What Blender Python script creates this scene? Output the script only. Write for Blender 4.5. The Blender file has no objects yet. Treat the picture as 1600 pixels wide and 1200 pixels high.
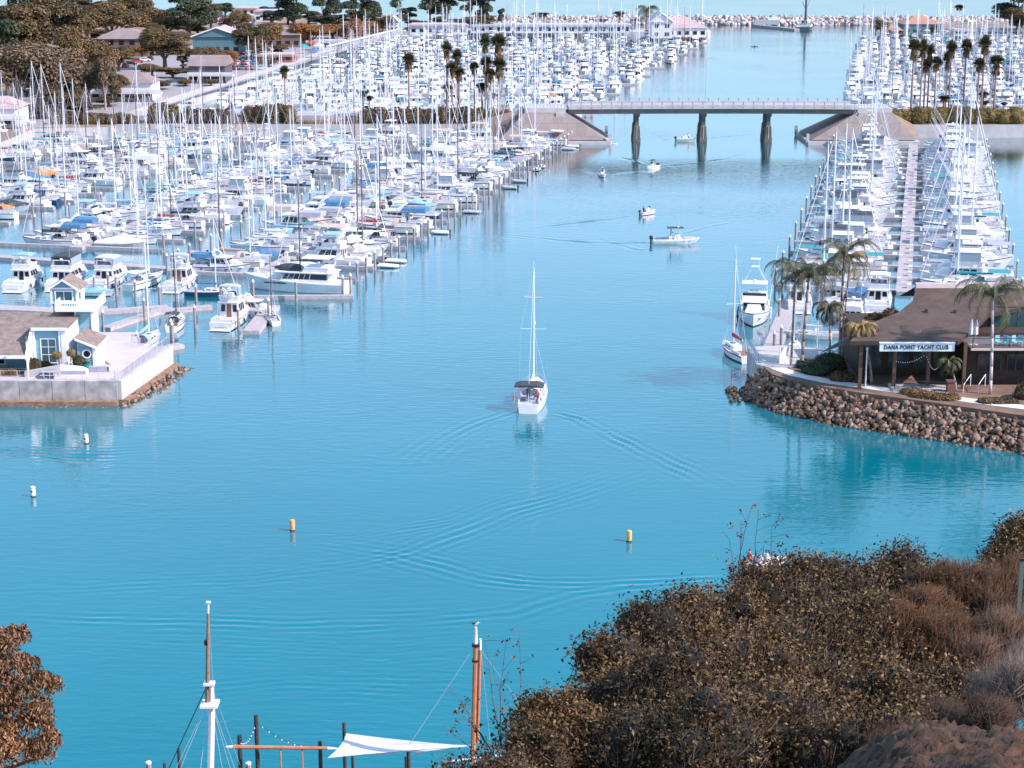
import bpy, math, random
import numpy as np
from mathutils import Vector, Matrix
R = math.radians; PI = math.pi
random.seed(7); rng = np.random.default_rng(7)
sc = bpy.context.scene
# ------------------------------------------------------------------ camera
PITCH = R(14.2); FP = 2900.0; H = 53.0
cd = bpy.data.cameras.new('camera'); cam = bpy.data.objects.new('camera', cd)
sc.collection.objects.link(cam); sc.camera = cam
cam.location = (0, 0, H); cam.rotation_euler = (PI/2-PITCH, 0, 0)
cd.sensor_width = 36; cd.lens = FP/1600*36; cd.clip_start = 0.5; cd.clip_end = 30000
# ------------------------------------------------------------------ light
SUN_EL, SUN_AZ = R(40), R(112)          # azimuth measured from +Y towards +X
w = bpy.data.worlds.new('World'); sc.world = w; w.use_nodes = True
nt = w.node_tree; bg = nt.nodes['Background']
sky = nt.nodes.new('ShaderNodeTexSky'); sky.sky_type = 'NISHITA'; sky.sun_disc = False
sky.sun_elevation = SUN_EL; sky.sun_rotation = SUN_AZ; sky.altitude = 50
sky.air_density = 1.0; sky.dust_density = 1.0; sky.ozone_density = 3.0
tint = nt.nodes.new('ShaderNodeMix'); tint.data_type = 'RGBA'; tint.blend_type = 'MULTIPLY'; tint.inputs[0].default_value = 1; tint.inputs[7].default_value = (1.0, 1.0, 1.04, 1)
nt.links.new(sky.outputs[0], tint.inputs[6]); 
veil = nt.nodes.new('ShaderNodeMix'); veil.data_type = 'RGBA'; veil.inputs[0].default_value = .5; veil.inputs[7].default_value = (2.05, 3.9, 5.6, 1)   # thin even marine veil over the blue
nt.links.new(tint.outputs[2], veil.inputs[6]); nt.links.new(veil.outputs[2], bg.inputs[0]); bg.inputs[1].default_value = 0.15
sl = bpy.data.lights.new('sun', 'SUN'); so = bpy.data.objects.new('sun', sl); sc.collection.objects.link(so)
sl.energy = 4.1; sl.angle = R(0.5); sl.color = (1.0, 0.92, 0.9)
sd = Vector((math.sin(SUN_AZ)*math.cos(SUN_EL), math.cos(SUN_AZ)*math.cos(SUN_EL), math.sin(SUN_EL)))
so.rotation_euler = sd.to_track_quat('Z', 'Y').to_euler(); so.location = (60, -20, 120)
sc.view_settings.view_transform = 'Standard'; sc.view_settings.look = 'None'
sc.view_settings.exposure = 0.72; sc.view_settings.gamma = 1
# ------------------------------------------------------------------ survey: sight lines of the viewpoint to places on the map
sp, cp = math.sin(PITCH), math.cos(PITCH)
def W(c, r, z=0.0):
    u = (c-800)/FP; v = (600-r)/FP; t = (z-H)/(v*cp-sp)
    return Vector((u*t, t*(cp+v*sp), z))
def P(c, r, y):
    u = (c-800)/FP; v = (600-r)/FP; t = y/(cp+v*sp)
    return Vector((u*t, y, H+t*(v*cp-sp)))
def proj(p):
    y, z = p[1], p[2]-H
    d = y*cp-z*sp
    return 800+FP*p[0]/d, 600-FP*(y*sp+z*cp)/d
# ------------------------------------------------------------------ materials
MC = {}
def mat(name, col, rough=.6, var=.0, vs=1.0, bump=0., bs=5., metal=0., leaf=None, alpha=None, brick=None, spec=.5, obj=False):
    if name in MC: return MC[name]
    m = bpy.data.materials.new(name); m.use_nodes = True; MC[name] = m
    n = m.node_tree; b = n.nodes['Principled BSDF']; L = n.links.new
    b.inputs['Roughness'].default_value = rough; b.inputs['Metallic'].default_value = metal
    b.inputs['Specular IOR Level'].default_value = spec
    c4 = (*col, 1); b.inputs['Base Color'].default_value = c4
    tc = n.nodes.new('ShaderNodeTexCoord')
    if leaf:
        g = n.nodes.new('ShaderNodeNewGeometry'); cr = n.nodes.new('ShaderNodeValToRGB')
        es = cr.color_ramp.elements; es[0].color = (*leaf[0], 1); es[1].color = (*leaf[-1], 1)
        for i, c in enumerate(leaf[1:-1]):
            e = es.new((i+1)/(len(leaf)-1)); e.color = (*c, 1)
        L(g.outputs['Random Per Island'], cr.inputs[0])
        no = n.nodes.new('ShaderNodeTexNoise'); no.inputs['Scale'].default_value = vs
        L(tc.outputs['Object'], no.inputs['Vector'])
        mx = n.nodes.new('ShaderNodeMix'); mx.data_type = 'RGBA'; mx.blend_type = 'MULTIPLY'; mx.inputs[0].default_value = 1
        r2 = n.nodes.new('ShaderNodeValToRGB'); r2.color_ramp.elements[0].position = .35; r2.color_ramp.elements[1].position = .65
        r2.color_ramp.elements[0].color = (1-var, 1-var, 1-var, 1); r2.color_ramp.elements[1].color = (1+var*.4, 1, 1-var*.3, 1)
        L(no.outputs[0], r2.inputs[0]); L(cr.outputs[0], mx.inputs[6]); L(r2.outputs[0], mx.inputs[7]); L(mx.outputs[2], b.inputs['Base Color'])
        b.inputs['Specular IOR Level'].default_value = .35
        return m
    if var > 0:
        no = n.nodes.new('ShaderNodeTexNoise'); no.inputs['Scale'].default_value = vs; no.inputs['Detail'].default_value = 6
        L(tc.outputs['Object'], no.inputs['Vector'])
        cr = n.nodes.new('ShaderNodeValToRGB'); es = cr.color_ramp.elements
        es[0].position = .32; es[1].position = .68
        es[0].color = tuple(c*(1-var) for c in col)+(1,); es[1].color = tuple(min(1, c*(1+var*.7)) for c in col)+(1,)
        L(no.outputs[0], cr.inputs[0]); L(cr.outputs[0], b.inputs['Base Color'])
    if brick:    # rows of shingles / siding / planks : (scale, row height, width, mortar, axis)
        bt = n.nodes.new('ShaderNodeTexBrick'); mp = n.nodes.new('ShaderNodeMapping')
        mp.inputs['Rotation'].default_value = brick[4]
        L(tc.outputs['Object'], mp.inputs[0]); L(mp.outputs[0], bt.inputs['Vector'])
        bt.inputs['Scale'].default_value = 1; bt.inputs['Row Height'].default_value = brick[1]; bt.inputs['Brick Width'].default_value = brick[2]
        bt.inputs['Mortar Size'].default_value = brick[3]
        bt.inputs['Color1'].default_value = tuple(c*1.15 for c in col)+(1,); bt.inputs['Color2'].default_value = tuple(c*.8 for c in col)+(1,)
        bt.inputs['Mortar'].default_value = tuple(c*.45 for c in col)+(1,)
        if var > 0:
            mx = n.nodes.new('ShaderNodeMix'); mx.data_type = 'RGBA'; mx.inputs[0].default_value = .5
            L(bt.outputs[0], mx.inputs[6]); L(cr.outputs[0], mx.inputs[7]); L(mx.outputs[2], b.inputs['Base Color'])
        else: L(bt.outputs[0], b.inputs['Base Color'])
    if bump > 0:
        no = n.nodes.new('ShaderNodeTexNoise'); no.inputs['Scale'].default_value = bs; no.inputs['Detail'].default_value = 5
        L(tc.outputs['Object'], no.inputs['Vector'])
        bp = n.nodes.new('ShaderNodeBump'); bp.inputs['Strength'].default_value = 1; bp.inputs['Distance'].default_value = bump
        L(no.outputs[0], bp.inputs['Height']); L(bp.outputs[0], b.inputs['Normal'])
    return m
WHITE = mat('white_gelcoat', (.74, .70, .735), .35, .1, .9)
CREAM = mat('cream_gelcoat', (.62, .56, .55), .4, .08, 1.5)
DECK = mat('pale_deck', (.55, .51, .53), .7, .12, 3)
NAVY = mat('navy_paint', (.02, .05, .12), .35)
BLUEC = mat('blue_canvas', (.06, .17, .32), .85, .15, 3)
LBLUE = mat('light_blue_canvas', (.25, .44, .56), .85, .15, 3)
TEAL = mat('teal_canvas', (.03, .25, .28), .85, .15, 3)
TAN = mat('tan_canvas', (.5, .4, .36), .85, .12, 3)
DARKC = mat('charcoal_canvas', (.045, .05, .06), .85, .2, 3)
REDC = mat('red_canvas', (.45, .05, .05), .8, .15, 3)
ORNG = mat('orange_cover', (.75, .25, .04), .7, .1, 3)
GREYC = mat('grey_canvas', (.36, .36, .42), .85, .15, 3)
WCAN = mat('white_canvas', (.68, .64, .69), .8, .08, 3)
GLASS = mat('dark_glass', (.015, .02, .025), .08)
ALU = mat('anodised_mast', (.66, .64, .70), .35)
ALUD = mat('dark_mast', (.12, .07, .06), .5)
WIRE = mat('rigging_wire', (.6, .6, .66), .5)
STEEL = mat('stainless_rail', (.6, .6, .65), .25, metal=.6)
BOTTOM = mat('antifouling', (.05, .06, .09), .8)
BLACK = mat('black_rubber', (.015, .015, .018), .5)
TEAK = mat('teak_trim', (.27, .12, .06), .6, .2, 4)
SKIN = mat('skin', (.5, .27, .19), .6)
CANV = {'white': WCAN, 'blue': BLUEC, 'light blue': LBLUE, 'teal': TEAL, 'tan': TAN, 'charcoal': DARKC, 'red': REDC, 'grey': GREYC, 'orange': ORNG}
CONC = mat('concrete', (.42, .37, .38), .85, .2, .6, .01, 8)
CONCL = mat('light_concrete', (.47, .42, .43), .85, .14, .5, .01, 8)
PLANK = mat('dock_planks', (.40, .34, .36), .85, .2, 2)
WOODP = mat('weathered_pile', (.3, .25, .25), .85, .25, 3)
PILET = mat('pile_cap', (.78, .75, .8), .6)
BARK = mat('bark', (.16, .1, .075), .9, .3, 4, .02, 12)
PBARK = mat('pale_bark', (.38, .27, .24), .9, .3, 3, .02, 12)
ASPH = mat('asphalt', (.30, .26, .28), .9, .12, .3)
# ------------------------------------------------------------------ mesh builder
class MB:
    def __init__(s): s.v = []; s.f = []; s.m = []; s.mats = []
    def mi(s, m):
        if m not in s.mats: s.mats.append(m)
        return s.mats.index(m)
    def add(s, vs, fs, m):
        o = len(s.v); s.v += [tuple(p) for p in vs]; i = s.mi(m)
        for f in fs: s.f.append([o+k for k in f]); s.m.append(i)
    def box(s, c, d, m, rz=0, taper=1.0, ry=0):
        x, y, z = d[0]/2, d[1]/2, d[2]/2; vs = []
        M = Matrix.Translation(c) @ Matrix.Rotation(rz, 4, 'Z') @ Matrix.Rotation(ry, 4, 'Y')
        for sz, t in ((-1, 1), (1, taper)):
            for sx, sy in ((-1, -1), (1, -1), (1, 1), (-1, 1)): vs.append(M @ Vector((sx*x*t, sy*y*t, sz*z)))
        s.add(vs, [(0, 3, 2, 1), (4, 5, 6, 7), (0, 1, 5, 4), (1, 2, 6, 5), (2, 3, 7, 6), (3, 0, 4, 7)], m)
    def hexa(s, vs, m, skip=()):
        fs = [(0, 3, 2, 1), (4, 5, 6, 7), (0, 1, 5, 4), (1, 2, 6, 5), (2, 3, 7, 6), (3, 0, 4, 7)]
        s.add(vs, [f for i, f in enumerate(fs) if i not in skip], m)
    def tube(s, a, b, r0, m, r1=None, n=6):
        a = Vector(a); b = Vector(b); r1 = r0 if r1 is None else r1
        d = (b-a); q = d.to_track_quat('Z', 'Y') if d.length > 1e-6 else Matrix.Identity(3).to_quaternion()
        vs = []
        for p, r in ((a, r0), (b, r1)):
            for k in range(n): vs.append(p + q @ Vector((r*math.cos(2*PI*k/n), r*math.sin(2*PI*k/n), 0)))
        fs = [(k, (k+1) % n, n+(k+1) % n, n+k) for k in range(n)]+[tuple(range(n-1, -1, -1)), tuple(range(n, 2*n))]
        s.add(vs, fs, m)
    def line(s, pts, r, m, n=4):
        for a, b in zip(pts, pts[1:]): s.tube(a, b, r, m, n=n)
    def lathe(s, c, prof, m, n=10):
        vs = []
        for r, z in prof:
            for k in range(n): vs.append((c[0]+r*math.cos(2*PI*k/n), c[1]+r*math.sin(2*PI*k/n), c[2]+z))
        fs = []
        for i in range(len(prof)-1):
            for k in range(n): fs.append((i*n+k, i*n+(k+1) % n, (i+1)*n+(k+1) % n, (i+1)*n+k))
        fs += [tuple(range(n-1, -1, -1)), tuple(range((len(prof)-1)*n, len(prof)*n))]
        s.add(vs, fs, m)
    def loft(s, rings, ms, cap0=None, cap1=None, closed=True):
        n = len(rings[0]); o = len(s.v)
        for r in rings: s.v += [tuple(p) for p in r]
        K = n if closed else n-1
        for i in range(len(rings)-1):
            for k in range(K):
                m = ms[k] if isinstance(ms, (list, tuple)) else ms
                s.f.append([o+i*n+k, o+(i+1)*n+k, o+(i+1)*n+(k+1) % n, o+i*n+(k+1) % n]); s.m.append(s.mi(m))
        if cap0: s.f.append([o+k for k in range(n)]); s.m.append(s.mi(cap0))
        if cap1: s.f.append([o+(len(rings)-1)*n+k for k in range(n-1, -1, -1)]); s.m.append(s.mi(cap1))
    def prism(s, poly, z0, z1, m, side=None):
        n = len(poly); a = sum(poly[i][0]*poly[(i+1) % n][1]-poly[(i+1) % n][0]*poly[i][1] for i in range(n))
        if a < 0: poly = poly[::-1]
        zz = lambda p, z: (p[0], p[1], z)
        s.add([zz(p, z1) for p in poly], [tuple(range(n))], m)
        s.add([zz(p, z0) for p in poly]+[zz(p, z1) for p in poly], [(k, (k+1) % n, n+(k+1) % n, n+k) for k in range(n)], side or m)
    def panel(s, q, u0, u1, v0, v1, off, m):   # rectangle on the quad q, set proud by off
        q = [Vector(p) for p in q]; nn = (q[1]-q[0]).cross(q[3]-q[0]).normalized()*off
        f = lambda u, v: (q[0]*(1-u)*(1-v)+q[1]*u*(1-v)+q[2]*u*v+q[3]*(1-u)*v)+nn
        s.add([f(u0, v0), f(u1, v0), f(u1, v1), f(u0, v1)], [(0, 1, 2, 3)], m)
    def build(s, name, parent=None, smooth=False):
        me = bpy.data.meshes.new(name); me.from_pydata(s.v, [], s.f)
        for m in s.mats: me.materials.append(m)
        me.polygons.foreach_set('material_index', s.m)
        if smooth: me.polygons.foreach_set('use_smooth', [True]*len(s.f))
        me.update(); return link(name, me, parent)
def link(name, me, parent=None):
    o = bpy.data.objects.new(name, me); sc.collection.objects.link(o)
    if parent: o.parent = parent; KIDS.setdefault(parent.name, []).append(o)
    return o
KIDS = {}
def tag(o, label=None, cat=None, group=None, kind=None):
    if label: o['label'] = label
    if cat: o['category'] = cat
    if group: o['group'] = group
    if kind: o['kind'] = kind
    return o
def thing(name, label, cat, loc=(0, 0, 0), rz=0, group=None):
    o = bpy.data.objects.new(name, None); sc.collection.objects.link(o); o.empty_display_size = .3
    o.location = loc; o.rotation_euler = (0, 0, rz); return tag(o, label, cat, group)
def dup(root, loc, rz=0, label=None, group=None, scale=None, parts=True, only=None):
    r = root.copy(); sc.collection.objects.link(r); r.location = loc; r.rotation_euler = (0, 0, rz)
    if scale: r.scale = scale if not isinstance(scale, (int, float)) else (scale,)*3
    if label: r['label'] = label
    if group: r['group'] = group
    def rec(src, dst):
        for ch in KIDS.get(src.name, []):
            if only and ch.name.split('.')[0] not in only: continue
            c = ch.copy(); sc.collection.objects.link(c); c.parent = dst
            KIDS.setdefault(dst.name, []).append(c); rec(ch, c)
    rec(root, r); return r
def purge(root):
    for c in KIDS.get(root.name, []): purge(c)
    bpy.data.objects.remove(root)
def npmesh(name, V, F, mats, mi=None, smooth=False, parent=None):
    V = np.asarray(V, dtype=np.float32); F = np.asarray(F, dtype=np.int32); k = F.shape[1]
    me = bpy.data.meshes.new(name); me.vertices.add(len(V)); me.vertices.foreach_set('co', V.ravel())
    me.loops.add(F.size); me.loops.foreach_set('vertex_index', F.ravel())
    me.polygons.add(len(F)); me.polygons.foreach_set('loop_start', np.arange(0, F.size, k, dtype=np.int32))
    try: me.polygons.foreach_set('loop_total', np.full(len(F), k, dtype=np.int32))
    except Exception: pass
    if smooth: me.polygons.foreach_set('use_smooth', np.ones(len(F), dtype=bool))
    for m in mats: me.materials.append(m)
    if mi is not None: me.polygons.foreach_set('material_index', np.asarray(mi, dtype=np.int32))
    me.update(calc_edges=True); me.validate()
    return link(name, me, parent)
def ordn(n): return '%d%s' % (n, 'th' if 10 <= n % 100 <= 20 else {1: 'st', 2: 'nd', 3: 'rd'}.get(n % 10, 'th'))
# ------------------------------------------------------------------ foliage tools
def leaves(Pts, N, size, asp=.5, droop=0.):
    n = len(Pts); N = N/np.linalg.norm(N, axis=1, keepdims=True)
    a = rng.normal(size=(n, 3)); t = np.cross(N, a); t /= np.linalg.norm(t, axis=1, keepdims=True)+1e-9
    if droop: t[:, 2] -= droop; t /= np.linalg.norm(t, axis=1, keepdims=True)
    b = np.cross(N, t); b /= np.linalg.norm(b, axis=1, keepdims=True)+1e-9
    s = (size*(.6+.8*rng.random(n)))[:, None]
    V = np.stack([Pts-t*s*.5, Pts+b*s*asp*.5+N*s*.06, Pts+t*s*.5, Pts-b*s*asp*.5+N*s*.06], 1).reshape(-1, 3)
    F = np.arange(4*n).reshape(-1, 4); return V, F
def lobe_points(lobes, n, jitter=.18, up=.35):
    L = np.array(lobes, float); area = (L[:, 3]*L[:, 4]+L[:, 3]*L[:, 5]+L[:, 4]*L[:, 5]); pr = area/area.sum()
    idx = rng.choice(len(L), n, p=pr); d = rng.normal(size=(n, 3)); d /= np.linalg.norm(d, axis=1, keepdims=True)
    d[:, 2] = np.where(d[:, 2] < -.35, -d[:, 2], d[:, 2])
    rr = 1-np.abs(rng.normal(size=n))*jitter+.05*rng.normal(size=n)
    p = L[idx, :3]+d*L[idx, 3:6]*rr[:, None]
    keep = np.ones(n, bool)
    for j in range(len(L)):
        q = (p-L[j, :3])/L[j, 3:6]; keep &= ~((np.linalg.norm(q, axis=1) < .72) & (idx != j))
    nn = d/L[idx, 3:6]; nn /= np.linalg.norm(nn, axis=1, keepdims=True)
    nn = nn+rng.normal(size=(n, 3))*.45; nn[:, 2] += up
    return p[keep], nn[keep]
ICO_V = []; 
def ico(sub=1):
    import bmesh
    bm = bmesh.new(); bmesh.ops.create_icosphere(bm, subdivisions=sub, radius=1)
    V = np.array([v.co[:] for v in bm.verts]); F = np.array([[v.index for v in f.verts] for f in bm.faces]); bm.free(); return V, F
I1 = ico(1); I2 = ico(2); I3 = ico(3)
def blobs(lobes, k=.8, noise=.12, base=I2):
    Vs = []; Fs = []; o = 0
    for l in lobes:
        V = base[0]*np.array(l[3:6])*k*(1+noise*rng.normal(size=(len(base[0]), 1)))+np.array(l[:3])
        Vs.append(V); Fs.append(base[1]+o); o += len(V)
    return np.concatenate(Vs), np.concatenate(Fs)
def rock_mesh(V0=I1):
    V = I1[0]*(1+.2*rng.normal(size=(42, 1))) if len(V0[0]) == 42 else V0[0]*(1+.13*rng.normal(size=(len(V0[0]), 1)))
    for _ in range(4):     # cut facets
        n = rng.normal(size=3); n /= np.linalg.norm(n); d = V@n; lim = .3+.35*rng.random()
        V -= np.outer(np.maximum(0, d-lim), n)
    return V/np.abs(V).max()*(1+.05*rng.normal(size=(len(V), 1)))*np.array([1.05, .85, .62+.25*rng.random()])
def rotz(V, a):
    c, s = math.cos(a), math.sin(a); return V@np.array([[c, s, 0], [-s, c, 0], [0, 0, 1]])
def rrot(V):
    q = rng.normal(size=4); q /= np.linalg.norm(q); a, b, c, d = q
    M = np.array([[a*a+b*b-c*c-d*d, 2*(b*c-a*d), 2*(b*d+a*c)], [2*(b*c+a*d), a*a-b*b+c*c-d*d, 2*(c*d-a*b)], [2*(b*d-a*c), 2*(c*d+a*b), a*a-b*b-c*c+d*d]])
    return V@M
# ================================================================== WATER
def wmat():
    m = bpy.data.materials.new('harbour_water'); m.use_nodes = True; n = m.node_tree; L = n.links.new
    b = n.nodes['Principled BSDF']; b.inputs['Roughness'].default_value = .05; b.inputs['IOR'].default_value = 1.6
    b.inputs['Specular IOR Level'].default_value = .5
    g = n.nodes.new('ShaderNodeNewGeometry')
    def noise(scale, stretch, rot, detail=2, rough=.5):
        mp = n.nodes.new('ShaderNodeMapping'); mp.inputs['Scale'].default_value = stretch; mp.inputs['Rotation'].default_value = (0, 0, rot)
        t = n.nodes.new('ShaderNodeTexNoise'); t.inputs['Scale'].default_value = scale; t.inputs['Detail'].default_value = detail; t.inputs['Roughness'].default_value = rough
        L(g.outputs['Position'], mp.inputs[0]); L(mp.outputs[0], t.inputs[0]); return t.outputs[0]
    def math_(op, a, bb):
        x = n.nodes.new('ShaderNodeMath'); x.operation = op
        for i, q in enumerate((a, bb)):
            if isinstance(q, (int, float)): x.inputs[i].default_value = q
            else: L(q, x.inputs[i])
        return x.outputs[0]
    big = noise(.02, (1, 1, 1), 0, 3)
    rip = noise(1.15, (.3, 1, 1), R(5), 2)
    rip2 = noise(2.2, (.35, 1, 1), R(-9), 2)
    fine = noise(4.5, (.5, 1, 1), 0, 2)
    patch = noise(.035, (.6, 1, 1), R(20), 2)
    pr = n.nodes.new('ShaderNodeMapRange'); pr.inputs[1].default_value = .35; pr.inputs[2].default_value = .7; pr.inputs[3].default_value = .35; pr.inputs[4].default_value = 1.5
    L(patch, pr.inputs[0])
    hh = math_('ADD', math_('MULTIPLY', rip, .034), math_('MULTIPLY', rip2, .016))
    hh = math_('MULTIPLY', hh, pr.outputs[0]); hh = math_('ADD', hh, math_('MULTIPLY', fine, .006))
    bp = n.nodes.new('ShaderNodeBump'); bp.inputs['Strength'].default_value = 1; bp.inputs['Distance'].default_value = 1
    L(hh, bp.inputs['Height']); L(bp.outputs[0], b.inputs['Normal'])
    b.inputs['Specular IOR Level'].default_value = 0; b.inputs['Roughness'].default_value = .6
    gl = n.nodes.new('ShaderNodeBsdfGlossy'); gl.inputs['Roughness'].default_value = .06; L(bp.outputs[0], gl.inputs['Normal'])
    fr = n.nodes.new('ShaderNodeFresnel'); fr.inputs['IOR'].default_value = 1.34; L(bp.outputs[0], fr.inputs['Normal'])
    mr = n.nodes.new('ShaderNodeMapRange'); mr.inputs[1].default_value = .04; mr.inputs[2].default_value = .42; mr.inputs[3].default_value = .03; mr.inputs[4].default_value = .92; L(fr.outputs[0], mr.inputs[0])
    ms = n.nodes.new('ShaderNodeMixShader'); L(mr.outputs[0], ms.inputs[0]); L(b.outputs[0], ms.inputs[1]); L(gl.outputs[0], ms.inputs[2]); L(ms.outputs[0], n.nodes['Material Output'].inputs['Surface'])
    cr = n.nodes.new('ShaderNodeValToRGB'); cr.color_ramp.elements[0].color = (.0, .14, .19, 1); cr.color_ramp.elements[1].color = (.0, .17, .225, 1)
    cr.color_ramp.elements[0].position = .3; cr.color_ramp.elements[1].position = .7
    L(big, cr.inputs[0]); L(cr.outputs[0], b.inputs['Base Color'])
    return m
WATER = wmat()
def spaced(lo, hi, a, b, st, lo2, hi2, st2):
    return sorted(set([round(v, 3) for v in list(np.arange(lo, a, st2)) + list(np.arange(a, b, st)) + list(np.arange(b, hi, st2))] + [lo2, hi2]))
xs = np.array([-4000, -1500, -500, -200, -120, -90]+list(np.arange(-62, -30, .8))+list(np.arange(-30, 34, .36))+list(np.arange(34, 75, .8))+[90, 140, 250, 600, 2000, 5000])
ys = np.array([-200, 40, 80]+list(np.arange(96, 215, .26))+list(np.arange(215, 330, .5))+list(np.arange(330, 470, .8))+[500, 560, 700, 900, 1200, 2000, 5000, 14000])
X, Y = np.meshgrid(xs, ys); Z = np.zeros_like(X)
def wake(pts, A, lam, wd, ph=0., side=0, t0=.05, t1=.6):
    pts = [W(*p)[:2] for p in pts]; P_ = np.array(pts); seg = np.linalg.norm(np.diff(P_, axis=0), axis=1); tot = seg.sum()
    bx0, bx1 = P_[:, 0].min()-5*wd, P_[:, 0].max()+5*wd; by0, by1 = P_[:, 1].min()-5*wd, P_[:, 1].max()+5*wd
    msk = (X > bx0) & (X < bx1) & (Y > by0) & (Y < by1); x = X[msk]; y = Y[msk]
    best = np.full(x.shape, 1e9); sd_ = np.zeros(x.shape); sl_ = np.zeros(x.shape); acc = 0
    for i in range(len(P_)-1):
        a, d = P_[i], P_[i+1]-P_[i]; l = seg[i]; d = d/l
        t = np.clip((x-a[0])*d[0]+(y-a[1])*d[1], 0, l); qx = x-a[0]-t*d[0]; qy = y-a[1]-t*d[1]; dist = np.hypot(qx, qy)
        s = np.sign(d[0]*qy-d[1]*qx)*dist; u = dist < best; best[u] = dist[u]; sd_[u] = s[u]; sl_[u] = (acc+t[u])/tot; acc += l
    tap = np.clip(sl_/t0, 0, 1)*np.clip((1-sl_)/(1-t1), 0, 1)
    ph_s = 1.0 if P_[-1, 0] > P_[0, 0] else -1.0
    wob = .8*np.sin(x*.45+y*.3)+.45*np.sin(x*1.1-y*.7+1)+.5*np.sin(x*.17-y*.21)
    tap = tap*(.62+.38*np.sin(x*.31+y*.17+A*90)*np.sin(x*.83-y*.23))
    wd = wd*(.45+.9*sl_)
    Z[msk] += A*tap*np.exp(-((sd_-side*wd)/wd)**2)*(lambda f: np.sin(f)+.4*np.sin(2*f)+.15*np.sin(3*f))(2*PI*ph_s*sd_/lam+ph+wob)
wake([(860, 642), (905, 655), (960, 682), (1050, 725), (1140, 768)], .085, 1.1, 2.0)
wake([(806, 642), (760, 658), (700, 686), (660, 715), (640, 760)], .085, 1.1, 2.4)
wake([(1130, 903), (1000, 910), (850, 913), (760, 905), (620, 868), (480, 848)], .062, 1.1, 2.2, t1=.7)
wake([(1130, 903), (1000, 916), (900, 928), (800, 960), (500, 972)], .035, 1.3, 2., t1=.7)
wake([(380, 900), (520, 884), (640, 862), (800, 800), (930, 762), (1020, 730)], .055, 1.1, 3.0, t0=.35)
wake([(430, 850), (560, 840), (700, 815), (820, 775), (930, 745)], .03, .9, 2.5, t0=.35)
wake([(-40, 962), (200, 970), (420, 976), (640, 972), (880, 950)], .045, 1.1, 2.2, t0=.2)
wake([(-40, 925), (200, 915), (400, 905), (560, 890)], .022, 1.0, 2.4, t0=.2)
wake([(-40, 705), (80, 708), (170, 712), (240, 705)], .07, 1.1, 2.5, t0=.2)
wake([(200, 1090), (450, 1070), (700, 1075), (880, 1100)], .03, .9, 3.5, t0=.3)
wake([(60, 1000), (300, 1010), (600, 1020), (860, 1000)], .025, .8, 4, t0=.3)
wake([(1022, 379), (960, 380), (900, 377), (780, 366)], .09, 2.2, 1.4, t1=.5)
wake([(1035, 371), (1120, 352), (1200, 331), (1290, 315)], .06, 2.0, 1.6, t1=.5)
wake([(1003, 335), (950, 343), (900, 348), (830, 357)], .08, 2.2, 1.6)
wake([(1090, 382), (1000, 392), (930, 372)], .05, 2.0, 1.6)
wake([(935, 275), (920, 270), (900, 262)], .08, 2.2, 1.2); wake([(948, 274), (990, 269), (1050, 266)], .07, 2.2, 1.2)
wake([(1030, 260), (1100, 254), (1150, 243), (1220, 232)], .08, 2.4, 1.5); wake([(1008, 258), (985, 250), (960, 243)], .07, 2.4, 1.5)
wake([(1060, 219), (1040, 218), (1020, 210), (1005, 203)], .09, 2.4, 1.5); wake([(1085, 217), (1150, 212), (1220, 205)], .08, 2.4, 1.5)
V = np.stack([X, Y, Z], -1).reshape(-1, 3); nx = len(xs); ny = len(ys)
i = np.arange(nx-1)[None, :]+np.arange(ny-1)[:, None]*nx; F = np.stack([i, i+1, i+nx+1, i+nx], -1).reshape(-1, 4)
tag(npmesh('harbour_water', V, F, [WATER], smooth=True), kind='structure')
# ================================================================== LAND
SOIL = mat('brown_soil', (.2, .12, .09), .95, .35, .4, .05, 3)
GRASSY = mat('dry_ground', (.24, .17, .12), .95, .3, .1, .02, 3)
PAVE = mat('pink_paving', (.5, .42, .44), .9, .1, .4)
ROADM = mat('road_surface', (.38, .34, .37), .9, .1, .2)
ROCKM = mat('riprap_stone', (.2, .115, .078), .9, .35, 1.2, .03, 6)
def land(name, poly, z0, z1, m, side=None):
    b = MB(); b.prism(poly, z0, z1, m, side or m); return tag(b.build(name), kind='structure')
land('west_shore_land', [(-97, 470), (-91, 531), (-50, 835), (-58, 970), (-520, 970), (-520, 300), (-116, 396), (-115, 448), (-97, 452)], -2, 3.0, GRASSY, CONCL)
land('causeway_land', [(-97, 456), (0, 456), (14, 458), (16, 474), (-30, 478), (-97, 478)], -2, 3.2, SOIL, CONCL)
land('causeway_land', [(92, 455), (260, 455), (260, 480), (86, 476)], -2, 3.2, SOIL, CONCL)
land('causeway_road', [(-97, 465), (-10, 465), (0, 476), (-97, 476)], 3.25, 4.4, ROADM)
land('causeway_road', [(100, 463), (260, 463), (260, 474), (100, 474)], 3.25, 4.8, ROADM)
land('harbour_mole', [(-54, 832), (86, 828), (88, 836), (88, 850), (-56, 858)], -2, 3.0, CONCL)
land('east_mole', [(160, 826), (300, 822), (300, 905), (176, 905)], -2, 3.0, GRASSY, CONCL)
b = MB()   # promenade along the west basin
for off, wd, z, m in ((0, 4.5, 3.06, PAVE),):
    p = [(-97, 470), (-91, 531), (-50, 835)]
    b.prism([(x-off, y) for x, y in p]+[(x-off-wd, y) for x, y in p[::-1]], 3.01, z, m)
tag(b.build('promenade'), kind='structure')
b = MB(); b.prism([(-118, 440), (-116, 448), (-96, 470), (-90, 531), (-50, 800), (-62, 800), (-112, 531), (-128, 480)], 3.005, 3.03, ASPH)
for k in range(14): pass
b.prism([(-150, 520), (-100, 530), (-62, 800), (-120, 800)], 3.002, 3.012, ASPH)
tag(b.build('car_park'), kind='structure')
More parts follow.
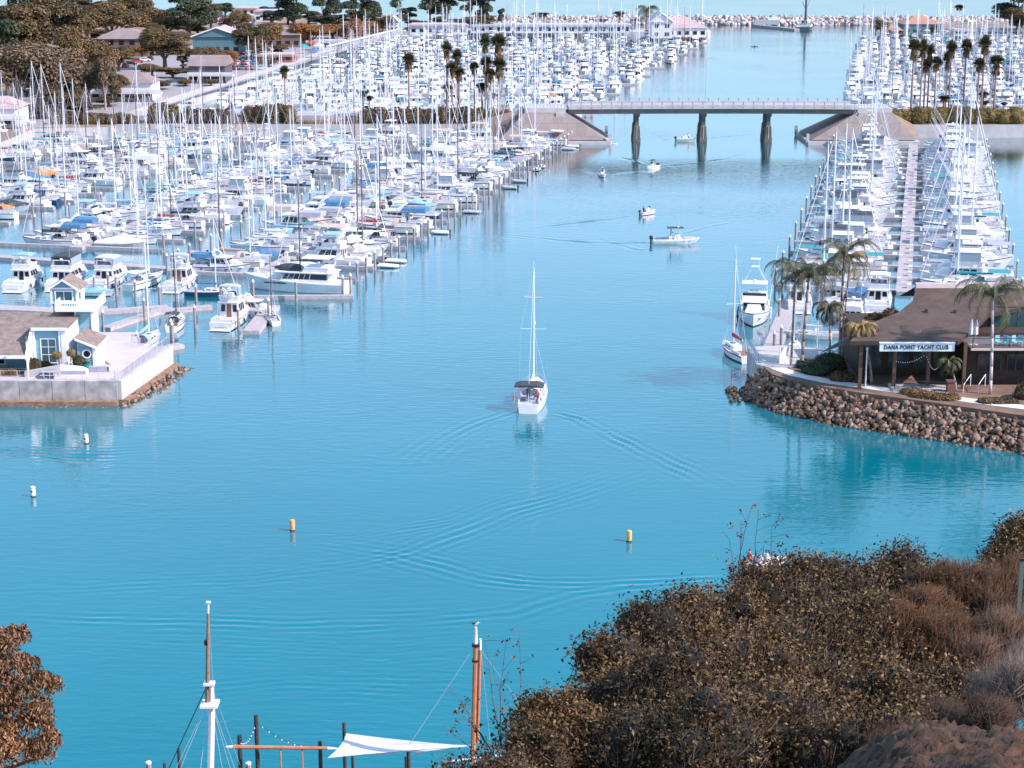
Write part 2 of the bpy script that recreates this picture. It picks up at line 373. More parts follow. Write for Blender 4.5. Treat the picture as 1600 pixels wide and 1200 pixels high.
# yacht-club peninsula
PEN = [(28.2, 209), (29.2, 202.2), (31.5, 198.6), (36.7, 194.4), (44, 190), (52.6, 184.4), (75, 170), (120, 150), (150, 150), (150, 236), (57, 236), (54, 226), (48, 217), (38, 212)]
land('club_peninsula', PEN, -2, 3.0, SOIL, SOIL)
def strip(name, cen, wd, z, m, th=.05):
    b = MB(); n = len(cen); Lp = []; Rp = []
    for i, p in enumerate(cen):
        a = Vector(cen[max(0, i-1)]); c = Vector(cen[min(n-1, i+1)]); d = (c-a).normalized(); q = Vector((-d.y, d.x))*wd/2
        Lp.append(Vector(p)+q); Rp.append(Vector(p)-q)
    for i in range(n-1):
        q = [Lp[i], Rp[i], Rp[i+1], Lp[i+1]]
        b.add([(v.x, v.y, z) for v in q], [(0, 1, 2, 3)], m); b.add([(v.x, v.y, z-th) for v in q]+[(v.x, v.y, z) for v in q], [(1, 2, 6, 5), (3, 0, 4, 7)], m)
    return tag(b.build(name), kind='structure')
strip('waterfront_path', [(29.6, 206), (31.6, 202), (35, 198.6), (40, 195.4), (45, 192.6), (50, 189.4), (56, 186.2), (64, 181.8), (80, 172.5)], 1.7, 3.06, mat('path_concrete', (.66, .6, .62), .9, .08, 1))
# riprap: sloped core and the stones laid on it
top = [Vector(p) for p in [(28.4, 206.5), (29.4, 202), (31.6, 198.4), (36.7, 194.2), (44, 189.8), (52.6, 184.2), (62, 178.2), (75, 169.8)]]
def outw(i):
    a = top[max(0, i-1)]; c = top[min(len(top)-1, i+1)]; d = (c-a).normalized(); return Vector((d.y, -d.x)).normalized()
toe = [p+Vector((-abs(outw(i).x), -abs(outw(i).y)))*(3.0+min(i, 3)*.3+i*.1) for i, p in enumerate(top)]
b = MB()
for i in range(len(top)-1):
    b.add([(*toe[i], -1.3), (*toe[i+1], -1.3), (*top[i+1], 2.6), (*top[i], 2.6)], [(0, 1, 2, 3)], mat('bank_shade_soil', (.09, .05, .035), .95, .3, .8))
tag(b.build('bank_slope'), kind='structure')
RK = [rock_mesh(I1) for k in range(9)]
rockspots = []
for i in range(len(top)-1):
    l = (top[i+1]-top[i]).length
    for _ in range(int(l*60)):
        u = random.random(); v = random.random()**.9*1.0; a = top[i].lerp(top[i+1], u); c = toe[i].lerp(toe[i+1], u); p = a.lerp(c, v)
        rockspots.append((p.x, p.y, 2.65-3.35*v, random.choice([.22, .26, .3, .34, .4, .52])*random.uniform(.85, 1.2)))
rockspots = [r for r in rockspots if proj(r)[0] < 1625]
rockspots.sort(key=lambda r: -r[3])
protos = []
STN = [ROCKM, mat('pale_stone', (.29, .19, .15), .9, .3, 1.5, .03, 6), mat('dark_stone', (.1, .055, .036), .9, .35, 1.5, .03, 6)]
for k, V0 in enumerate(RK):
    me = npmesh('riprap_stone', V0, I1[1], [STN[k % 3]]); protos.append(me)
WETM = mat('wet_stone', (.055, .035, .022), .45, .4, 2, .03, 6); wetp = []
for me_ in [o_.data for o_ in protos]:
    m_ = me_.copy(); m_.materials.clear(); m_.materials.append(WETM); wetp.append(m_)
for k, r in enumerate(rockspots[:290]):
    o = protos[k % 9] if k < 9 else protos[k % 9].copy()
    if k >= 9: sc.collection.objects.link(o)
    if r[2] < -.05: o.data = wetp[k % 9]
    o.location = r[:3]; o.scale = tuple(r[3]*random.uniform(.72, 1.3) for _ in range(3)); o.rotation_euler = (random.uniform(-1.2, 1.2), random.uniform(-1.2, 1.2), random.uniform(0, 6.28))
    tag(o, 'rough brown boulder in the stone bank below the yacht club path', 'boulder', 'boulders of the yacht club bank')
def rocks_stuff(name, spots, base=None, mats=None):
    Vs = []; Fs = []; mi = []; o = 0
    for k, r in enumerate(spots):
        j = random.randrange(5, 9); V0 = rrot(RK[j])*r[3]+np.array(r[:3]); Vs.append(V0); Fs.append(I1[1]+o); o += len(V0); mi += [3 if (r[2] < -.1 and name == 'riprap_stones') else k % 3]*len(I1[1])
    return tag(npmesh(name, np.concatenate(Vs), np.concatenate(Fs), mats or STN+[WETM], mi), kind='stuff')
tag(rocks_stuff('riprap_stones', rockspots[290:]), 'smaller brown stones filling the bank below the path', 'stones')
# outlying stones in the water at the tip
tag(rocks_stuff('shoal_stones', [(random.uniform(24.5, 28), random.uniform(201, 207), -.05+random.random()*.25, random.uniform(.2, .5)) for _ in range(40)], mats=[WETM, STN[2], WETM]), 'dark wet stones breaking the water off the club point', 'stones')
# breakwater
BWL = mat('breakwater_stone', (.50, .43, .43), .9, .3, .5); BWD = mat('breakwater_dark_stone', (.3, .26, .27), .9, .3, .5)
sp_ = []
for k in range(3600):
    x = random.uniform(-20, 330); t = random.uniform(-1, 1); sp_.append((x, 942-(x)*.03+t*7, 3.4*(1-abs(t))+random.uniform(-.3, .4), random.uniform(.8, 1.9)))
b = MB(); b.loft([[(-22, 934, -1), (-22, 941, 2.6), (-22, 944, 2.6), (-22, 951, -1)], [(332, 924, -1), (332, 931, 2.6), (332, 934, 2.6), (332, 941, -1)]], SOIL, closed=False)
tag(b.build('breakwater_core'), kind='structure')
tag(rocks_stuff('breakwater_stones', sp_, mats=[BWL, BWD, BWL]), 'long grey stone breakwater closing the harbour mouth', 'breakwater')
# ------------------------------------------------------------------ bluff under the viewpoint
gx = np.linspace(-60, 70, 90); gx = np.sort(np.concatenate([gx[(gx < 2) | (gx > 9)], np.linspace(2, 9, 120)])); gy = np.linspace(-25, 92, 90); gy = np.sort(np.concatenate([gy[(gy < 12) | (gy > 24)], np.linspace(12, 24, 160)])); GX, GY = np.meshgrid(gx, gy)
def bluff(x, y):
    z = 51.3-.56*np.maximum(y, 0)+3.5*np.exp(-(np.minimum(0, x-4.5)/2.2)**2-((y-19)/8)**2)
    return np.maximum(z, -1.5)
GZ = bluff(GX, GY)+.12*np.sin(GX*1.7)*np.cos(GY*1.3)+.05*np.sin(GX*5.1+GY*2.3)*np.cos(GY*4.7-GX)+.035*rng.normal(size=GX.shape)
V = np.stack([GX, GY, GZ], -1).reshape(-1, 3); nb = len(gx); i = np.arange(nb-1)[None, :]+np.arange(len(gy)-1)[:, None]*nb; F = np.stack([i, i+1, i+nb+1, i+nb], -1).reshape(-1, 4)
tag(npmesh('bluff_ground', V, F, [mat('bluff_earth', (.075, .034, .02), .95, .55, 3, .03, 14)], smooth=True), kind='structure')
# ================================================================== BRIDGE
def bridge():
    t = thing('road_bridge', 'low concrete road bridge on three piers spanning the channel', 'bridge', (46, 451, 0))
    L0, L1 = -32.5, 36.5
    b = MB()
    n = 24
    def zc(x): return 8.3+.15*(1-((x-2)/36)**2)
    top_ = []
    rings = []
    for k in range(n+1):
        x = L0+(L1-L0)*k/n; z = zc(x); rings.append([(x, -5.2, z-.5), (x, -5.2, z), (x, 5.2, z), (x, 5.2, z-.5), (x, 4.2, z-.55), (x, 4.0, z-1.75), (x, -4.0, z-1.75), (x, -4.2, z-.55)])
    GIR = mat('shaded_girder_concrete', (.20, .18, .165), .85, .2, .5)  # concrete darkened for the shade under the deck overhang
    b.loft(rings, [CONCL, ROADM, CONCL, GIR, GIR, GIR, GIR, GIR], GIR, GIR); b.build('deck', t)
    for s in (-1, 1):
        b = MB(); rg = []
        for k in range(n+1):
            x = L0+(L1-L0)*k/n; z = zc(x); y = s*5.0; rg.append([(x, y-.14, z+.01), (x, y-.14, z+.5), (x, y+.14, z+.5), (x, y+.14, z+.01)])
        b.loft(rg, CONCL, CONCL, CONCL); par = b.build('parapet', t)
        b = MB(); rp = [(L0+(L1-L0)*k/n, s*5.0, zc(L0+(L1-L0)*k/n)+1.15) for k in range(n+1)]
        b.line(rp, .05, STEEL)
        for k in range(29):
            x = L0+.6+k*2.42; b.box((x, s*5.0, zc(x)+.82), (.16, .14, .64), mat('rail_post', (.16, .15, .17), .6))
            if s < 0: b.box((x, -5.22, zc(x)-.1), (.12, .06, .3), mat('rail_post', (.16, .15, .17), .6))
        b.build('railing', par)
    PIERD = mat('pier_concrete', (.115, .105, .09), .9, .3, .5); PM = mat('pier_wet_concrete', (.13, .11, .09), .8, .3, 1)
    for px in (-16, 0, 15.6):
        b = MB(); h = zc(px)-1.75
        for s in (-1, 1):
            y = s*2.9
            b.loft([[(px-q, y-q2, z), (px+q, y-q2, z), (px+q, y+q2, z), (px-q, y+q2, z)] for z, q, q2 in ((-2, .85, 1.2), (1.0, .85, 1.2), (1.01, .8, 1.2), (3.6, .66, 1.1), (3.9, .46, .9), (h-.9, .42, .9), (h-.4, .65, 1.1), (h-.003, .7, 1.1))], PIERD, PIERD, PIERD)
            b.box((px, y-1.22, 2.2), (.16, .04, 3.), CONC)
        b.box((px, 0, h-.35), (1.3, 8.2, .69), PIERD)
        p = b.build('pier', t); b = MB()
        for s in (-1, 1): b.box((px, s*2.9, .35), (1.76, 2.46, 1.3), PM)
        b.build('tide_band', p)
    return t
bridge()
for nm, v in (('left', [(-11, 448.5, 1), (3.2, 448.5, 1), (3.2, 458, 1), (-11, 458, 1), (-11, 455.5, 3.2), (3.2, 448.5, 7.0), (3.2, 457, 7.0), (-11, 457.5, 3.3)]), ('right', [(90.8, 448.5, 1), (98, 448.5, 1), (98, 458, 1), (90.8, 458, 1), (90.8, 448.5, 7.0), (98, 455.0, 3.2), (98, 456.8, 3.3), (90.8, 457, 7.0)])):
    b = MB(); b.hexa(v, GRASSY if 0 else mat('ramp_earth', (.28, .2, .17), .95, .2, .3)); tag(b.build('ramp_bank'), kind='structure')
TILEC = mat('slope_paving', (.25, .195, .185), .9, .12, .5, brick=(1, 2.2, 2.2, .04, (0, 0, 0)))
for nm, tp, bt in (('left', (3, 13), (-3, 22.5)), ('right', (82.5, 91), (71, 96))):
    t = thing('bridge_abutment', 'sloped pink concrete bank carrying the %s end of the bridge' % nm, 'abutment', (0, 0, 0))
    b = MB()
    b.hexa([(bt[0], 441.5, 1), (bt[1], 441.5, 1), (bt[1], 461, 1), (bt[0], 461, 1), (tp[0], 446.2, 7.0), (tp[1], 446.2, 7.0), (tp[1], 457, 7.0), (tp[0], 457, 7.0)], TILEC, skip=(0,)); b.build('sloped_face', t)
    b = MB(); b.box(((bt[0]+bt[1])/2, 451.2, -.5), (bt[1]-bt[0]+1.6, 21.4, 2.6), CONCL)
    ex = bt[1]+.8 if nm == 'left' else bt[0]-.8
    b.box((ex, 441.4, 1.4), (.7, .7, 2.2), CONCL); b.box((ex, 460, 1.4), (.7, .7, 2.2), CONCL); b.build('footing', t)
    b = MB(); b.box(((tp[0]+tp[1])/2, 451.3, 7.55), (tp[1]-tp[0]-.2, 10.4, 1.1), CONCL)
    sx = tp[1]-1.4 if nm == 'left' else tp[0]+1.4
    b.box((sx, 446.1, 5.4), (2.2, 1.2, 3.2), CONC); b.build('bearing_block', t)
    b = MB(); b.line([(tp[0], 446.2, 8.9), (tp[1], 446.2, 8.9)], .06, STEEL)
    for k in range(12): b.box((tp[0]+(tp[1]-tp[0])*(k+.5)/12, 446.3, 8.5), (.12, .12, .8), STEEL)
    b.build('railing', t)
def lamp(loc, h, label, rz=0):
    t = thing('street_lamp', label, 'street lamp', loc, rz); b = MB(); b.tube((0, 0, 0), (0, 0, h), .09, STEEL, .05); b.line([(0, 0, h), (.5, 0, h+.3), (1.4, 0, h+.35)], .045, STEEL); b.box((0, 0, .2), (.4, .4, .4), CONC); b.build('pole', t)
    b = MB(); b.box((1.6, 0, h+.33), (.6, .28, .12), GREYC, taper=.8); b.build('lamp_head', t)
    return t
lamp((47.2, 456, 8.4), 10.5, 'tall street lamp rising from the middle of the bridge')
lamp((126, 468, 4.8), 8, 'street lamp on the causeway behind the right hedge')
lamp((-104, 540, 3.05), 8, 'street lamp beside the promenade near the terrace restaurant')
# ================================================================== BUOYS, PILES
def buoy(px, r, body, label, text):
    p = W(px, r); t = thing('channel_buoy', label, 'buoy', (p.x, p.y, 0), random.uniform(-.2, .2), 'marker buoys in the open water')
    b = MB(); b.lathe((0, 0, 0), [(.2, -.5), (.23, -.1), (.23, .0), (.23, .95), (.2, 1.0), (.05, 1.02)], body, 16); b.build('body', t, smooth=False)
    b = MB(); b.lathe((0, 0, 0), [(.24, -.1), (.245, .12), (.24, .13)], mat('buoy_slime', (.07, .045, .03), .7), 16); b.build('waterline_band', t)
    b = MB()
    if text == 'bands':
        for z in (.88, .2): b.lathe((0, 0, 0), [(.236, z), (.242, z+.005), (.242, z+.055), (.236, z+.06)], ORNG, 16)
        b.build('orange_band', t)
        b = MB(); b.lathe((0, -.19, .55), [(.085, 0), (.09, .02), (.085, .04)], BLACK, 12); b.box((-.1, -.205, .55), (.12, .07, .2), BLACK); b.build('symbol', t)
    else:
        b.box((.04, -.225, .5), (.16, .02, .2), WHITE); s = b.build('plate', t); b = MB(); b.box((.04, -.24, .5), (.05, .012, .12), BLACK); b.build('symbol', s)
buoy(52, 776, mat('buoy_white', (.8, .74, .76), .5, .1, 4), 'white marker buoy with orange bands, farthest left in the open water', 'bands')
buoy(135, 693, mat('buoy_white', (.8, .74, .76), .5), 'white marker buoy with orange bands, just off the concrete wharf', 'bands')
buoy(457, 829, mat('buoy_orange', (.72, .33, .12), .6, .12, 4), 'orange marker buoy with a white plate, left of the motoring sailboat', 'plate')
buoy(983, 846, mat('buoy_orange2', (.72, .38, .08), .6, .12, 4), 'yellowish orange marker buoy near the big shrub', 'plate')
# ================================================================== BOAT BUILDERS (bow = +x, waterline z = 0)
def hull_mb(L, B, f0, f1, side, stripe=None, full=.55, rake=.09, tran=.85, deck=DECK, n=11, bow_pow=2.2):
    b = MB(); rings = []
    for k in range(n):
        s = k/(n-1); w = B/2*(tran+(1-tran)*math.sin(min(1, s/.45)*PI/2))*(1-max(0, (s-.42)/.58)**bow_pow) if s > .0 else B/2*tran
        w = max(w, .03); h = f0+(f1-f0)*s**2; x = -L/2+s*L; q = rake*L*max(0, (s-.5)/.5)**2
        lw = w*(1-.35*s**3); r_ = [(x, w, h), (x-.1*q, w*.99, h-.16), (x-.75*q, lw*.9, .14), (x-q, lw*.84, -.02), (x-q*1.3, lw*.25, -.4)]
        rings.append(r_+[(p[0], -p[1], p[2]) for p in r_[::-1]])
    st = stripe or side
    b.loft(rings, [st, side, BOTTOM if stripe is not None else side, BOTTOM, BOTTOM, BOTTOM, BOTTOM if stripe is not None else side, side, st, deck], side, None)
    return b
def rail_mb(L, B, f0, f1, x0, h=.6, tran=.85, m=STEEL, r=.018):
    b = MB()
    def pt(s, sg):
        w = B/2*(tran+(1-tran)*math.sin(min(1, s/.45)*PI/2))*(1-max(0, (s-.42)/.58)**2.2)*.96; return (-L/2+s*L*.985, sg*max(w, .02), f0+(f1-f0)*s**2)
    ss = [x0+(1-x0)*k/6 for k in range(7)]
    for sg in (-1, 1):
        top = [(*pt(s, sg)[:2], pt(s, sg)[2]+h) for s in ss]; b.line(top, r, m, 3)
        b.line([(p[0], p[1], p[2]-h/2) for p in top], r*.6, m, 3)
        for s, p in zip(ss, top): b.tube(pt(s, sg), p, r, m, n=3)
    return b
def house(b, x0, x1, w0, w1, z0, z1, fr, bk, m):    # tapered deckhouse: fr / bk = rake of front and back
    v = [(x0, -w0/2, z0), (x1, -w0/2, z0), (x1, w0/2, z0), (x0, w0/2, z0), (x0+bk, -w1/2, z1), (x1-fr, -w1/2, z1), (x1-fr, w1/2, z1), (x0+bk, w1/2, z1)]
    b.hexa(v, m, skip=(0,)); F_ = lambda *i: [v[k] for k in i]
    return dict(s=F_(0, 1, 5, 4), p=F_(2, 3, 7, 6), f=F_(1, 2, 6, 5), b=F_(3, 0, 4, 7))
def wins(b, q, cells, v0, v1, m=GLASS, off=.012):
    for u0, u1 in cells: b.panel(q, u0, u1, v0, v1, off, m)
PRO = {}
def finish(key, root, look, kind, L, B, h):
    PRO[key] = dict(root=root, look=look, kind=kind, L=L, B=B, used=False, h=h); return root
def sailboat(key, L, side, stripe, canvas, look, dodger=True, jib=None, dark=False, mastk=1.35, bimini=False):
    B = L*.31; f0, f1 = .085*L+.15, .115*L+.2
    t = thing('sailboat', look, 'sailboat'); M = ALUD if dark else ALU
    hull_mb(L, B, f0, f1, side, stripe, tran=.64).build('hull', t)
    b = MB(); q = house(b, -.12*L, .27*L, B*.62, B*.46, f0-.02, f0+.52, .5, .05, WHITE if side is not CREAM else CREAM)
    for s in (-1, 1): b.box((-.29*L, s*B*.31, f0+.12), (.3*L, .16, .3), WHITE)
    b.box((-.29*L, 0, f0+.02), (.3*L, B*.5, .03), TEAK if key[-1] in '135' else GREYC); b.box((.1*L, 0, f0+.56), (.5, .5, .08), GLASS)
    b.tube((-.36*L, 0, f0), (-.36*L, 0, f0+.75), .05, STEEL); b.box((-.37*L, 0, f0+.78), (.05, .62, .55), STEEL)
    c = b.build('cabin', t); b = MB()
    for k in 'sp': wins(b, q[k], [(.12, .38), (.45, .68)], .35, .75)
    b.build('window', c)
    mx = .1*L; mh = L*mastk; b = MB(); b.tube((mx, 0, f0+.5), (mx, 0, f0+mh), .12, M, .085, 6)
    for z, w_ in ((.5, .42), (.76, .3)):
        if L > 9 or z == .5:
            for s in (-1, 1): b.tube((mx, 0, f0+mh*z), (mx-.15, s*B*w_, f0+mh*z+.05), .03, M, n=4)
    b.tube((mx, 0, f0+mh), (mx, 0, f0+mh+.7), .015, WIRE, n=3); b.box((mx-.15, 0, f0+mh+.1), (.4, .05, .05), M)
    if L > 11: b.lathe((mx+.22, 0, f0+mh*.55), [(.05, -.15), (.22, -.1), (.22, .1), (.05, .15)], WHITE, 8)
    m_ = b.build('mast', t)
    b = MB(); top = (mx, 0, f0+mh*.985); r = .014
    b.line([top, (L*.49, 0, f1)], .055 if jib else r, CANV.get(jib, WIRE), 4); b.line([top, (-L*.49, 0, f0)], r, WIRE, 3)
    for s in (-1, 1):
        b.line([top, (mx-.15, s*B*.42, f0+mh*.5), (mx-.2, s*B*.46, f0)], r, WIRE, 3); b.line([(mx, 0, f0+mh*.5), (mx+.5, s*B*.44, f0)], r, WIRE, 3)
    b.build('rigging', m_)
    b = MB(); bl = L*.38; bz = f0+1.35; b.tube((mx, 0, bz), (mx-bl, 0, bz+.1), .07, M); bo = b.build('boom', t)
    b = MB(); rg = []
    for k in range(7):
        s = k/6; ry = .17*(1-s*.5); rz_ = .3*(1-s*.65); x = mx+.12-s*bl; z = bz+.1*s+.14*(1-s)
        rg.append([(x, ry*math.cos(a)*(1+.1*(k % 2)), z+rz_*math.sin(a)) for a in (0, 1.05, 2.09, 3.14, 4.19, 5.24)])
    b.loft(rg, CANV[canvas], CANV[canvas], CANV[canvas]); b.build('sail_cover', bo)
    if dodger:
        b = MB(); rg = []
        for k in range(3):
            x = -.1*L-[0, .45, 1.1][k]; zz = [.5, 1.0, 1.05][k]; rg.append([(x, B*.31*math.cos(a), f0+.1+zz*math.sin(a)*.9) for a in [PI*j/6 for j in range(7)]])
        b.loft(rg, [CANV[canvas]]*6, closed=False); b.build('dodger', t)
    if bimini:
        b = MB(); z = f0+1.95
        b.loft([[(x, -B*.38, z-.12), (x, 0, z+.06), (x, B*.38, z-.12)] for x in (-.46*L, -.35*L, -.22*L)], [CANV[canvas], CANV[canvas]], closed=False)
        for x in (-.45*L, -.23*L):
            for s in (-1, 1): b.tube((x, s*B*.38, f0), (x, s*B*.38, z-.12), .02, STEEL, n=3)
        b.build('bimini', t)
    rail_mb(L, B, f0, f1, .02, tran=.64).build('railing', t)
    return finish(key, t, look, 'sail', L, B, mh)
def cruiser(key, L, side, stripe, canvas, look, fly=True, tower=False, arch=True, aft=False, trawler=False):
    B = min(L*.33, 4.6); f0, f1 = .07*L+.3, .14*L+.25
    t = thing('motor_yacht', look, 'motorboat'); hm = hull_mb(L, B, f0, f1, side, stripe, rake=.12, tran=.92, bow_pow=2.6)
    for s in (-1, 1):
        for u in (.12, .2): hm.box((L*u, s*(B*.485), f0*.8), (.5, .04, .14), GLASS)
    hm.box((-L/2-.02, 0, f0*.45), (.05, B*.5, .02), GLASS); hm.box((-L/2-.35, 0, .12), (.7, B*.8, .07), WHITE)
    hm.build('hull', t)
    x0, x1 = (-.3*L if aft else -.17*L), (.22*L if not trawler else .12*L); z0 = f0-.05; z1 = f0+(1.55 if not trawler else 2.1)
    b = MB(); q = house(b, x0, x1, B*.84, B*.7, z0, z1, 1.3 if not trawler else .25, .1, side if side in (CREAM,) else WHITE)
    q2 = house(b, .1*L, .38*L, B*.62, B*.4, z0+.1, f1+.42, 1.6, 0, WHITE)
    b.box(((x0+x1)/2-.5, 0, z1+.04), ((x1-x0)*.95, B*.8, .08), WHITE)
    b.box((-.44*L, 0, f0+.18), (.1, B*.86, .4), WHITE)
    for s in (-1, 1): b.box((-.33*L, s*B*.43, f0+.18), (.24*L, .12, .4), WHITE)
    c = b.build('cabin', t); b = MB()
    for k in 'sp': wins(b, q[k], [(.06, .3), (.33, .56), (.6, .82)], .42, .88)
    wins(b, q['f'], [(.05, .34), (.36, .64), (.66, .95)], .35, .9); wins(b, q['b'], [(.08, .3), (.7, .92)], .4, .85)
    b.build('window', c); b = MB(); wins(b, q['b'], [(.38, .62)], .04, .88, TEAK if trawler else GLASS); b.build('door', c)
    topz = z1+.08
    if fly:
        b = MB(); fx0, fx1 = x0+.1, x1-1.2; qf = house(b, fx0, fx1, B*.72, B*.8, topz, topz+.75, .25, -.1, WHITE)
        b.box((fx1-1.3, 0, topz+.95), (.5, B*.4, .5), WHITE); b.box((fx1-2.1, .3, topz+1.0), (.45, .5, .6), CANV['white']); b.box((fx1-2.1, -.45, topz+1.0), (.45, .5, .6), CANV['white'])
        fb = b.build('flybridge', t); b = MB(); qq = [(fx1-.3, -B*.38, topz+.74), (fx1-.3, B*.38, topz+.74), (fx1-.6, B*.36, topz+1.1), (fx1-.6, -B*.36, topz+1.1)]
        b.panel(qq, 0, 1, 0, 1, .0, GLASS); b.build('windscreen', fb)
        if canvas:
            b = MB(); z = topz+2.15; bx0, bx1 = fx0+.2, fx1-.5
            b.loft([[(x, -B*.4, z-.16), (x, -B*.2, z), (x, B*.2, z), (x, B*.4, z-.16), (x, B*.4, z-.22), (x, -B*.4, z-.22)] for x in (bx0, (bx0+bx1)/2, bx1)], CANV[canvas], CANV[canvas], CANV[canvas])
            for x in (bx0, bx1):
                for s in (-1, 1): b.tube((x, s*B*.38, topz), (x, s*B*.38, z-.15), .03, STEEL, n=4)
            b.build('canopy', t)
            if canvas in ('charcoal', 'blue', 'white') and not tower:    # clear enclosure curtains
                cm = mat('clear_curtain', (.3, .36, .42), .15)
                for s in (-1, 1):
                    b = MB(); b.add([(bx0, s*B*.39, topz+.76), (bx1, s*B*.39, topz+.76), (bx1, s*B*.39, z-.2), (bx0, s*B*.39, z-.2)], [(0, 1, 2, 3)], cm); b.build('curtain', t)
    elif canvas:
        b = MB(); z = z1+.55; xa, xb = -.46*L, x0+.8
        b.loft([[(x, -B*.42, z-.7), (x, -B*.36, z-.1), (x, 0, z+.05), (x, B*.36, z-.1), (x, B*.42, z-.7)] for x in (xa, (xa+xb)/2, xb)], CANV[canvas], CANV[canvas], CANV[canvas], closed=False)
        b.build('canopy', t)
    if arch and not tower:
        b = MB(); za = topz+(1.6 if fly else .9); xa = x0+.3
        b.loft([[(xa+.5, -B*.4, topz-.05), (xa+1.1, -B*.4, topz-.05), (xa+1.1, -B*.34, topz-.05), (xa+.5, -B*.34, topz-.05)], [(xa-.1, -B*.33, za), (xa+.3, -B*.33, za), (xa+.3, -B*.28, za-.12), (xa-.1, -B*.28, za-.12)], [(xa-.1, B*.33, za), (xa+.3, B*.33, za), (xa+.3, B*.28, za-.12), (xa-.1, B*.28, za-.12)], [(xa+.5, B*.4, topz-.05), (xa+1.1, B*.4, topz-.05), (xa+1.1, B*.34, topz-.05), (xa+.5, B*.34, topz-.05)]], WHITE)
        b.lathe((xa+.1, 0, za+.02), [(.28, 0), (.3, .1), (.2, .22), (.03, .26)], WHITE, 8); b.build('radar_arch', t)
    if tower:
        b = MB(); z = topz+2.3; cx = (x0+x1)/2-.8
        b.box((cx, 0, z), (2.6, B*.8, .1), WHITE)
        for x, s in ((-1.1, -1), (-1.1, 1), (1.1, -1), (1.1, 1)): b.tube((cx+x*1.15, s*B*.42, topz), (cx+x, s*B*.36, z), .04, ALU, n=4)
        if tower == 2:
            for x, s in ((-.6, -1), (-.6, 1), (.6, -1), (.6, 1)): b.tube((cx+x*1.6, s*B*.36, z), (cx+x*.6, s*.4, z+2.3), .035, ALU, n=4)
            b.box((cx, 0, z+2.3), (1.0, 1.2, .1), WHITE); b.box((cx, 0, z+3.4), (1.2, 1.3, .06), WCAN)
            for s in (-1, 1): b.tube((cx, s*.5, z+2.3), (cx, s*.5, z+3.4), .025, ALU, n=4)
        b.lathe((cx, 0, z+.05), [(.3, 0), (.32, .15), (.2, .35), (.03, .4)], WHITE, 8)
        tw = b.build('tower', t); b = MB()
        for s in (-1, 1): b.tube((cx+.6, s*B*.46, f0+.5), (cx-4.4, s*(B*.5+.8), z+4.6), .035, ALU, .015, 4)
        b.build('outrigger', t)
    b = MB()
    for s in (-1, 1): b.tube((x0+.8, s*B*.3, topz), (x0+.4, s*B*.33, topz+3.4), .018, WHITE, .01, 3)
    b.build('antenna', t)
    rail_mb(L, B, f0, f1, .5, .7, .92).build('railing', t)
    if not aft:
        b = MB(); b.box((-.36*L, B*.2, f0+.22), (.8, .9, .45), WHITE); b.build('cockpit_locker', t)
        for u in (-.3, -.1, .12):
            for s in (-1, 1): b = MB(); b.lathe((u*L, s*(B*.5+.12), .35), [(.04, -.05), (.13, .05), (.13, .5), (.04, .6)], WHITE if s > 0 else NAVY, 6); b.build('fender', t)
    return finish(key, t, look, 'motor', L, B, 4)
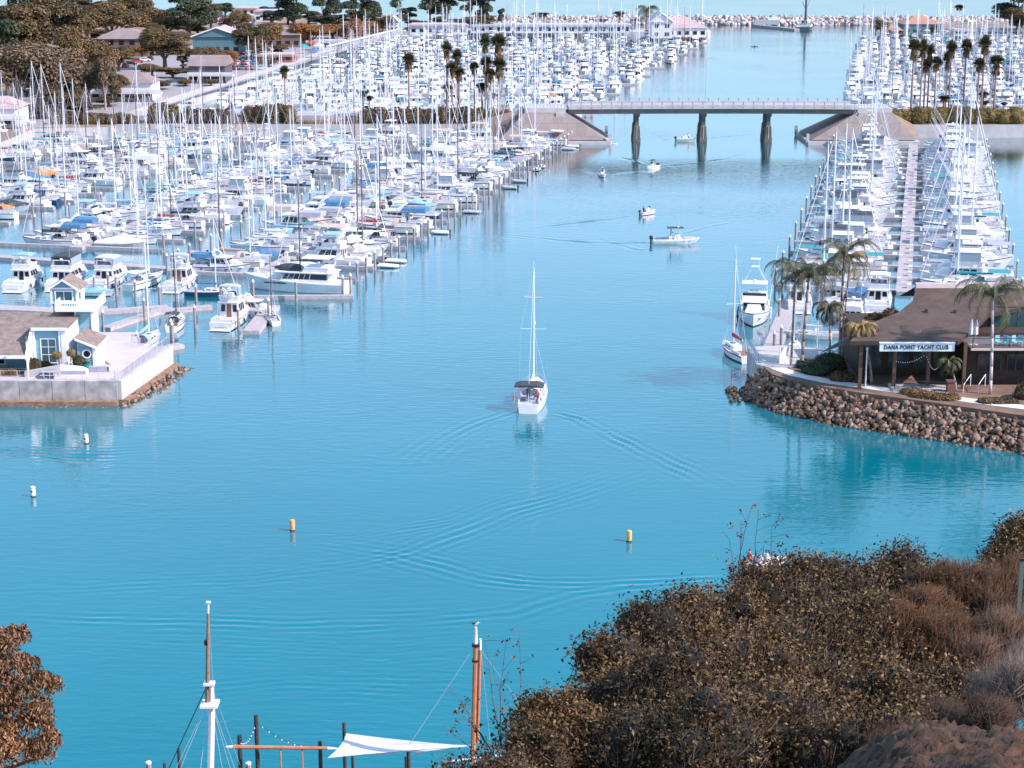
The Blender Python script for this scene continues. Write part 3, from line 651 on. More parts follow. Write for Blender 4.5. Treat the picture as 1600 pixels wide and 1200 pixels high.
def runabout(key, L, side, stripe, canvas, look, ttop=True, motors=1, cover=False):
    B = L*.33; f0, f1 = .62, .98; t = thing('motorboat', look, 'motorboat')
    hull_mb(L, B, f0, f1, side, stripe, rake=.13, tran=.9, bow_pow=2.6).build('hull', t)
    if cover:
        b = MB(); rg = []
        for x, h, k in ((-.49, .1, .9), (-.2, .55, 1), (.05, .85, 1), (.25, .4, .82), (.46, .12, .2)):
            w_ = B/2*k*1.02; z = f0+.05+(f1-f0)*max(0, x+.5)**2; rg.append([(x*L, -w_, z-.15), (x*L, -w_*.9, z+.05), (x*L, 0, z+h), (x*L, w_*.9, z+.05), (x*L, w_, z-.15)])
        b.loft(rg, CANV[canvas], CANV[canvas], CANV[canvas], closed=False); b.build('boat_cover', t)
    else:
        b = MB(); q = house(b, -.05*L, .09*L, B*.32, B*.28, f0, f0+.95, .3, .0, WHITE); b.box((-.14*L, 0, f0+.35), (.45, B*.4, .7), WHITE); b.box((.26*L, 0, f1-.1), (.2*L, B*.42, .25), CREAM)
        for s in (-1, 1): b.box((-.12*L, s*B*.45, f0+.1), (.6*L, .12, .2), WHITE)
        b.box((-.05*L, 0, f0+.015), (.72*L, B*.75, .03), GREYC)
        c = b.build('console', t); b = MB(); b.panel([(.07*L, -B*.16, f0+.93), (.07*L, B*.16, f0+.93), (.05*L, B*.15, f0+1.3), (.05*L, -B*.15, f0+1.3)], 0, 1, 0, 1, 0, GLASS); b.build('windscreen', c)
        if ttop:
            b = MB(); z = f0+2.05; b.loft([[(x, -B*.36, z-.06), (x, -B*.3, z), (x, B*.3, z), (x, B*.36, z-.06), (x, 0, z-.1)] for x in (-.2*L, 0, .14*L)], CANV[canvas], CANV[canvas], CANV[canvas])
            for x in (-.12*L, .07*L):
                for s in (-1, 1): b.tube((x, s*B*.22, f0), (x, s*B*.28, z-.07), .028, ALU, n=4)
            b.tube((.05*L, -.3, z), (.02*L, -.3, z+2.2), .012, WHITE, n=3); b.lathe((.03*L, 0, z), [(.18, 0), (.2, .1), (.05, .2)], WHITE, 8)
            b.build('canopy', t)
    for k in range(motors):
        y = (k-(motors-1)/2)*.5; b = MB(); b.loft([[(-L/2-.55, y-.17, .75), (-L/2-.05, y-.17, .75), (-L/2-.05, y+.17, .75), (-L/2-.55, y+.17, .75)], [(-L/2-.6, y-.2, 1.0), (-L/2+.0, y-.2, 1.0), (-L/2+.0, y+.2, 1.0), (-L/2-.6, y+.2, 1.0)], [(-L/2-.5, y-.13, 1.25), (-L/2-.1, y-.13, 1.25), (-L/2-.1, y+.13, 1.25), (-L/2-.5, y+.13, 1.25)]], BLACK, BLACK, BLACK)
        b.box((-L/2-.32, y, .25), (.22, .16, 1.1), BLACK); b.build('outboard_motor', t)
    if L > 5: rail_mb(L, B, f0, f1, .6, .35, .9).build('railing', t)
    return finish(key, t, look, 'motor', L, B, 2)
def dinghy(key, m, look):
    t = thing('dinghy', look, 'dinghy'); b = MB(); L, B = 3.1, 1.5
    pts = [(-1.6, .6), (0, .62), (.9, .5), (1.4, .22), (1.5, 0), (1.4, -.22), (.9, -.5), (0, -.62), (-1.6, -.6)]
    for a, c in zip(pts, pts[1:]): b.tube((*a, .3), (*c, .3), .22, m, n=7)
    b.build('hull', t); b = MB(); b.box((-.1, 0, .14), (2.6, 1.0, .06), GREYC); b.box((-.4, 0, .4), (.25, 1.1, .06), WHITE); b.build('seat', t)
    b = MB(); b.box((-1.75, 0, .6), (.3, .3, .35), BLACK, taper=.8); b.box((-1.75, 0, .15), (.15, .12, .7), BLACK); b.build('outboard_motor', t)
    return finish(key, t, look, 'dinghy', 3.2, 1.6, .5)
SB = []
for i, (L, sd_c, st, cv, db, jb, dk, mk, bm_) in enumerate([
    (9.5, WHITE, BLUEC, 'blue', True, 'white', False, 1.36, False), (11, WHITE, NAVY, 'white', True, 'white', False, 1.42, False), (8.2, WHITE, None, 'light blue', False, None, False, 1.3, False),
    (12.5, WHITE, BLUEC, 'teal', True, 'white', False, 1.45, True), (10, CREAM, TEAK, 'tan', True, None, True, 1.33, False), (7.6, WHITE, REDC, 'red', False, None, False, 1.32, False),
    (10.5, NAVY, WHITE, 'blue', True, 'white', False, 1.38, False), (13.5, WHITE, None, 'grey', True, 'white', False, 1.45, True), (9, WHITE, TEAL, 'light blue', True, None, False, 1.35, False),
    (11.5, WHITE, NAVY, 'white', True, 'light blue', False, 1.48, True), (8.8, CREAM, None, 'white', True, None, False, 1.4, False), (10.2, WHITE, NAVY, 'charcoal', True, 'white', True, 1.36, True)]):
    hn = 'navy' if sd_c is NAVY else 'cream' if sd_c is CREAM else 'white'
    sailboat('s%d' % i, L, sd_c, st, cv, '%s sailboat with %s sail cover' % (hn, cv), db, jb, dk, mk, bm_); SB.append('s%d' % i)
MBK = []
for i, (L, sd_c, st, cv, kw, lk) in enumerate([
    (12, WHITE, None, 'white', {}, 'white flybridge cruiser with white canopy'), (13.5, WHITE, NAVY, 'white', {}, 'white flybridge cruiser with navy stripe'),
    (11, CREAM, None, 'tan', {'aft': True}, 'cream motor yacht with tan canopy'), (12.5, WHITE, None, 'charcoal', {'aft': True}, 'white motor yacht with charcoal canopy'),
    (12, WHITE, None, 'white', {'tower': 1, 'arch': False}, 'white sport fisher with low tower'), (13.5, WHITE, BLUEC, None, {'tower': 2, 'arch': False}, 'white sport fisher with high tower'),
    (9, WHITE, BLUEC, 'grey', {'fly': False}, 'white express cruiser with grey canvas'), (9.5, WHITE, None, 'white', {'fly': False}, 'white express cruiser with white canvas'),
    (10, WHITE, NAVY, 'blue', {'fly': False}, 'white express cruiser with blue canvas'), (10.5, WHITE, TEAK, 'white', {'trawler': True}, 'white trawler yacht with wooden door'),
    (9, CREAM, REDC, 'tan', {'fly': False, 'arch': False}, 'cream cabin cruiser with tan canvas'), (11, WHITE, None, 'light blue', {}, 'white flybridge cruiser with light blue canopy')]):
    cruiser('c%d' % i, L, sd_c, st, cv, lk, **kw); MBK.append('c%d' % i)
RBK = []
for i, (L, sd_c, st, cv, kw, lk) in enumerate([
    (7.2, WHITE, None, 'white', {'motors': 2}, 'white open motorboat with white top'), (6.4, WHITE, BLUEC, 'blue', {}, 'white open motorboat with blue top'),
    (6.5, WHITE, REDC, 'light blue', {'cover': True}, 'white runabout under light blue cover'), (6.8, WHITE, None, 'charcoal', {'cover': True}, 'white runabout under charcoal cover'),
    (6.2, WHITE, None, 'blue', {'cover': True}, 'white runabout under blue cover'), (6.6, CREAM, None, 'white', {'cover': True}, 'cream runabout under white cover'),
    (6.0, WHITE, None, 'orange', {'cover': True}, 'white runabout under orange cover')]):
    runabout('r%d' % i, L, sd_c, st, cv, lk, **kw); RBK.append('r%d' % i)
dinghy('d0', mat('grey_rubber', (.4, .4, .43), .6, .1), 'grey inflatable dinghy'); dinghy('d1', WHITE, 'white dinghy')
def put(key, x, y, rz, label, group, sc_=1.0, z=0, only=None, cat=None):
    p = PRO[key]
    if not p['used'] and not only:
        p['used'] = True; r = p['root']; r.location = (x, y, z); r.rotation_euler = (0, 0, rz); r.scale = (sc_,)*3; r['label'] = label; r['group'] = group
    else: r = dup(p['root'], (x, y, z), rz, label, group, sc_, only=only)
    if cat: r['category'] = cat
    return r
FLAT = {}
GM = []
def flat(key):          # all parts of a boat as arrays, for the far crowd of boats
    if key in FLAT: return FLAT[key]
    Vs = []; Fs = []; Ms = []; o = 0
    skip = ('cockpit_locker', 'railing', 'antenna', 'fender', 'outrigger', 'curtain')
    def rec(r):
        nonlocal o, Ms
        for c in KIDS.get(r.name, []):
            if c.name.split('.')[0] not in skip:
                me = c.data; me.calc_loop_triangles(); v = np.empty(len(me.vertices)*3); me.vertices.foreach_get('co', v); v = v.reshape(-1, 3)
                tr = np.array([t.vertices[:] for t in me.loop_triangles]); mi = [t.material_index for t in me.loop_triangles]
                for m in me.materials:
                    if m not in GM: GM.append(m)
                mp = [GM.index(m) for m in me.materials]
                Vs.append(v); Fs.append(tr+o); Ms += [mp[k] for k in mi]; o += len(v)
            rec(c)
    rec(PRO[key]['root']); FLAT[key] = (np.concatenate(Vs), np.concatenate(Fs), np.array(Ms)); return FLAT[key]
# ================================================================== MARINAS
A = R(12.3); U = Vector((math.sin(A), math.cos(A), 0)); VV = Vector((math.cos(A), -math.sin(A), 0))
OL = Vector((-23.2, 264.3, 0)); OR = Vector((43.0, 293.0, 0))
def inview(p, m=30, top=-5, bot=1230):
    c, r = proj(p); return -m < c < 1600+m and top < r < bot
SPOTS = []         # (dist, kind, key, x, y, rz, scale, label, group)
PILES = []
def pick(psail, big=True, small=.14):
    r = random.random()
    if r < psail: return random.choice(SB)
    if r < psail+small: return random.choice(RBK)
    return random.choice(MBK)
def finger_dock(name, label, O, t0, s0, s1, halfs, pitch, psail, side_names, group, w=2.4, maxL=(12.5, 12.5), pile_out=True):
    th = thing(name, label, 'dock', (0, 0, 0)); b = MB()
    def pt(s, t, z=0): q = O+U*s+VV*t; return (q.x, q.y, z)
    def slab(sa, sb, ta, tb, z, bb): bb.hexa([pt(sa, ta, -.15), pt(sa, tb, -.15), pt(sb, tb, -.15), pt(sb, ta, -.15), pt(sa, ta, z), pt(sa, tb, z), pt(sb, tb, z), pt(sb, ta, z)], PLANK)
    slab(s0-1, s1, t0-w/2, t0+w/2, .5, b); b.build('walkway', th)
    bx = MB()
    s = s0+2
    while s < s1-3:
        if inview(pt(s, t0)):
            bx = MB(); bx.box((*pt(s, t0+random.choice((-1, 1))*(w/2-.35))[:2], .8), (.55, .9, .6), WHITE, rz=-A); bx.build('dock_box', th)
        s += pitch
    for sg, half, sn, mL in ((1, halfs[0], side_names[0], maxL[0]), (-1, halfs[1], side_names[1], maxL[1])):
        s = s0+.6; k = 0; idx = 0
        while s < s1-1:
            if k % 2 == 0:
                if inview(pt(s, t0+sg*half/2), 60):
                    b = MB(); ta, tb = sorted((t0+sg*w/2, t0+sg*(w/2+half))); slab(s-.45, s+.45, ta, tb, .48, b); b.build('finger', th)
            PILES.append((pt(s, t0+sg*(w/2+half+.1)), sn)) if (pile_out or k % 3 == 0) else None
            sc_s = s+(pitch/2+.1 if k % 2 == 0 else pitch/2-.1)
            if random.random() < .985:
                key = pick(psail)
                while mL > 15 and PRO[key]['L'] < 11.5: key = pick(psail)
                p = PRO[key]; sc1 = random.uniform(.72 if mL < 15 else .86, 1.04)*mL/p['L'] if random.random() < (.75 if mL < 15 else .95) else random.uniform(.9, 1.1); sc1 = min(1.36 if p['kind'] == 'motor' else 1.12, sc1)
                if p['L']*sc1 > mL: sc1 = mL/p['L']
                if p['B']*sc1 > pitch-.35: sc1 = (pitch-.35)/p['B']
                Lb = p['L']*sc1; ctr = t0+sg*(w/2+.7+Lb/2+(random.uniform(0, .6)*max(0, half-Lb-.3) if half > 14.5 else 0)); bowin = random.random() < (.55 if p['kind'] == 'motor' else .7)
                x, y, _ = pt(sc_s, ctr); d = -sg if bowin else sg; rz = (-A if d > 0 else PI-A)+random.uniform(-.02, .02)
                if inview((x, y, 2), 70):
                    idx += 1
                    SPOTS.append((math.hypot(x, y), p['kind'], key, x, y, rz, sc1, '%s, %s from front, %s' % (p['look'], ordn(idx), sn), group))
                    if random.random() < .35 and half > 13 and Lb < half-1 and pile_out:
                        dt = t0+sg*(w/2+half+1.6); q = pt(sc_s, dt); kk = random.choice(['d0', 'd1', 'r3'])
                        if kk[0] == 'd' : SPOTS.append((math.hypot(q[0], q[1]), 'dinghy', kk, q[0], q[1], -A+random.choice((0, PI/2, PI)), 1, '%s tied at the %s pile, %s' % (PRO[kk]['look'], ordn(idx), sn), 'dinghies tied at the slip ends'))
            s += pitch; k += 1
    return th
finger_dock('floating_dock', 'long plank dock nearest the channel in the left marina', OL, -17, 7, 186, (14.2, 13.4), 4.6, .5, ('channel side of left outer dock', 'inner side of left outer dock'), 'boats berthed in the left marina', maxL=(14, 13))
finger_dock('floating_dock', 'long plank dock in the middle of the left marina', OL, -54, 24, 186, (13.4, 13.2), 4.5, .58, ('right side of left middle dock', 'left side of left middle dock'), 'boats berthed in the left marina', pile_out=False)
finger_dock('floating_dock', 'long plank dock behind the blue tower in the left marina', OL, -91, 26, 184, (13.4, 12.6), 4.4, .62, ('right side of left inner dock', 'left side of left inner dock'), 'boats berthed in the left marina', pile_out=False)
finger_dock('floating_dock', 'plank dock at the far left edge of the left marina', OL, -127, 40, 176, (12.6, 12.6), 4.4, .6, ('right side of left shore dock', 'left side of left shore dock'), 'boats berthed in the left marina', pile_out=False)
finger_dock('floating_dock', 'wide plank dock down the middle of the right marina', OR, 19.6, -27, 152, (15.2, 17.2), 4.8, .26, ('right side of right marina dock', 'channel side of right marina dock'), 'boats berthed in the right marina', pile_out=False, w=2.2, maxL=(15.5, 17))
finger_dock('floating_dock', 'short plank dock at the right edge of the right marina', OR, 61, 100, 160, (11, 11), 4.7, .4, ('right side of right edge dock', 'left side of right edge dock'), 'boats berthed in the right marina')
# far basins beyond the bridge : boats berthed bow or stern to the camera
def basin(y0, y1, xl, xr, step, psail, nm, group):
    y = y0; row = 0
    while y < y1:
        for off, hd in ((0, PI/2), (14.5, -PI/2)):
            row += 1; x = xl(y+off); idx = 0
            while x < xr(y+off):
                key = pick(psail, small=.1); p = PRO[key]; sc1 = min(random.uniform(.92, 1.12), 12.5/p['L'])
                h = hd if random.random() < .7 else -hd
                px, py = x+random.uniform(-.3, .3), y+off+6+random.uniform(-.6, .6)
                if random.random() < .95 and inview((px, py, 2), 12):
                    idx += 1
                    SPOTS.append((math.hypot(px, py), p['kind'], key, px, py, h+random.uniform(-.04, .04), sc1, '%s, %s from left in %s row, %s' % (p['look'], ordn(idx), ordn(row), nm), group))
                x += max(4.3, p['B']*sc1+.75)
        t = thing('floating_dock', 'plank dock of the %s pair of boat rows behind the bridge, %s' % (ordn(row//2), nm), 'dock', (0, 0, 0)); b = MB()
        a, c = xl(y+13)-1, min(xr(y+13), .29*y+4); b.box(((a+c)/2, y+13.3, .2), (c-a, 2.0, .6), PLANK); b.build('walkway', t)
        y += step
basin(487, 812, lambda y: -94+(y-464)*.116+6, lambda y: 14+(y-480)*.216, 33, .45, 'west basin', 'boats berthed beyond the bridge, west basin')
basin(486, 800, lambda y: 100+(max(y, 540)-563)*.2+3, lambda y: .29*y+3, 33, .45, 'east basin', 'boats berthed beyond the bridge, east basin')
SPOTS.sort(key=lambda s: s[0])
cnt = {}
rest = {'sail': [], 'motor': []}
PARTS_FAR = {'hull', 'cabin', 'window', 'mast', 'boom', 'sail_cover', 'flybridge', 'canopy', 'tower', 'boat_cover', 'rigging'}
used_labels = set()
def near_special(x, y): return any(math.hypot(x-a, y-c) < r for a, c, r in KEEPOUT)
KEEPOUT = [(-30, 265, 9)]
for d, kd, key, x, y, rz, s1, lb, gr in SPOTS:
    if near_special(x, y): continue
    cnt[kd] = cnt.get(kd, 0)+1
    if cnt[kd] > (296 if kd == 'sail' else 290) and kd in rest: rest[kd].append((key, x, y, rz, s1)); continue
    put(key, x, y, rz, lb, gr, s1, only=None if d < 455 else PARTS_FAR)
for kd, lst in rest.items():
    if not lst: continue
    Vs = []; Fs = []; Ms = []; o = 0
    for key, x, y, rz, s1 in lst:
        V0, F0, M0 = flat(key); v = rotz(V0*s1, rz)+np.array([x, y, 0]); Vs.append(v); Fs.append(F0+o); Ms.append(M0); o += len(v)
    ob = npmesh('moored_sailboats' if kd == 'sail' else 'moored_motorboats', np.concatenate(Vs), np.concatenate(Fs), GM, np.concatenate(Ms))
    tag(ob, 'dense far rows of %s berthed near the harbour mole' % ('sailboats' if kd == 'sail' else 'white motorboats'), 'sailboats' if kd == 'sail' else 'motorboats', kind='stuff')
print('BOATS', cnt, {k: len(v) for k, v in rest.items()})
# piles at the slip ends
pb = MB(); pb.tube((0, 0, -1.5), (0, 0, 2.7), .19, WOODP, .18, 8); pp = thing('dock_piling', 'round dock piling with pale cap', 'piling'); pb.build('post', pp)
pb = MB(); pb.lathe((0, 0, 2.7), [(.2, 0), (.2, .12), (.02, .42)], PILET, 8); pb.build('cap', pp)
n = 0
PILES.sort(key=lambda q: q[0][1])
def pile(x, y, label, group='pilings at the slip ends', sc_=1):
    global n
    n += 1
    if n == 1: pp.location = (x, y, 0); pp['label'] = label; pp['group'] = group; return pp
    return dup(pp, (x, y, 0), 0, label, group)
for (p, nm) in PILES:
    if n < 240 and inview((p[0], p[1], 2), 5) and not near_special(p[0], p[1]): pile(p[0], p[1], 'round weathered piling at a slip end, %s' % nm)
# ------------------------------------------------------------------ front docks and the boats that can be told apart
def plain_dock(label, polys, z=.5):
    t = thing('floating_dock', label, 'dock', (0, 0, 0))
    for i, p in enumerate(polys):
        b = MB(); b.prism(p, -.15, z-(.02*i), PLANK); b.build('walkway' if i == 0 else 'finger', t)
    return t
def q4(a, c, w):     # rectangle along a->c of width w
    a = Vector(a); c = Vector(c); d = (c-a).normalized(); n_ = Vector((-d.y, d.x))*w/2; return [tuple(a+n_), tuple(a-n_), tuple(c-n_), tuple(c+n_)]
fd = lambda s, t: tuple((OL+U*s+VV*t)[:2])
plain_dock('long cross dock behind the boats moored stern to the camera', [q4(fd(17.5, -98), fd(8.5, -26), 2.2)])
W2 = lambda c, r: tuple(W(c, r, .4)[:2])
plain_dock('pale floating dock beside the blue tower with two short fingers', [q4(W2(-60, 478), W2(150, 488), 3.0), q4(W2(120, 488), W2(160, 478), 2.0), q4(W2(165, 512), W2(262, 480), 1.6), q4(W2(262, 478), W2(150, 486), 1.8)])
plain_dock('pale floating dock between the white trawler and the small sailboat', [q4(W2(392, 518), W2(425, 478), 2.2), q4(W2(230, 488), W2(330, 478), 1.4)])
plain_dock('narrow dock along the long white yacht', [q4(W2(395, 463), W2(552, 462), .9)])
plain_dock('small landing dock below the yacht club railing', [q4(W2(1200, 560), W2(1235, 470), 2.2), q4(W2(1215, 520), W2(1330, 520), 1.6)])
plain_dock('dock end with piles right of the concrete wharf', [q4(W2(205, 552), W2(283, 538), 1.6)])
def moor(key, px, r, head, label, sc_=1.0, cat=None, anchor='stern'):
    p = W(px, r); Lb = PRO[key]['L']*sc_/2; d = Vector((math.cos(head), math.sin(head)))*(Lb if anchor == 'stern' else -Lb if anchor == 'bow' else 0)
    return put(key, p.x+d.x, p.y+d.y, head, label, 'boats on the front docks', sc_, cat=cat)
HU = PI/2-A
moor('c11', 20, 457, HU+.1, 'white flybridge motor yacht moored stern on, leftmost in the front row', 1.0)
moor('c3', 88, 456, HU+.1, 'motor yacht with charcoal canopy and dark saloon, second from left in front row', .95)
moor('c1', 146, 455, HU, 'white motor yacht moored stern on directly behind the blue tower', .85)
moor('s9', 200, 455, HU-.15, 'white sailboat with blue bimini in the front row right of the tower', .85)
moor('c9', 268, 458, HU+.05, 'white trawler with orange wooden door moored stern to the camera', .95)
moor('s6', 330, 462, -.1, 'navy hulled sailboat with open cockpit beside the orange-doored trawler', .72, anchor='mid')
moor('c9', 345, 517, HU+.03, 'tall white trawler yacht with dark doorway nearest the open channel', 1.0)
moor('c7', 396, 492, -.25, 'white cruiser with windowed hardtop behind the nearest trawler', .8, anchor='mid')
moor('s4', 432, 510, HU+.5, 'small cream sailboat with dark mast at the end of the front dock', .62)
moor('s11', 268, 520, HU+.25, 'white sailboat with charcoal bimini in front of the pale floating dock', .8)
moor('s8', 212, 556, HU+.1, 'pale sailboat with light blue canvas moored against the wharf railing', 1.05)
moor('r2', 150, 462, -.2, 'small white runabout beside the tower balcony', .9, anchor='mid')
# the long white yacht
def long_yacht():
    t = thing('motor_yacht', 'long white motor yacht with dark window band and charcoal tender cover', 'motorboat', (0, 0, 0)); L, B = 16.0, 4.6; f0, f1 = 1.35, 2.3
    hull_mb(L, B, f0, f1, WHITE, None, rake=.08, tran=.9, bow_pow=2.4, n=16).build('hull', t)
    b = MB(); q = house(b, -.36*L, .12*L, 3.7, 3.1, f0, f0+1.5, .9, .2, WHITE); b.box((-2.0, 0, f0+1.55), (8.8, 3.9, .1), WHITE); q2 = house(b, .08*L, .33*L, 2.6, 2.0, f0+.1, f1+.15, 1.2, 0, WHITE)
    c = b.build('cabin', t); b = MB()
    for k in 'sp': wins(b, q[k], [(.02, .12), (.135, .235), (.25, .35), (.365, .465), (.48, .58), (.6, .96)], .4, .9)
    wins(b, q['f'], [(.04, .48), (.52, .96)], .3, .9)
    for s in (-1, 1): b.box((.14*L, s*2.16, f0-.0), (3.6, .06, .18), GLASS)
    b.build('window', c)
    b = MB(); rg = [[(x, r_*math.cos(a), f0+1.75+h*max(0, math.sin(a))) for a in [PI*j/6 for j in range(7)]] for x, r_, h in ((-1.4, .5, .3), (-.6, .9, .75), (.6, 1.0, .85), (1.8, .9, .7), (3.0, .4, .3))]
    b.loft(rg, DARKC, DARKC, DARKC, closed=False); b.build('tender_cover', t)
    b = MB(); qf = house(b, -.34*L, -.1*L, 3.0, 3.2, f0+1.6, f0+2.3, .3, -.1, WHITE); b.build('flybridge', t)
    b = MB(); z = f0+3.6; b.box((-3.6, 0, z), (4.2, 3.2, .08), WCAN)
    for x in (-5.6, -1.6):
        for s in (-1, 1): b.tube((x, s*1.5, f0+1.6), (x, s*1.5, z), .03, STEEL, n=4)
    b.build('canopy', t); rail_mb(L, B, f0, f1, .5, .7, .9).build('railing', t)
    return t
ly = long_yacht(); p1 = W(545, 459); p0 = W(388, 446); d = Vector((p0.x-p1.x, p0.y-p1.y)).normalized(); hd = PI-A
ly.location = (p1.x-math.cos(-A)*8.2, p1.y+1.2+math.sin(A)*8.2, 0); ly.rotation_euler = (0, 0, hd)
for px, r in ((162, 520), (212, 470), (230, 478), (250, 478), (305, 512), (226, 500), (148, 462), (268, 535), (373, 515), (420, 500), (463, 470), (396, 470), (536, 463), (548, 460), (1209, 555), (1220, 545), (1217, 500), (1222, 470), (307, 478), (215, 555), (270, 540), (182, 461), (170, 458)):
    p = W(px, r); pile(p.x, p.y, 'round weathered piling with pale cap on the front docks', 'pilings of the front docks')
moor('c5', 1176, 514, -PI/2-.15, 'white sport fisher with tall outriggers facing the camera by the yacht club', .95, anchor='bow')
moor('s5', 1168, 568, PI/2+.25, 'white sailboat with dark mast and red canvas off the yacht club railing', 1.1)
moor('s2', 1232, 560, PI/2-.3, 'small white sailboat between the club palms', .8)
moor('s10', 1262, 528, 2.9, 'small cream sailboat left of the thickest palm trunk', .7, anchor='mid')
moor('s7', 1285, 566, 2.8, 'small white sailboat with grey sail cover close under the club palms', .55, anchor='mid')
moor('c7', 1330, 515, HU, 'white cruiser moored left of the club roof', 1.0)
moor('c0', 1370, 490, HU, 'white flybridge cruiser just above the club roof edge', .95)
moor('r4', 1392, 470, HU+PI/2, 'white runabout under blue cover above the club roof', 1.2)
moor('c4', 1250, 490, HU+.1, 'white sport fisher behind the club palms', .9)
moor('c6', 1300, 480, HU, 'white express cruiser behind the two tallest club palms', 1.0)
# ------------------------------------------------------------------ people
def person(pose, shirt, trousers, hair, label, loc, rz, parent_scale=1.0):
    J = {'stand': [(0, 0, .95), (0, 0, 1.2), (0, 0, 1.42), (0, .01, 1.52), (.02, 0, 1.66), (.1, 0, .9), (.1, .02, .5), (.1, 0, .08), (.1, .14, .03), (.19, 0, 1.4), (.26, .08, 1.15), (.2, .3, 1.12), (.19, .38, 1.12)],
         'sit': [(0, 0, .5), (0, -.02, .75), (0, 0, .98), (0, .02, 1.08), (.0, .04, 1.2), (.1, .05, .48), (.12, .42, .5), (.12, .42, .1), (.12, .54, .04), (.19, 0, .95), (.25, .12, .74), (.2, .34, .72), (.19, .42, .72)]}[pose]
    r = [.15, .15, .15, .06, .1, .095, .065, .045, .04, .06, .045, .035, .03]
    vs = list(J); rs = list(r); e = [(0, 1), (1, 2), (2, 3), (3, 4), (0, 5), (5, 6), (6, 7), (7, 8), (2, 9), (9, 10), (10, 11), (11, 12)]
    for k in range(5, 13): vs.append((-J[k][0], J[k][1], J[k][2])); rs.append(r[k])
    e += [(0, 13), (13, 14), (14, 15), (15, 16), (2, 17), (17, 18), (18, 19), (19, 20)]
    me = bpy.data.meshes.new('body'); me.from_pydata(vs, e, []); o = bpy.data.objects.new('tmp_body', me); sc.collection.objects.link(o)
    md = o.modifiers.new('s', 'SKIN'); lay = me.skin_vertices[0].data
    for i_, v in enumerate(lay): v.radius = (rs[i_], rs[i_]*.8); v.use_root = (i_ == 0)
    o.modifiers.new('d', 'SUBSURF').levels = 1
    dg = bpy.context.evaluated_depsgraph_get(); m2 = bpy.data.meshes.new_from_object(o.evaluated_get(dg)); bpy.data.objects.remove(o); m2.name = 'person'
    ob = bpy.data.objects.new('person', m2); sc.collection.objects.link(ob); m2.materials.clear()
    for m in (shirt, trousers, SKIN): m2.materials.append(m)
    hip = J[0][2]+.03; nk = J[3][2]-.03
    for p in m2.polygons:
        c = p.center; p.use_smooth = True
        p.material_index = 2 if c.z > nk else 0 if (c.z > hip and (abs(c.x) < .24 and c.y < .2)) else 2 if (c.y > .2 and c.z > hip+.05 and pose == 'stand') or (pose == 'sit' and c.z > .62) else 1
    b = MB(); h = J[4]; V_, F_ = I1; b.add([(h[0]*0+v[0]*.105, h[1]-.015+v[1]*.12, h[2]+.05+max(-.03, v[2]*.1)) for v in V_], [tuple(f) for f in F_], hair); b.build('hair', ob, True)
    ob.location = loc; ob.rotation_euler = (0, 0, rz); return tag(ob, label, 'person')
HAIR = mat('dark_hair', (.03, .02, .015), .7); WSH = mat('white_shirt', (.75, .7, .72), .8); NSH = mat('dark_shirt', (.04, .05, .07), .8); RSH = mat('red_shirt', (.5, .08, .06), .8); BSH = mat('blue_shorts', (.06, .1, .2), .8)
# ------------------------------------------------------------------ boats under way in the channel
sailboat('under_way', 11.2, WHITE, None, 'white', 'white sailboat motoring away up the middle of the channel with charcoal bimini', True, None, False, 1.24, False)
su = PRO['under_way']['root']; p = W(833, 647); su.location = (p.x, p.y+5.6, 0); su.rotation_euler = (0, 0, PI/2-.1)
b = MB(); z = 3.1
b.loft([[(x, -1.6, z-.18), (x, -.9, z), (x, .9, z), (x, 1.6, z-.18), (x, 1.6, z-.24), (x, -1.6, z-.24)] for x in (-5.2, -4.2, -3.0)], DARKC, DARKC, DARKC)
for x in (-5.1, -3.1):
    for s in (-1, 1): b.tube((x, s*1.55, 1.1), (x, s*1.55, z-.2), .025, STEEL, n=4)
b.build('bimini', su)
b = MB(); b.lathe((-5.4, -1.5, 1.7), [(.05, -.25), (.2, -.2), (.2, .2), (.05, .25)], WHITE, 8); b.box((-5.3, 1.6, 1.75), (.4, .12, .5), REDC); b.build('life_ring', su)
def on(root, x, y, z):
    c, s = math.cos(root.rotation_euler[2]), math.sin(root.rotation_euler[2]); l = root.location; return (l[0]+c*x-s*y, l[1]+s*x+c*y, z)
person('stand', NSH, BSH, HAIR, 'person in dark shirt standing at the wheel of the motoring sailboat', on(su, -4.3, .1, 1.0), su.rotation_euler[2]-PI/2)
person('sit', RSH, BSH, HAIR, 'person in red shirt seated to the right in the motoring sailboat', on(su, -3.6, -.9, .98), su.rotation_euler[2])
runabout('sport', 7.9, WHITE, None, 'charcoal', 'white sport boat with charcoal top crossing the channel to the right', True, 2)
r = PRO['sport']['root']; p = W(1057, 380); r.location = (p.x, p.y, 0); r.rotation_euler = (0, 0, .03)
person('stand', NSH, NSH, HAIR, 'person in dark clothes standing at the console of the sport boat', on(r, -.9, .2, .66), -PI/2)
r = put('r1', *W(941, 276)[:2], -PI/2+.1, 'small white boat with dark canopy heading to the camera, left of the other', 'boats under way', .72)
person('sit', WSH, BSH, HAIR, 'person in white shirt seated in the left canopied boat', on(r, -.5, .4, .3), PI)
r = put('r0', *W(1019, 263)[:2], -PI/2-.55, 'small white boat with dark canopy turned slightly left, below the bridge', 'boats under way', .68)
for o_ in (r,):
    for c in KIDS.get(o_.name, []):
        if c.name.startswith('canopy'): c.data = c.data.copy(); c.data.materials.clear(); c.data.materials.append(DARKC); c.data.materials.append(ALU); c.data.materials.append(WHITE)
person('sit', NSH, BSH, HAIR, 'person in dark shirt seated in the right canopied boat', on(r, -.5, -.3, .3), PI-.5)
runabout('skiff', 4.6, mat('grey_green_hull', (.35, .42, .4), .5), None, 'white', 'low grey green skiff passing under the bridge', False, 1, False)
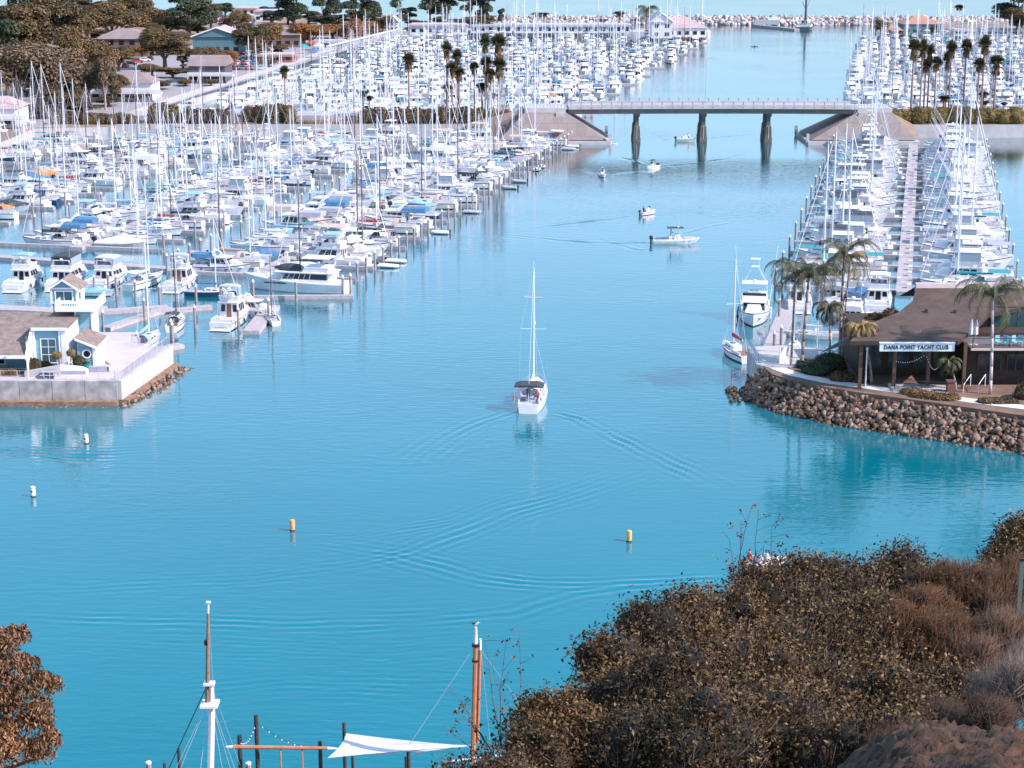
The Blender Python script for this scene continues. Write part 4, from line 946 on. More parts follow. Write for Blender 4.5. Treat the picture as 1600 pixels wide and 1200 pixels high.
r = PRO['skiff']['root']; p = W(1072, 221); r.location = (p.x, p.y, 0); r.rotation_euler = (0, 0, 0.05)
person('stand', WSH, BSH, HAIR, 'person in white shirt standing in the skiff under the bridge', on(r, .6, 0, .3), 0)
runabout('bowrider', 4.8, WHITE, REDC, 'white', 'small white and red boat beyond the sport boat in mid channel', False, 1); PRO['bowrider']['used'] = True
r = PRO['bowrider']['root']; r.scale = (.8,)*3; p = W(1013, 335); r.location = (p.x, p.y, 0); r.rotation_euler = (0, 0, .7)
person('sit', NSH, BSH, HAIR, 'person in dark shirt seated in the small red and white boat', on(r, -1.2, 0, .3), -.8)
r = put('bowrider', *W(1197, 887)[:2], .35, 'small white and red boat half hidden behind the large shrub', 'boats under way', .8)
person('sit', WSH, WSH, HAIR, 'person in white shirt seated in the boat behind the large shrub', on(r, -.2, -.3, .35), -.9)
person('sit', RSH, BSH, HAIR, 'person in red shirt seated in the boat behind the large shrub', on(r, -1.4, .4, .35), -.9)
def kayak(px, r_, hd, label, m, cat='kayak'):
    t = thing('kayak', label, cat, tuple(W(px, r_)), hd); b = MB()
    b.loft([[(x, w_*math.cos(a), .12+.16*math.sin(a)*(.4+w_)) for a in [2*PI*j/8 for j in range(8)]] for x, w_ in ((-1.7, .03), (-1.2, .22), (0, .36), (1.2, .22), (1.7, .03))], m, m, m); b.build('hull', t)
    return t
k = kayak(955, 226, .3, 'tiny white kayak beside the left bridge bank', WHITE); person('sit', WSH, BSH, HAIR, 'person in white paddling the kayak by the left bridge bank', on(k, 0, 0, -.25), -PI/2)
k = kayak(1179, 73, .3, 'tiny dark kayak alone in the far channel', NAVY); person('sit', NSH, BSH, HAIR, 'person in dark clothes paddling the far kayak', on(k, 0, 0, -.25), -PI/2)
# fishing vessel and its float by the breakwater
fv = thing('fishing_vessel', 'dark fishing vessel with tall mast and round net drum by the breakwater', 'fishing boat', tuple(W(1258, 46)), 1.3)
hull_mb(15, 7.5, 1.6, 3.0, mat('dark_green_hull', (.08, .1, .1), .6), None).build('hull', fv)
b = MB(); q = house(b, -1, 4, 4, 3.6, 1.6, 4.4, .3, 0, GREYC); c = b.build('wheelhouse', fv); b = MB(); wins(b, q['b'], [(.1, .4), (.6, .9)], .5, .85); wins(b, q['s'], [(.1, .4), (.6, .9)], .5, .85); b.build('window', c)
b = MB(); b.tube((0, 0, 3), (0, 0, 19), .6, NAVY, .45); b.tube((0, 0, 9), (-6, 1, 13), .15, ALUD); b.tube((0, 0, 9), (5, -1.5, 14.5), .15, ALUD); b.line([(0, 0, 15.5), (-7, 0, 2)], .05, ALUD); b.build('mast', fv)
b = MB(); b.tube((-5, -1.6, 3.3), (-5, -3.0, 3.3), 1.9, WHITE, n=14); b.tube((-5, -3.0, 3.3), (-5, -3.2, 3.3), 1.2, TEAK, n=14); b.build('net_drum', fv)
b = MB(); x0, y0 = W(1178, 41)[:2]; x1, y1 = W(1245, 48)[:2]; b.prism(q4((x0, y0), (x1, y1), 3), -.2, .9, WOODP); b.box((x0+6, y0-1, 2), (12, 2.5, 2.2), GREYC); b.box((x0+9, y0-1, 3.6), (5, 2.2, 1.2), WHITE)
tag(b.build('barge'), 'low grey barge moored beside the dark fishing vessel', 'barge')
# ================================================================== WHARF AND BLUE HOUSE
SHW = mat('trim_white', (.78, .75, .8), .6, .04, 2)
SID = mat('teal_siding', (.2, .39, .48), .75, .1, 1, brick=(1, .24, 40, .028, (PI/2, 0, 0)))
SIDY = mat('sunlit_white_siding', (.78, .75, .79), .7, .04, 1, brick=(1, .24, 40, .012, (PI/2, 0, PI/2)))  # siding whitened for the sun on the right-facing wall
SHIN = mat('weathered_shingle', (.25, .185, .165), .9, .5, 1.3, brick=(1, .28, .4, .02, (0, 0, 0)))
land('concrete_wharf', [(-95, 200.4), (-44.0, 200.4), (-41.3, 217.6), (-46, 219.5), (-46.5, 226), (-95, 228)], -1.5, 2.45, PAVE, CONC)
t = thing('wharf_wall', 'panelled concrete sea wall of the wharf with rusty stained foot', 'wall', (0, 0, 0))
WALLM = mat('stained_shaded_concrete', (.37, .32, .32), .9, .35, .9, .01, 5)
RUST = mat('rust_stained_concrete', (.26, .15, .10), .9, .4, 1.5)
def wallseg(a, c, n_):
    a = Vector(a); c = Vector(c); b = MB(); d = (c-a)/n_
    for k in range(n_):
        q = q4(a+d*k+d.normalized()*.03, a+d*(k+1)-d.normalized()*.03, .4); b.prism(q, .45, 2.7, WALLM if a.y == c.y else CONCL)  # front panels coloured darker as shaded, channel side paler as sunlit
    b.build('wall_panel', t)
    b = MB(); b.prism(q4(a-d*.0, c, 1.9), -1.5, .5, RUST); b.build('footing', t)
wallseg((-95, 200.3), (-43.9, 200.3), 14); wallseg((-43.7, 200.3), (-41.0, 217.7), 5)
def fence(name, label, pts, h, z0, m, post=1.6, pick_=.0, r=.025):
    t = thing(name, label, 'railing', (0, 0, 0)); b = MB(); bb = MB()
    for a, c in zip(pts, pts[1:]):
        a = Vector((*a, z0)); c = Vector((*c, z0)); n_ = max(1, int((c-a).length/post))
        b.tube(a+Vector((0, 0, h)), c+Vector((0, 0, h)), r, m, n=4); b.tube(a+Vector((0, 0, .12)), c+Vector((0, 0, .12)), r, m, n=4)
        for k in range(n_+1): q = a.lerp(c, k/n_); bb.tube(q, q+Vector((0, 0, h)), r*1.4, m, n=4)
        if pick_:
            k2 = int((c-a).length/pick_)
            for k in range(k2): q = a.lerp(c, (k+.5)/k2); b.tube(q+Vector((0, 0, .12)), q+Vector((0, 0, h)), r*.45, m, n=3)
    b.build('rail', t); bb.build('post', t); return t
fence('wharf_railing', 'thin grey railing along the front of the concrete wharf', [(-95, 200.5), (-44.2, 200.5), (-44.1, 201.5)], 1.1, 2.7, STEEL, 1.8, 0, .022)
fence('wharf_railing', 'close picket railing along the channel side of the wharf', [(-43.5, 201.2), (-41.4, 217.2), (-46, 219)], 1.1, 2.7, mat('grey_rail', (.42, .4, .46), .5), 1.8, .16, .025)
fence('garden_fence', 'low picket fence round the hedge left of the wharf lamp', [(-95, 203.2), (-54.8, 203.2)], .95, 2.46, mat('dark_rail', (.1, .1, .11), .5), 1.8, .16)
tag(rocks_stuff('wharf_stones', [(lambda u, v: (-44.3+2.7*u+1.0+v*2.8*min(1, u*2+.25), 199.6+18*u-(1-u)*.6, .35-v*.6, random.uniform(.15, .38)))(random.random(), random.random()) for _ in range(260)]+[(random.uniform(-66, -43.2), 199.4-random.random()*.7, -.1-random.random()*.12, random.uniform(.12, .3)) for _ in range(220)]), 'small brown stones heaped along the foot of the wharf wall', 'stones')
hs = thing('boathouse', 'blue clapboard boathouse with weathered shingle roof and a small lookout tower', 'house', (0, 0, 0)); z0 = 2.46
def boxp(b, x0, x1, y0, y1, za, zb, m): b.box(((x0+x1)/2, (y0+y1)/2, (za+zb)/2), (x1-x0, y1-y0, zb-za), m)
b = MB(); boxp(b, -90, -54.8, 206.0, 220, z0, 5.0, SID); boxp(b, -54.6, -51.4, 206.6, 219, z0, 7.25, SID); h_ = b.build('wall', hs)
b = MB(); boxp(b, -51.4, -50.8, 206.3, 219, z0, 7.3, SHW)      # gable end in white, sunlight put into the colour
b.prism([(-54.65, 206.35), (-54.4, 206.35), (-54.4, 206.6), (-54.65, 206.6)], z0, 7.2, SHW); boxp(b, -51.7, -51.42, 206.35, 206.6, z0, 7.2, SHW); boxp(b, -54.6, -51.4, 206.4, 206.6, 7.0, 7.3, SHW); b.build('trim', hs)
b = MB()
def slab4(b, q, th, m, edge=None):
    q = [Vector(p) for p in q]; dn = Vector((0, 0, -th)); b.hexa([p+dn for p in q]+q, m)
slab4(b, [(-90, 203.6, 4.75), (-54.9, 203.6, 4.75), (-54.9, 212.5, 7.45), (-90, 212.5, 7.45)], .22, SHIN)
slab4(b, [(-90, 212.5, 7.45), (-50.6, 212.5, 7.45), (-50.6, 213.9, 7.6), (-90, 213.9, 7.6)], .2, SHIN)
slab4(b, [(-54.9, 206.2, 7.38), (-50.6, 206.2, 7.30), (-50.6, 212.5, 7.47), (-54.9, 212.5, 7.47)], .12, SHIN)
rf = b.build('roof', hs)
b = MB(); slab4(b, [(-54.9, 203.5, 4.78), (-54.65, 203.5, 4.78), (-54.65, 206.6, 7.32), (-54.9, 206.6, 7.32)], .5, SHW); boxp(b, -90, -54.7, 203.42, 203.58, 4.45, 4.8, SHW); boxp(b, -54.7, -50.6, 206.05, 206.2, 7.12, 7.42, SHW)
b.build('fascia', rf)
b = MB(); b.hexa([(-54.82, 203.7, z0), (-54.72, 203.7, z0), (-54.72, 206.6, z0), (-54.82, 206.6, z0), (-54.82, 203.7, 4.4), (-54.72, 203.7, 4.4), (-54.72, 206.6, 7.0), (-54.82, 206.6, 7.0)], SHW); b.build('side_wall', hs)
def window(parent, x0, x1, za, zb, y, nx_, nz_, fm=SHW, gm=GLASS):
    b = MB(); f = .12
    boxp(b, x0-f, x1+f, y-.08, y-.003, zb, zb+f, fm); boxp(b, x0-f, x1+f, y-.08, y-.003, za-f, za, fm); boxp(b, x0-f, x0, y-.08, y-.003, za, zb, fm); boxp(b, x1, x1+f, y-.08, y-.003, za, zb, fm)
    for k in range(1, nx_): xx = x0+(x1-x0)*k/nx_; boxp(b, xx-.03, xx+.03, y-.06, y-.01, za, zb, fm)
    for k in range(1, nz_): zz = za+(zb-za)*k/nz_; boxp(b, x0, x1, y-.055, y-.012, zz-.03, zz+.03, fm)
    w_ = b.build('window', parent); b = MB(); boxp(b, x0, x1, y-.03, y-.005, za, zb, gm); b.build('pane', w_); return w_
TG = mat('teal_glass', (.05, .11, .12), .1)
window(hs, -53.75, -52.15, 3.3, 6.0, 206.6, 2, 3, gm=TG); window(hs, -59.2, -57.9, 3.3, 4.6, 206.0, 1, 1)
# connector, round-window wing
b = MB(); boxp(b, -49.85, -47.9, 207.2, 212.6, z0, 4.9, SID)
b.hexa([(-49.85, 207.2, 4.9), (-47.9, 207.2, 4.9), (-47.9, 212.6, 4.9), (-49.85, 212.6, 4.9), (-49.85, 207.2, 5.9), (-47.9, 207.2, 4.95), (-47.9, 212.6, 4.95), (-49.85, 212.6, 5.9)], SID); b.build('wall', hs)
b = MB(); boxp(b, -47.9, -47.84, 207.2, 212.6, z0, 4.9, SHW); boxp(b, -48.1, -47.8, 207.1, 207.2, z0, 5.0, SHW); b.build('side_wall', hs)  # right-facing wall coloured white for the sun on it
b = MB(); slab4(b, [(-50.0, 206.9, 6.1), (-47.5, 206.9, 5.05), (-47.5, 212.5, 5.05), (-50.0, 212.5, 6.1)], .14, SHIN); rw = b.build('roof', hs)
b = MB(); slab4(b, [(-50.0, 206.82, 6.07), (-47.5, 206.82, 5.02), (-47.5, 206.9, 5.02), (-50.0, 206.9, 6.07)], .28, SHW); boxp(b, -47.5, -47.42, 206.9, 213, 4.78, 5.02, SHW); b.build('fascia', rw)
b = MB(); vs = []
for r_, yy in ((.55, -.08), (.38, -.08)):
    for k in range(20): vs.append((-48.75+r_*math.cos(2*PI*k/20), 207.18+yy, 4.15+r_*math.sin(2*PI*k/20)))
b.add(vs, [(k, (k+1) % 20, 20+(k+1) % 20, 20+k) for k in range(20)], SHW); wv = b.build('window', hs); b = MB(); b.add([(-48.75+.4*math.cos(2*PI*k/20), 207.13, 4.15+.4*math.sin(2*PI*k/20)) for k in range(20)], [tuple(range(20))], GLASS); b.build('pane', wv)
# lookout tower
b = MB(); boxp(b, -54.2, -51.2, 214.2, 217.8, z0, 10.4, SID); boxp(b, -51.18, -49.3, 212.6, 216, z0, 8.1, SID)
b.add([(-54.2, 214.2, 10.4), (-51.2, 214.2, 10.4), (-52.7, 214.2, 11.4)], [(0, 1, 2)], SID); tw = b.build('wall', hs)
b = MB(); boxp(b, -54.3, -54.1, 214.1, 214.2, z0, 10.4, SHW); boxp(b, -51.3, -51.1, 214.1, 214.2, 8, 10.4, SHW); boxp(b, -51.19, -51.1, 214.25, 217.7, 8.32, 10.4, SHW); boxp(b, -54.3, -51.1, 214.05, 214.12, 10.3, 10.5, SHW); boxp(b, -54.3, -51.1, 214.05, 214.12, 8.55, 8.75, SHW)
boxp(b, -51.2, -51.05, 212.45, 212.59, z0+2, 8, SHW); boxp(b, -49.29, -49.2, 212.5, 216, z0, 7.9, SIDY); b.build('trim', hs)  # right faces of tower and annex whitened as if sunlit
b = MB(); slab4(b, [(-54.65, 213.7, 10.25), (-52.7, 213.7, 11.55), (-52.7, 218.2, 11.55), (-54.65, 218.2, 10.25)], .12, SHIN); slab4(b, [(-52.7, 213.7, 11.55), (-50.75, 213.7, 10.25), (-50.75, 218.2, 10.25), (-52.7, 218.2, 11.55)], .12, SHIN); rt = b.build('roof', hs)
b = MB(); slab4(b, [(-54.7, 213.62, 10.27), (-52.7, 213.62, 11.6), (-52.7, 213.7, 11.6), (-54.7, 213.7, 10.27)], .25, SHW); slab4(b, [(-52.7, 213.62, 11.6), (-50.7, 213.62, 10.27), (-50.7, 213.7, 10.27), (-52.7, 213.7, 11.6)], .25, SHW); b.build('fascia', rt)
window(hs, -53.65, -51.75, 8.95, 10.0, 214.2, 2, 1, gm=TG)
b = MB(); boxp(b, -51.09, -51.05, 214.9, 215.6, 8.9, 10.1, TG); b.build('window', hs)
b = MB(); boxp(b, -53.2, -48.6, 211.6, 214.2, 8.12, 8.3, SHW); boxp(b, -51.3, -48.6, 214.2, 217.8, 8.12, 8.3, SHW); bal = b.build('balcony', hs)
b = MB()
for a, c in (((-53.2, 211.65), (-48.65, 211.65)), ((-48.65, 211.65), (-48.65, 217.7)), ((-53.2, 211.65), (-53.2, 214.1))):
    a = Vector((*a, 8.3)); c = Vector((*c, 8.3)); n_ = int((c-a).length/.28)
    b.tube(a+Vector((0, 0, 1)), c+Vector((0, 0, 1)), .05, SHW, n=4)
    for k in range(n_+1): q = a.lerp(c, k/n_); b.tube(q, q+Vector((0, 0, 1)), .07 if k % 8 == 0 else .03, SHW, n=4)
b.build('railing', bal)
# wharf furniture
t = thing('planter_bench', 'white boat-shaped planter bench on the wharf terrace', 'bench', (-49.7, 203.6, z0)); b = MB(); b.box((0, 0, .35), (3.6, .5, .7), SHW); b.box((0, -.28, .42), (3.2, .02, .35), GREYC); b.hexa([(-1.8, .25, .7), (1.8, .25, .7), (1.8, .35, .7), (-1.8, .35, .7), (-1.4, .25, 1.25), (1.2, .25, 1.0), (1.2, .35, 1.0), (-1.4, .35, 1.25)], SHW); b.build('bench_body', t)
t = thing('planter_wall', 'pale concrete planter wall left of the boat-shaped bench', 'planter', (-53.9, 203.2, z0)); b = MB(); b.hexa([(-1, -.3, 0), (3, .1, 0), (3, .5, 0), (-1, .3, 0), (-1, -.3, .6), (3, .1, 1.3), (3, .5, 1.3), (-1, .3, .6)], CONCL); b.build('planter_body', t)
t = thing('picnic_table', 'grey slatted picnic table on the wharf terrace', 'table', (-52.0, 202.6, z0)); b = MB(); b.box((0, 0, .72), (1.8, .8, .06), GREYC); b.build('table_top', t); b = MB()
for s in (-1, 1): b.box((0, s*.7, .44), (1.8, .28, .05), GREYC)
b.build('seat', t); b = MB(); b.box((-.6, 0, .35), (.1, 1.2, .7), GREYC); b.box((.6, 0, .35), (.1, 1.2, .7), GREYC); b.build('leg', t)
t = thing('litter_bin', 'green litter bin at the foot of the round-window wall', 'bin', (-48.5, 205.6, z0)); b = MB(); b.lathe((0, 0, 0), [(.32, 0), (.4, .9), (.42, .95)], mat('bin_green', (.0, .22, .15), .5), 12); b.build('bin_body', t); b = MB(); b.lathe((0, 0, .95), [(.43, 0), (.4, .12), (.1, .2)], BLACK, 12); b.build('lid', t)
t = thing('planter_box', 'long grey planter trough beside the round-window wing', 'planter', (-47.2, 205.6, z0)); b = MB(); b.box((0, 0, .3), (2.0, .6, .6), GREYC); b.build('trough', t); b = MB(); b.hexa([(1.0, .2, 0), (1.3, -.2, 0), (3.6, 2.2, 0), (3.3, 2.6, 0), (1.0, .2, .55), (1.3, -.2, .55), (3.6, 2.2, .55), (3.3, 2.6, .55)], CONCL); b.build('low_wall', t)
t = thing('wharf_lamp', 'slim white lamp post in front of the boathouse window', 'lamp post', (-54.3, 202.2, z0)); b = MB(); b.tube((0, 0, 0), (0, 0, 4.3), .06, SHW, .045); b.build('pole', t); b = MB(); b.lathe((0, 0, 4.3), [(.05, 0), (.16, .1), (.14, .5), (.05, .6)], mat('lamp_dark', (.08, .1, .12), .4), 8); b.build('lamp_head', t)
t = thing('white_boulder', 'pale round boulder beside the round-window wall', 'boulder', (-46.6, 208.0, z0)); npmesh('stone', RK[2]*.55+np.array([0, 0, .4]), I1[1], [CONCL], parent=t); KIDS.setdefault(t.name, [])
# ================================================================== YACHT CLUB
cl = thing('yacht_club', 'dark timber yacht club with sweeping brown shingle roof and name board', 'clubhouse', (0, 0, 0))
ROOFM = mat('brown_shingle', (.092, .058, .05), .9, .4, .8, .01, 6, brick=(1, .22, .5, .025, (0, 0, 0)))
DKW = mat('dark_timber', (.05, .03, .024), .8, .25, 2); DKW2 = mat('brown_timber', (.115, .066, .048), .8, .2, 2)  # brown timber darkened to deepen the shade of the porch
rows_ = [[(1432, 447, 209), (1640, 447, 209)], [(1426, 470, 206), (1640, 472, 206)], [(1405, 487, 203), (1545, 490, 203)], [(1366, 503, 200.2), (1528, 508, 200.2)], [(1340, 519, 197.5), (1512, 521, 197.5)], [(1328, 533, 195), (1497, 533, 195)]]
pts = [[P(*a).lerp(P(*c), k/8) for k in range(9)] for a, c in rows_]
b = MB()
for i in range(5):
    for k in range(8): b.add([pts[i+1][k], pts[i+1][k+1], pts[i][k+1], pts[i][k]], [(0, 1, 2, 3)], ROOFM)
dn = Vector((0, 0, -.45))
edge = [r_[0] for r_ in pts]+pts[5][1:]+[r_[8] for r_ in pts[:5]][::-1]
for a, c in zip(edge, edge[1:]): b.add([a+dn, c+dn, c, a], [(0, 1, 2, 3)], DKW)
for i in range(5):
    b.add([p+dn for p in (pts[i][0], pts[i][8], pts[i+1][8], pts[i+1][0])], [(0, 1, 2, 3)], DKW)
back = [P(1432, 447, 209), P(1640, 447, 209)]; b.add([back[1], back[0], back[0]+Vector((0, 9, -3)), back[1]+Vector((0, 9, -3))], [(0, 1, 2, 3)], ROOFM)
rf = b.build('roof', cl)
b = MB(); a, c = back; b.hexa([a+Vector((-.1, -.5, -.55)), c+Vector((0, -.5, -.55)), c+Vector((0, .4, -.55)), a+Vector((-.1, .4, -.55)), a+Vector((-.1, -.3, .35)), c+Vector((0, -.3, .35)), c+Vector((0, .4, .35)), a+Vector((-.1, .4, .35))], mat('ridge_cap', (.52, .42, .42), .8, .1, 1))
b.hexa([a+Vector((0, -.9, -.95)), c+Vector((0, -.9, -.95)), c+Vector((0, -.45, -.95)), a+Vector((0, -.45, -.95)), a+Vector((0, -.75, -.5)), c+Vector((0, -.75, -.5)), c+Vector((0, -.45, -.5)), a+Vector((0, -.45, -.5))], mat('ridge_red', (.16, .03, .035), .7)); b.build('ridge_beam', rf)
b = MB()
for k in (.3, .62): q = pts[2][0].lerp(pts[2][8], k); b.box((q.x, q.y, q.z+.1), (.3, .3, .5), DKW)
b.build('roof_vent', rf)
# left low hip
b = MB(); q = [P(1325, 536, 196.0), P(1366, 503, 200.2), P(1400, 489, 203)]; b.loft([[P(1280, 552, 199), P(1326, 537, 196)], [P(1330, 522, 203), P(1366, 504, 200.1)], [P(1360, 512, 207), P(1400, 490, 203)]], ROOFM, closed=False); b.build('roof', cl)
b = MB(); boxp(b, 38.6, 60, 201.5, 212, 3, 7.9, DKW); boxp(b, 50, 90, 204.5, 216, 3, 10.2, DKW); boxp(b, 49.8, 90, 197.6, 204.4, 3, 7.2, DKW); b.build('wall', cl)
CGL = mat('club_glass', (.03, .08, .09), .1)
DGL = mat('dim_glass', (.03, .035, .04), .15)
for x0, x1, y_, za, zb, g_ in ((39.6, 41.2, 201.44, 3.9, 7.2, CGL), (42.0, 44.2, 201.44, 3.9, 7.2, CGL), (44.8, 46.6, 201.44, 3.9, 7.2, CGL), (47, 48.6, 201.44, 3.9, 7.2, CGL), (51, 53.5, 197.52, 4.6, 6.4, DGL), (54.2, 57, 197.52, 4.6, 6.4, DGL), (51, 53.5, 204.42, 7.9, 9.8, CGL), (54, 58.5, 204.42, 7.9, 9.8, CGL)):
    b = MB(); boxp(b, x0, x1, y_, y_+.05, za, zb, g_); wf = b.build('window', cl); b = MB(); n_ = 3
    for k in range(n_+1): xx = x0+(x1-x0)*k/n_; boxp(b, xx-.05, xx+.05, y_-.04, y_-.003, za, zb, DKW2)
    b.build('frame', wf)
for px in (1343, 1396, 1449, 1505):
    p = P(px, 600, 195.6); b = MB(); b.box((p.x, 195.6, 5.6), (.36, .36, 5.2), DKW2); b.build('post', cl)
a = P(1375, 536.5, 194.5); c = P(1492, 536.5, 194.5); zt, zb = a.z, P(1375, 549, 194.5).z
b = MB(); boxp(b, a.x, c.x, 194.5, 194.75, zb, zt, mat('sign_board', (.66, .72, .8), .6)); boxp(b, a.x-.05, c.x+.05, 194.42, 194.8, zt, zt+.1, SHW); sg = b.build('sign_board', cl)
tc_ = bpy.data.curves.new('lettering', 'FONT'); tc_.body = 'DANA POINT YACHT CLUB'; tc_.size = .62; tc_.align_x = 'CENTER'; tc_.align_y = 'CENTER'; tc_.extrude = .015; tc_.offset = .016; tc_.space_character = 1.14
to = bpy.data.objects.new('tmp', tc_); sc.collection.objects.link(to); bpy.context.view_layer.update(); dg = bpy.context.evaluated_depsgraph_get(); tm = bpy.data.meshes.new_from_object(to.evaluated_get(dg)); bpy.data.objects.remove(to)
tm.materials.clear(); tm.materials.append(mat('letter_black', (.03, .03, .04), .5)); lo = link('lettering', tm, sg); lo.rotation_euler = (PI/2, 0, 0); lo.location = ((a.x+c.x)/2-.1, 194.47, (zt+zb)/2)
# stretch the serif-less letters to the length of the board
wdt = max(v.co.x for v in tm.vertices)-min(v.co.x for v in tm.vertices); lo.scale = ((c.x-a.x)*.86/wdt, 1.05, 1)
b = MB(); boxp(b, 49.6, 90, 195.4, 197.5, 7.25, 7.5, DKW2); boxp(b, 49.6, 90, 195.3, 195.4, 7.3, 7.55, mat('deck_edge', (.55, .45, .42), .7)); boxp(b, 49.6, 90, 197.5, 204.4, 7.25, 7.45, mat('deck_floor', (.12, .12, .13), .8)); dk = b.build('upper_deck', cl)
b = MB(); b.line([(49.8, 195.5, 8.6), (88, 195.5, 8.6)], .04, DKW)
for k in range(20): b.tube((49.8+k*2, 195.5, 7.5), (49.8+k*2, 195.5, 8.6), .05, DKW, n=4)
b.build('railing', dk)
fence('porch_railing', 'black picket railing under the yacht club name board', [(P(1398, 600, 194.2).x, 194.2), (P(1480, 600, 193.6).x, 193.0)], 1.0, 3.3, BLACK, 2, .16, .03)
b = MB(); x0 = P(1396, 600, 194).x; x1 = P(1482, 600, 193).x; b.prism([(x0, 194.0), (x1, 192.7), (x1+.4, 196), (x0, 197)], 2.8, 3.28, CONCL); tag(b.build('porch_slab'), kind='structure')
def light_string(a, c, sag, label):
    b = MB(); L_ = [Vector(a).lerp(Vector(c), k/14)+Vector((0, 0, -sag*math.sin(PI*k/14))) for k in range(15)]; b.line(L_, .015, BLACK, 3)
    for q in L_[1:-1]: b.lathe((q.x, q.y, q.z-.1), [(.03, 0), (.06, .04), (.03, .1)], SHW, 6)
    return tag(b.build('light_string'), label, 'string lights')
p1_, p2_, p3_ = P(1397, 563, 195.3), P(1447, 553, 195.3), P(1468, 572, 195.3)
light_string(p1_, p2_, .5, 'string of small bulbs sagging between the left porch posts'); light_string(p2_, p3_, .9, 'string of small bulbs hanging right of the middle porch post')
def parasol(px, lab, s=1):
    p = P(px, 530, 198); t = thing('parasol', lab, 'parasol', (p.x, 197.2, 7.5), 0, 'closed parasols on the club deck'); b = MB(); b.tube((0, 0, 0), (0, 0, 2.9), .03, STEEL); b.lathe((0, 0, 0), [(.3, 0), (.3, .08), (.05, .1)], GREYC, 8); b.build('pole', t)
    b = MB(); b.lathe((0, 0, 1.1), [(.1, 0), (.24, .1), (.17, 1.2), (.04, 1.75)], WCAN, 7); b.build('canopy', t)
parasol(1514, 'closed white parasol on the club deck, left of the pair'); parasol(1521.5, 'closed white parasol on the club deck, right of the pair')
CHB = mat('blue_chair', (.2, .42, .5), .6); ct = None
for k, px in enumerate((1560, 1569, 1577, 1586, 1594)):
    p = P(px, 533, 196.8)
    if ct is None:
        ct = thing('deck_chair', '', 'chair'); b = MB(); b.box((0, 0, .45), (.55, .5, .06), CHB); b.build('seat', ct); b = MB(); b.box((0, .24, .8), (.55, .06, .65), CHB); b.build('backrest', ct); b = MB()
        for s in (-1, 1):
            for q in (-1, 1): b.tube((s*.24, q*.22, 0), (s*.24, q*.22, .45), .025, CHB, n=4)
        b.build('leg', ct); o = ct; o.location = (p.x, 196.8, 7.5)
    else: o = dup(ct, (p.x, 196.8, 7.5))
    o['label'] = 'blue chair on the club deck, %s from the parasols' % ['nearest', 'second', 'third', 'fourth', 'farthest'][k]; o['group'] = 'chairs on the club deck'; o.rotation_euler[2] = [.3, -.8, 2.9, .5, -.4][k]
t = thing('stair_rails', 'two white stair handrails in front of the club lawn', 'handrail', (0, 0, 0))
for px in (1505, 1528):
    p = W(px, 614, 3); b = MB(); b.line([(p.x, p.y, 3), (p.x, p.y, 3.9), (p.x+1.1, p.y+1.5, 4.7), (p.x+1.1, p.y+1.5, 3.4)], .04, SHW, 5); b.build('handrail', t)
t = thing('flag_pole', 'white post beside the leaning palm in front of the porch', 'post', tuple(W(1352, 606, 3))); b = MB(); b.tube((0, 0, 0), (0, 0, 4.2), .09, SHW, .07, 8); b.lathe((0, 0, 4.2), [(.07, 0), (.16, .08), (.15, .3), (.05, .4)], SHW, 8); b.build('pole', t)
t = thing('brick_pillar', 'short brown brick pillar at the right end of the porch railing', 'pillar', (P(1485, 600, 193.4).x, 193.2, 3)); b = MB(); b.box((0, 0, .7), (.8, .8, 1.4), mat('red_brick', (.2, .08, .06), .9, .2, 2)); b.box((0, 0, 1.45), (1.0, 1.0, .12), DKW2); b.build('pillar_body', t)
# little jetty with railing left of the club
land('jetty_slab', [(29.5, 204.5), (28.0, 206.5), (28.0, 215.2), (32.5, 216), (36, 214.4), (36, 206.5)], .2, 3.1, CONCL, CONC)
fence('jetty_railing', 'grey picket railing round the small jetty left of the club', [(31.8, 205.0), (29.7, 205.2), (28.3, 207.2), (28.3, 215)], 1.05, 3.1, STEEL, 1.5, .18, .03)
t = thing('jetty_gate', 'white gate panel on the small jetty', 'gate', (31.2, 207.2, 3.1), .6); b = MB(); b.box((0, 0, .9), (1.4, .12, 1.8), SHW); b.build('panel', t)
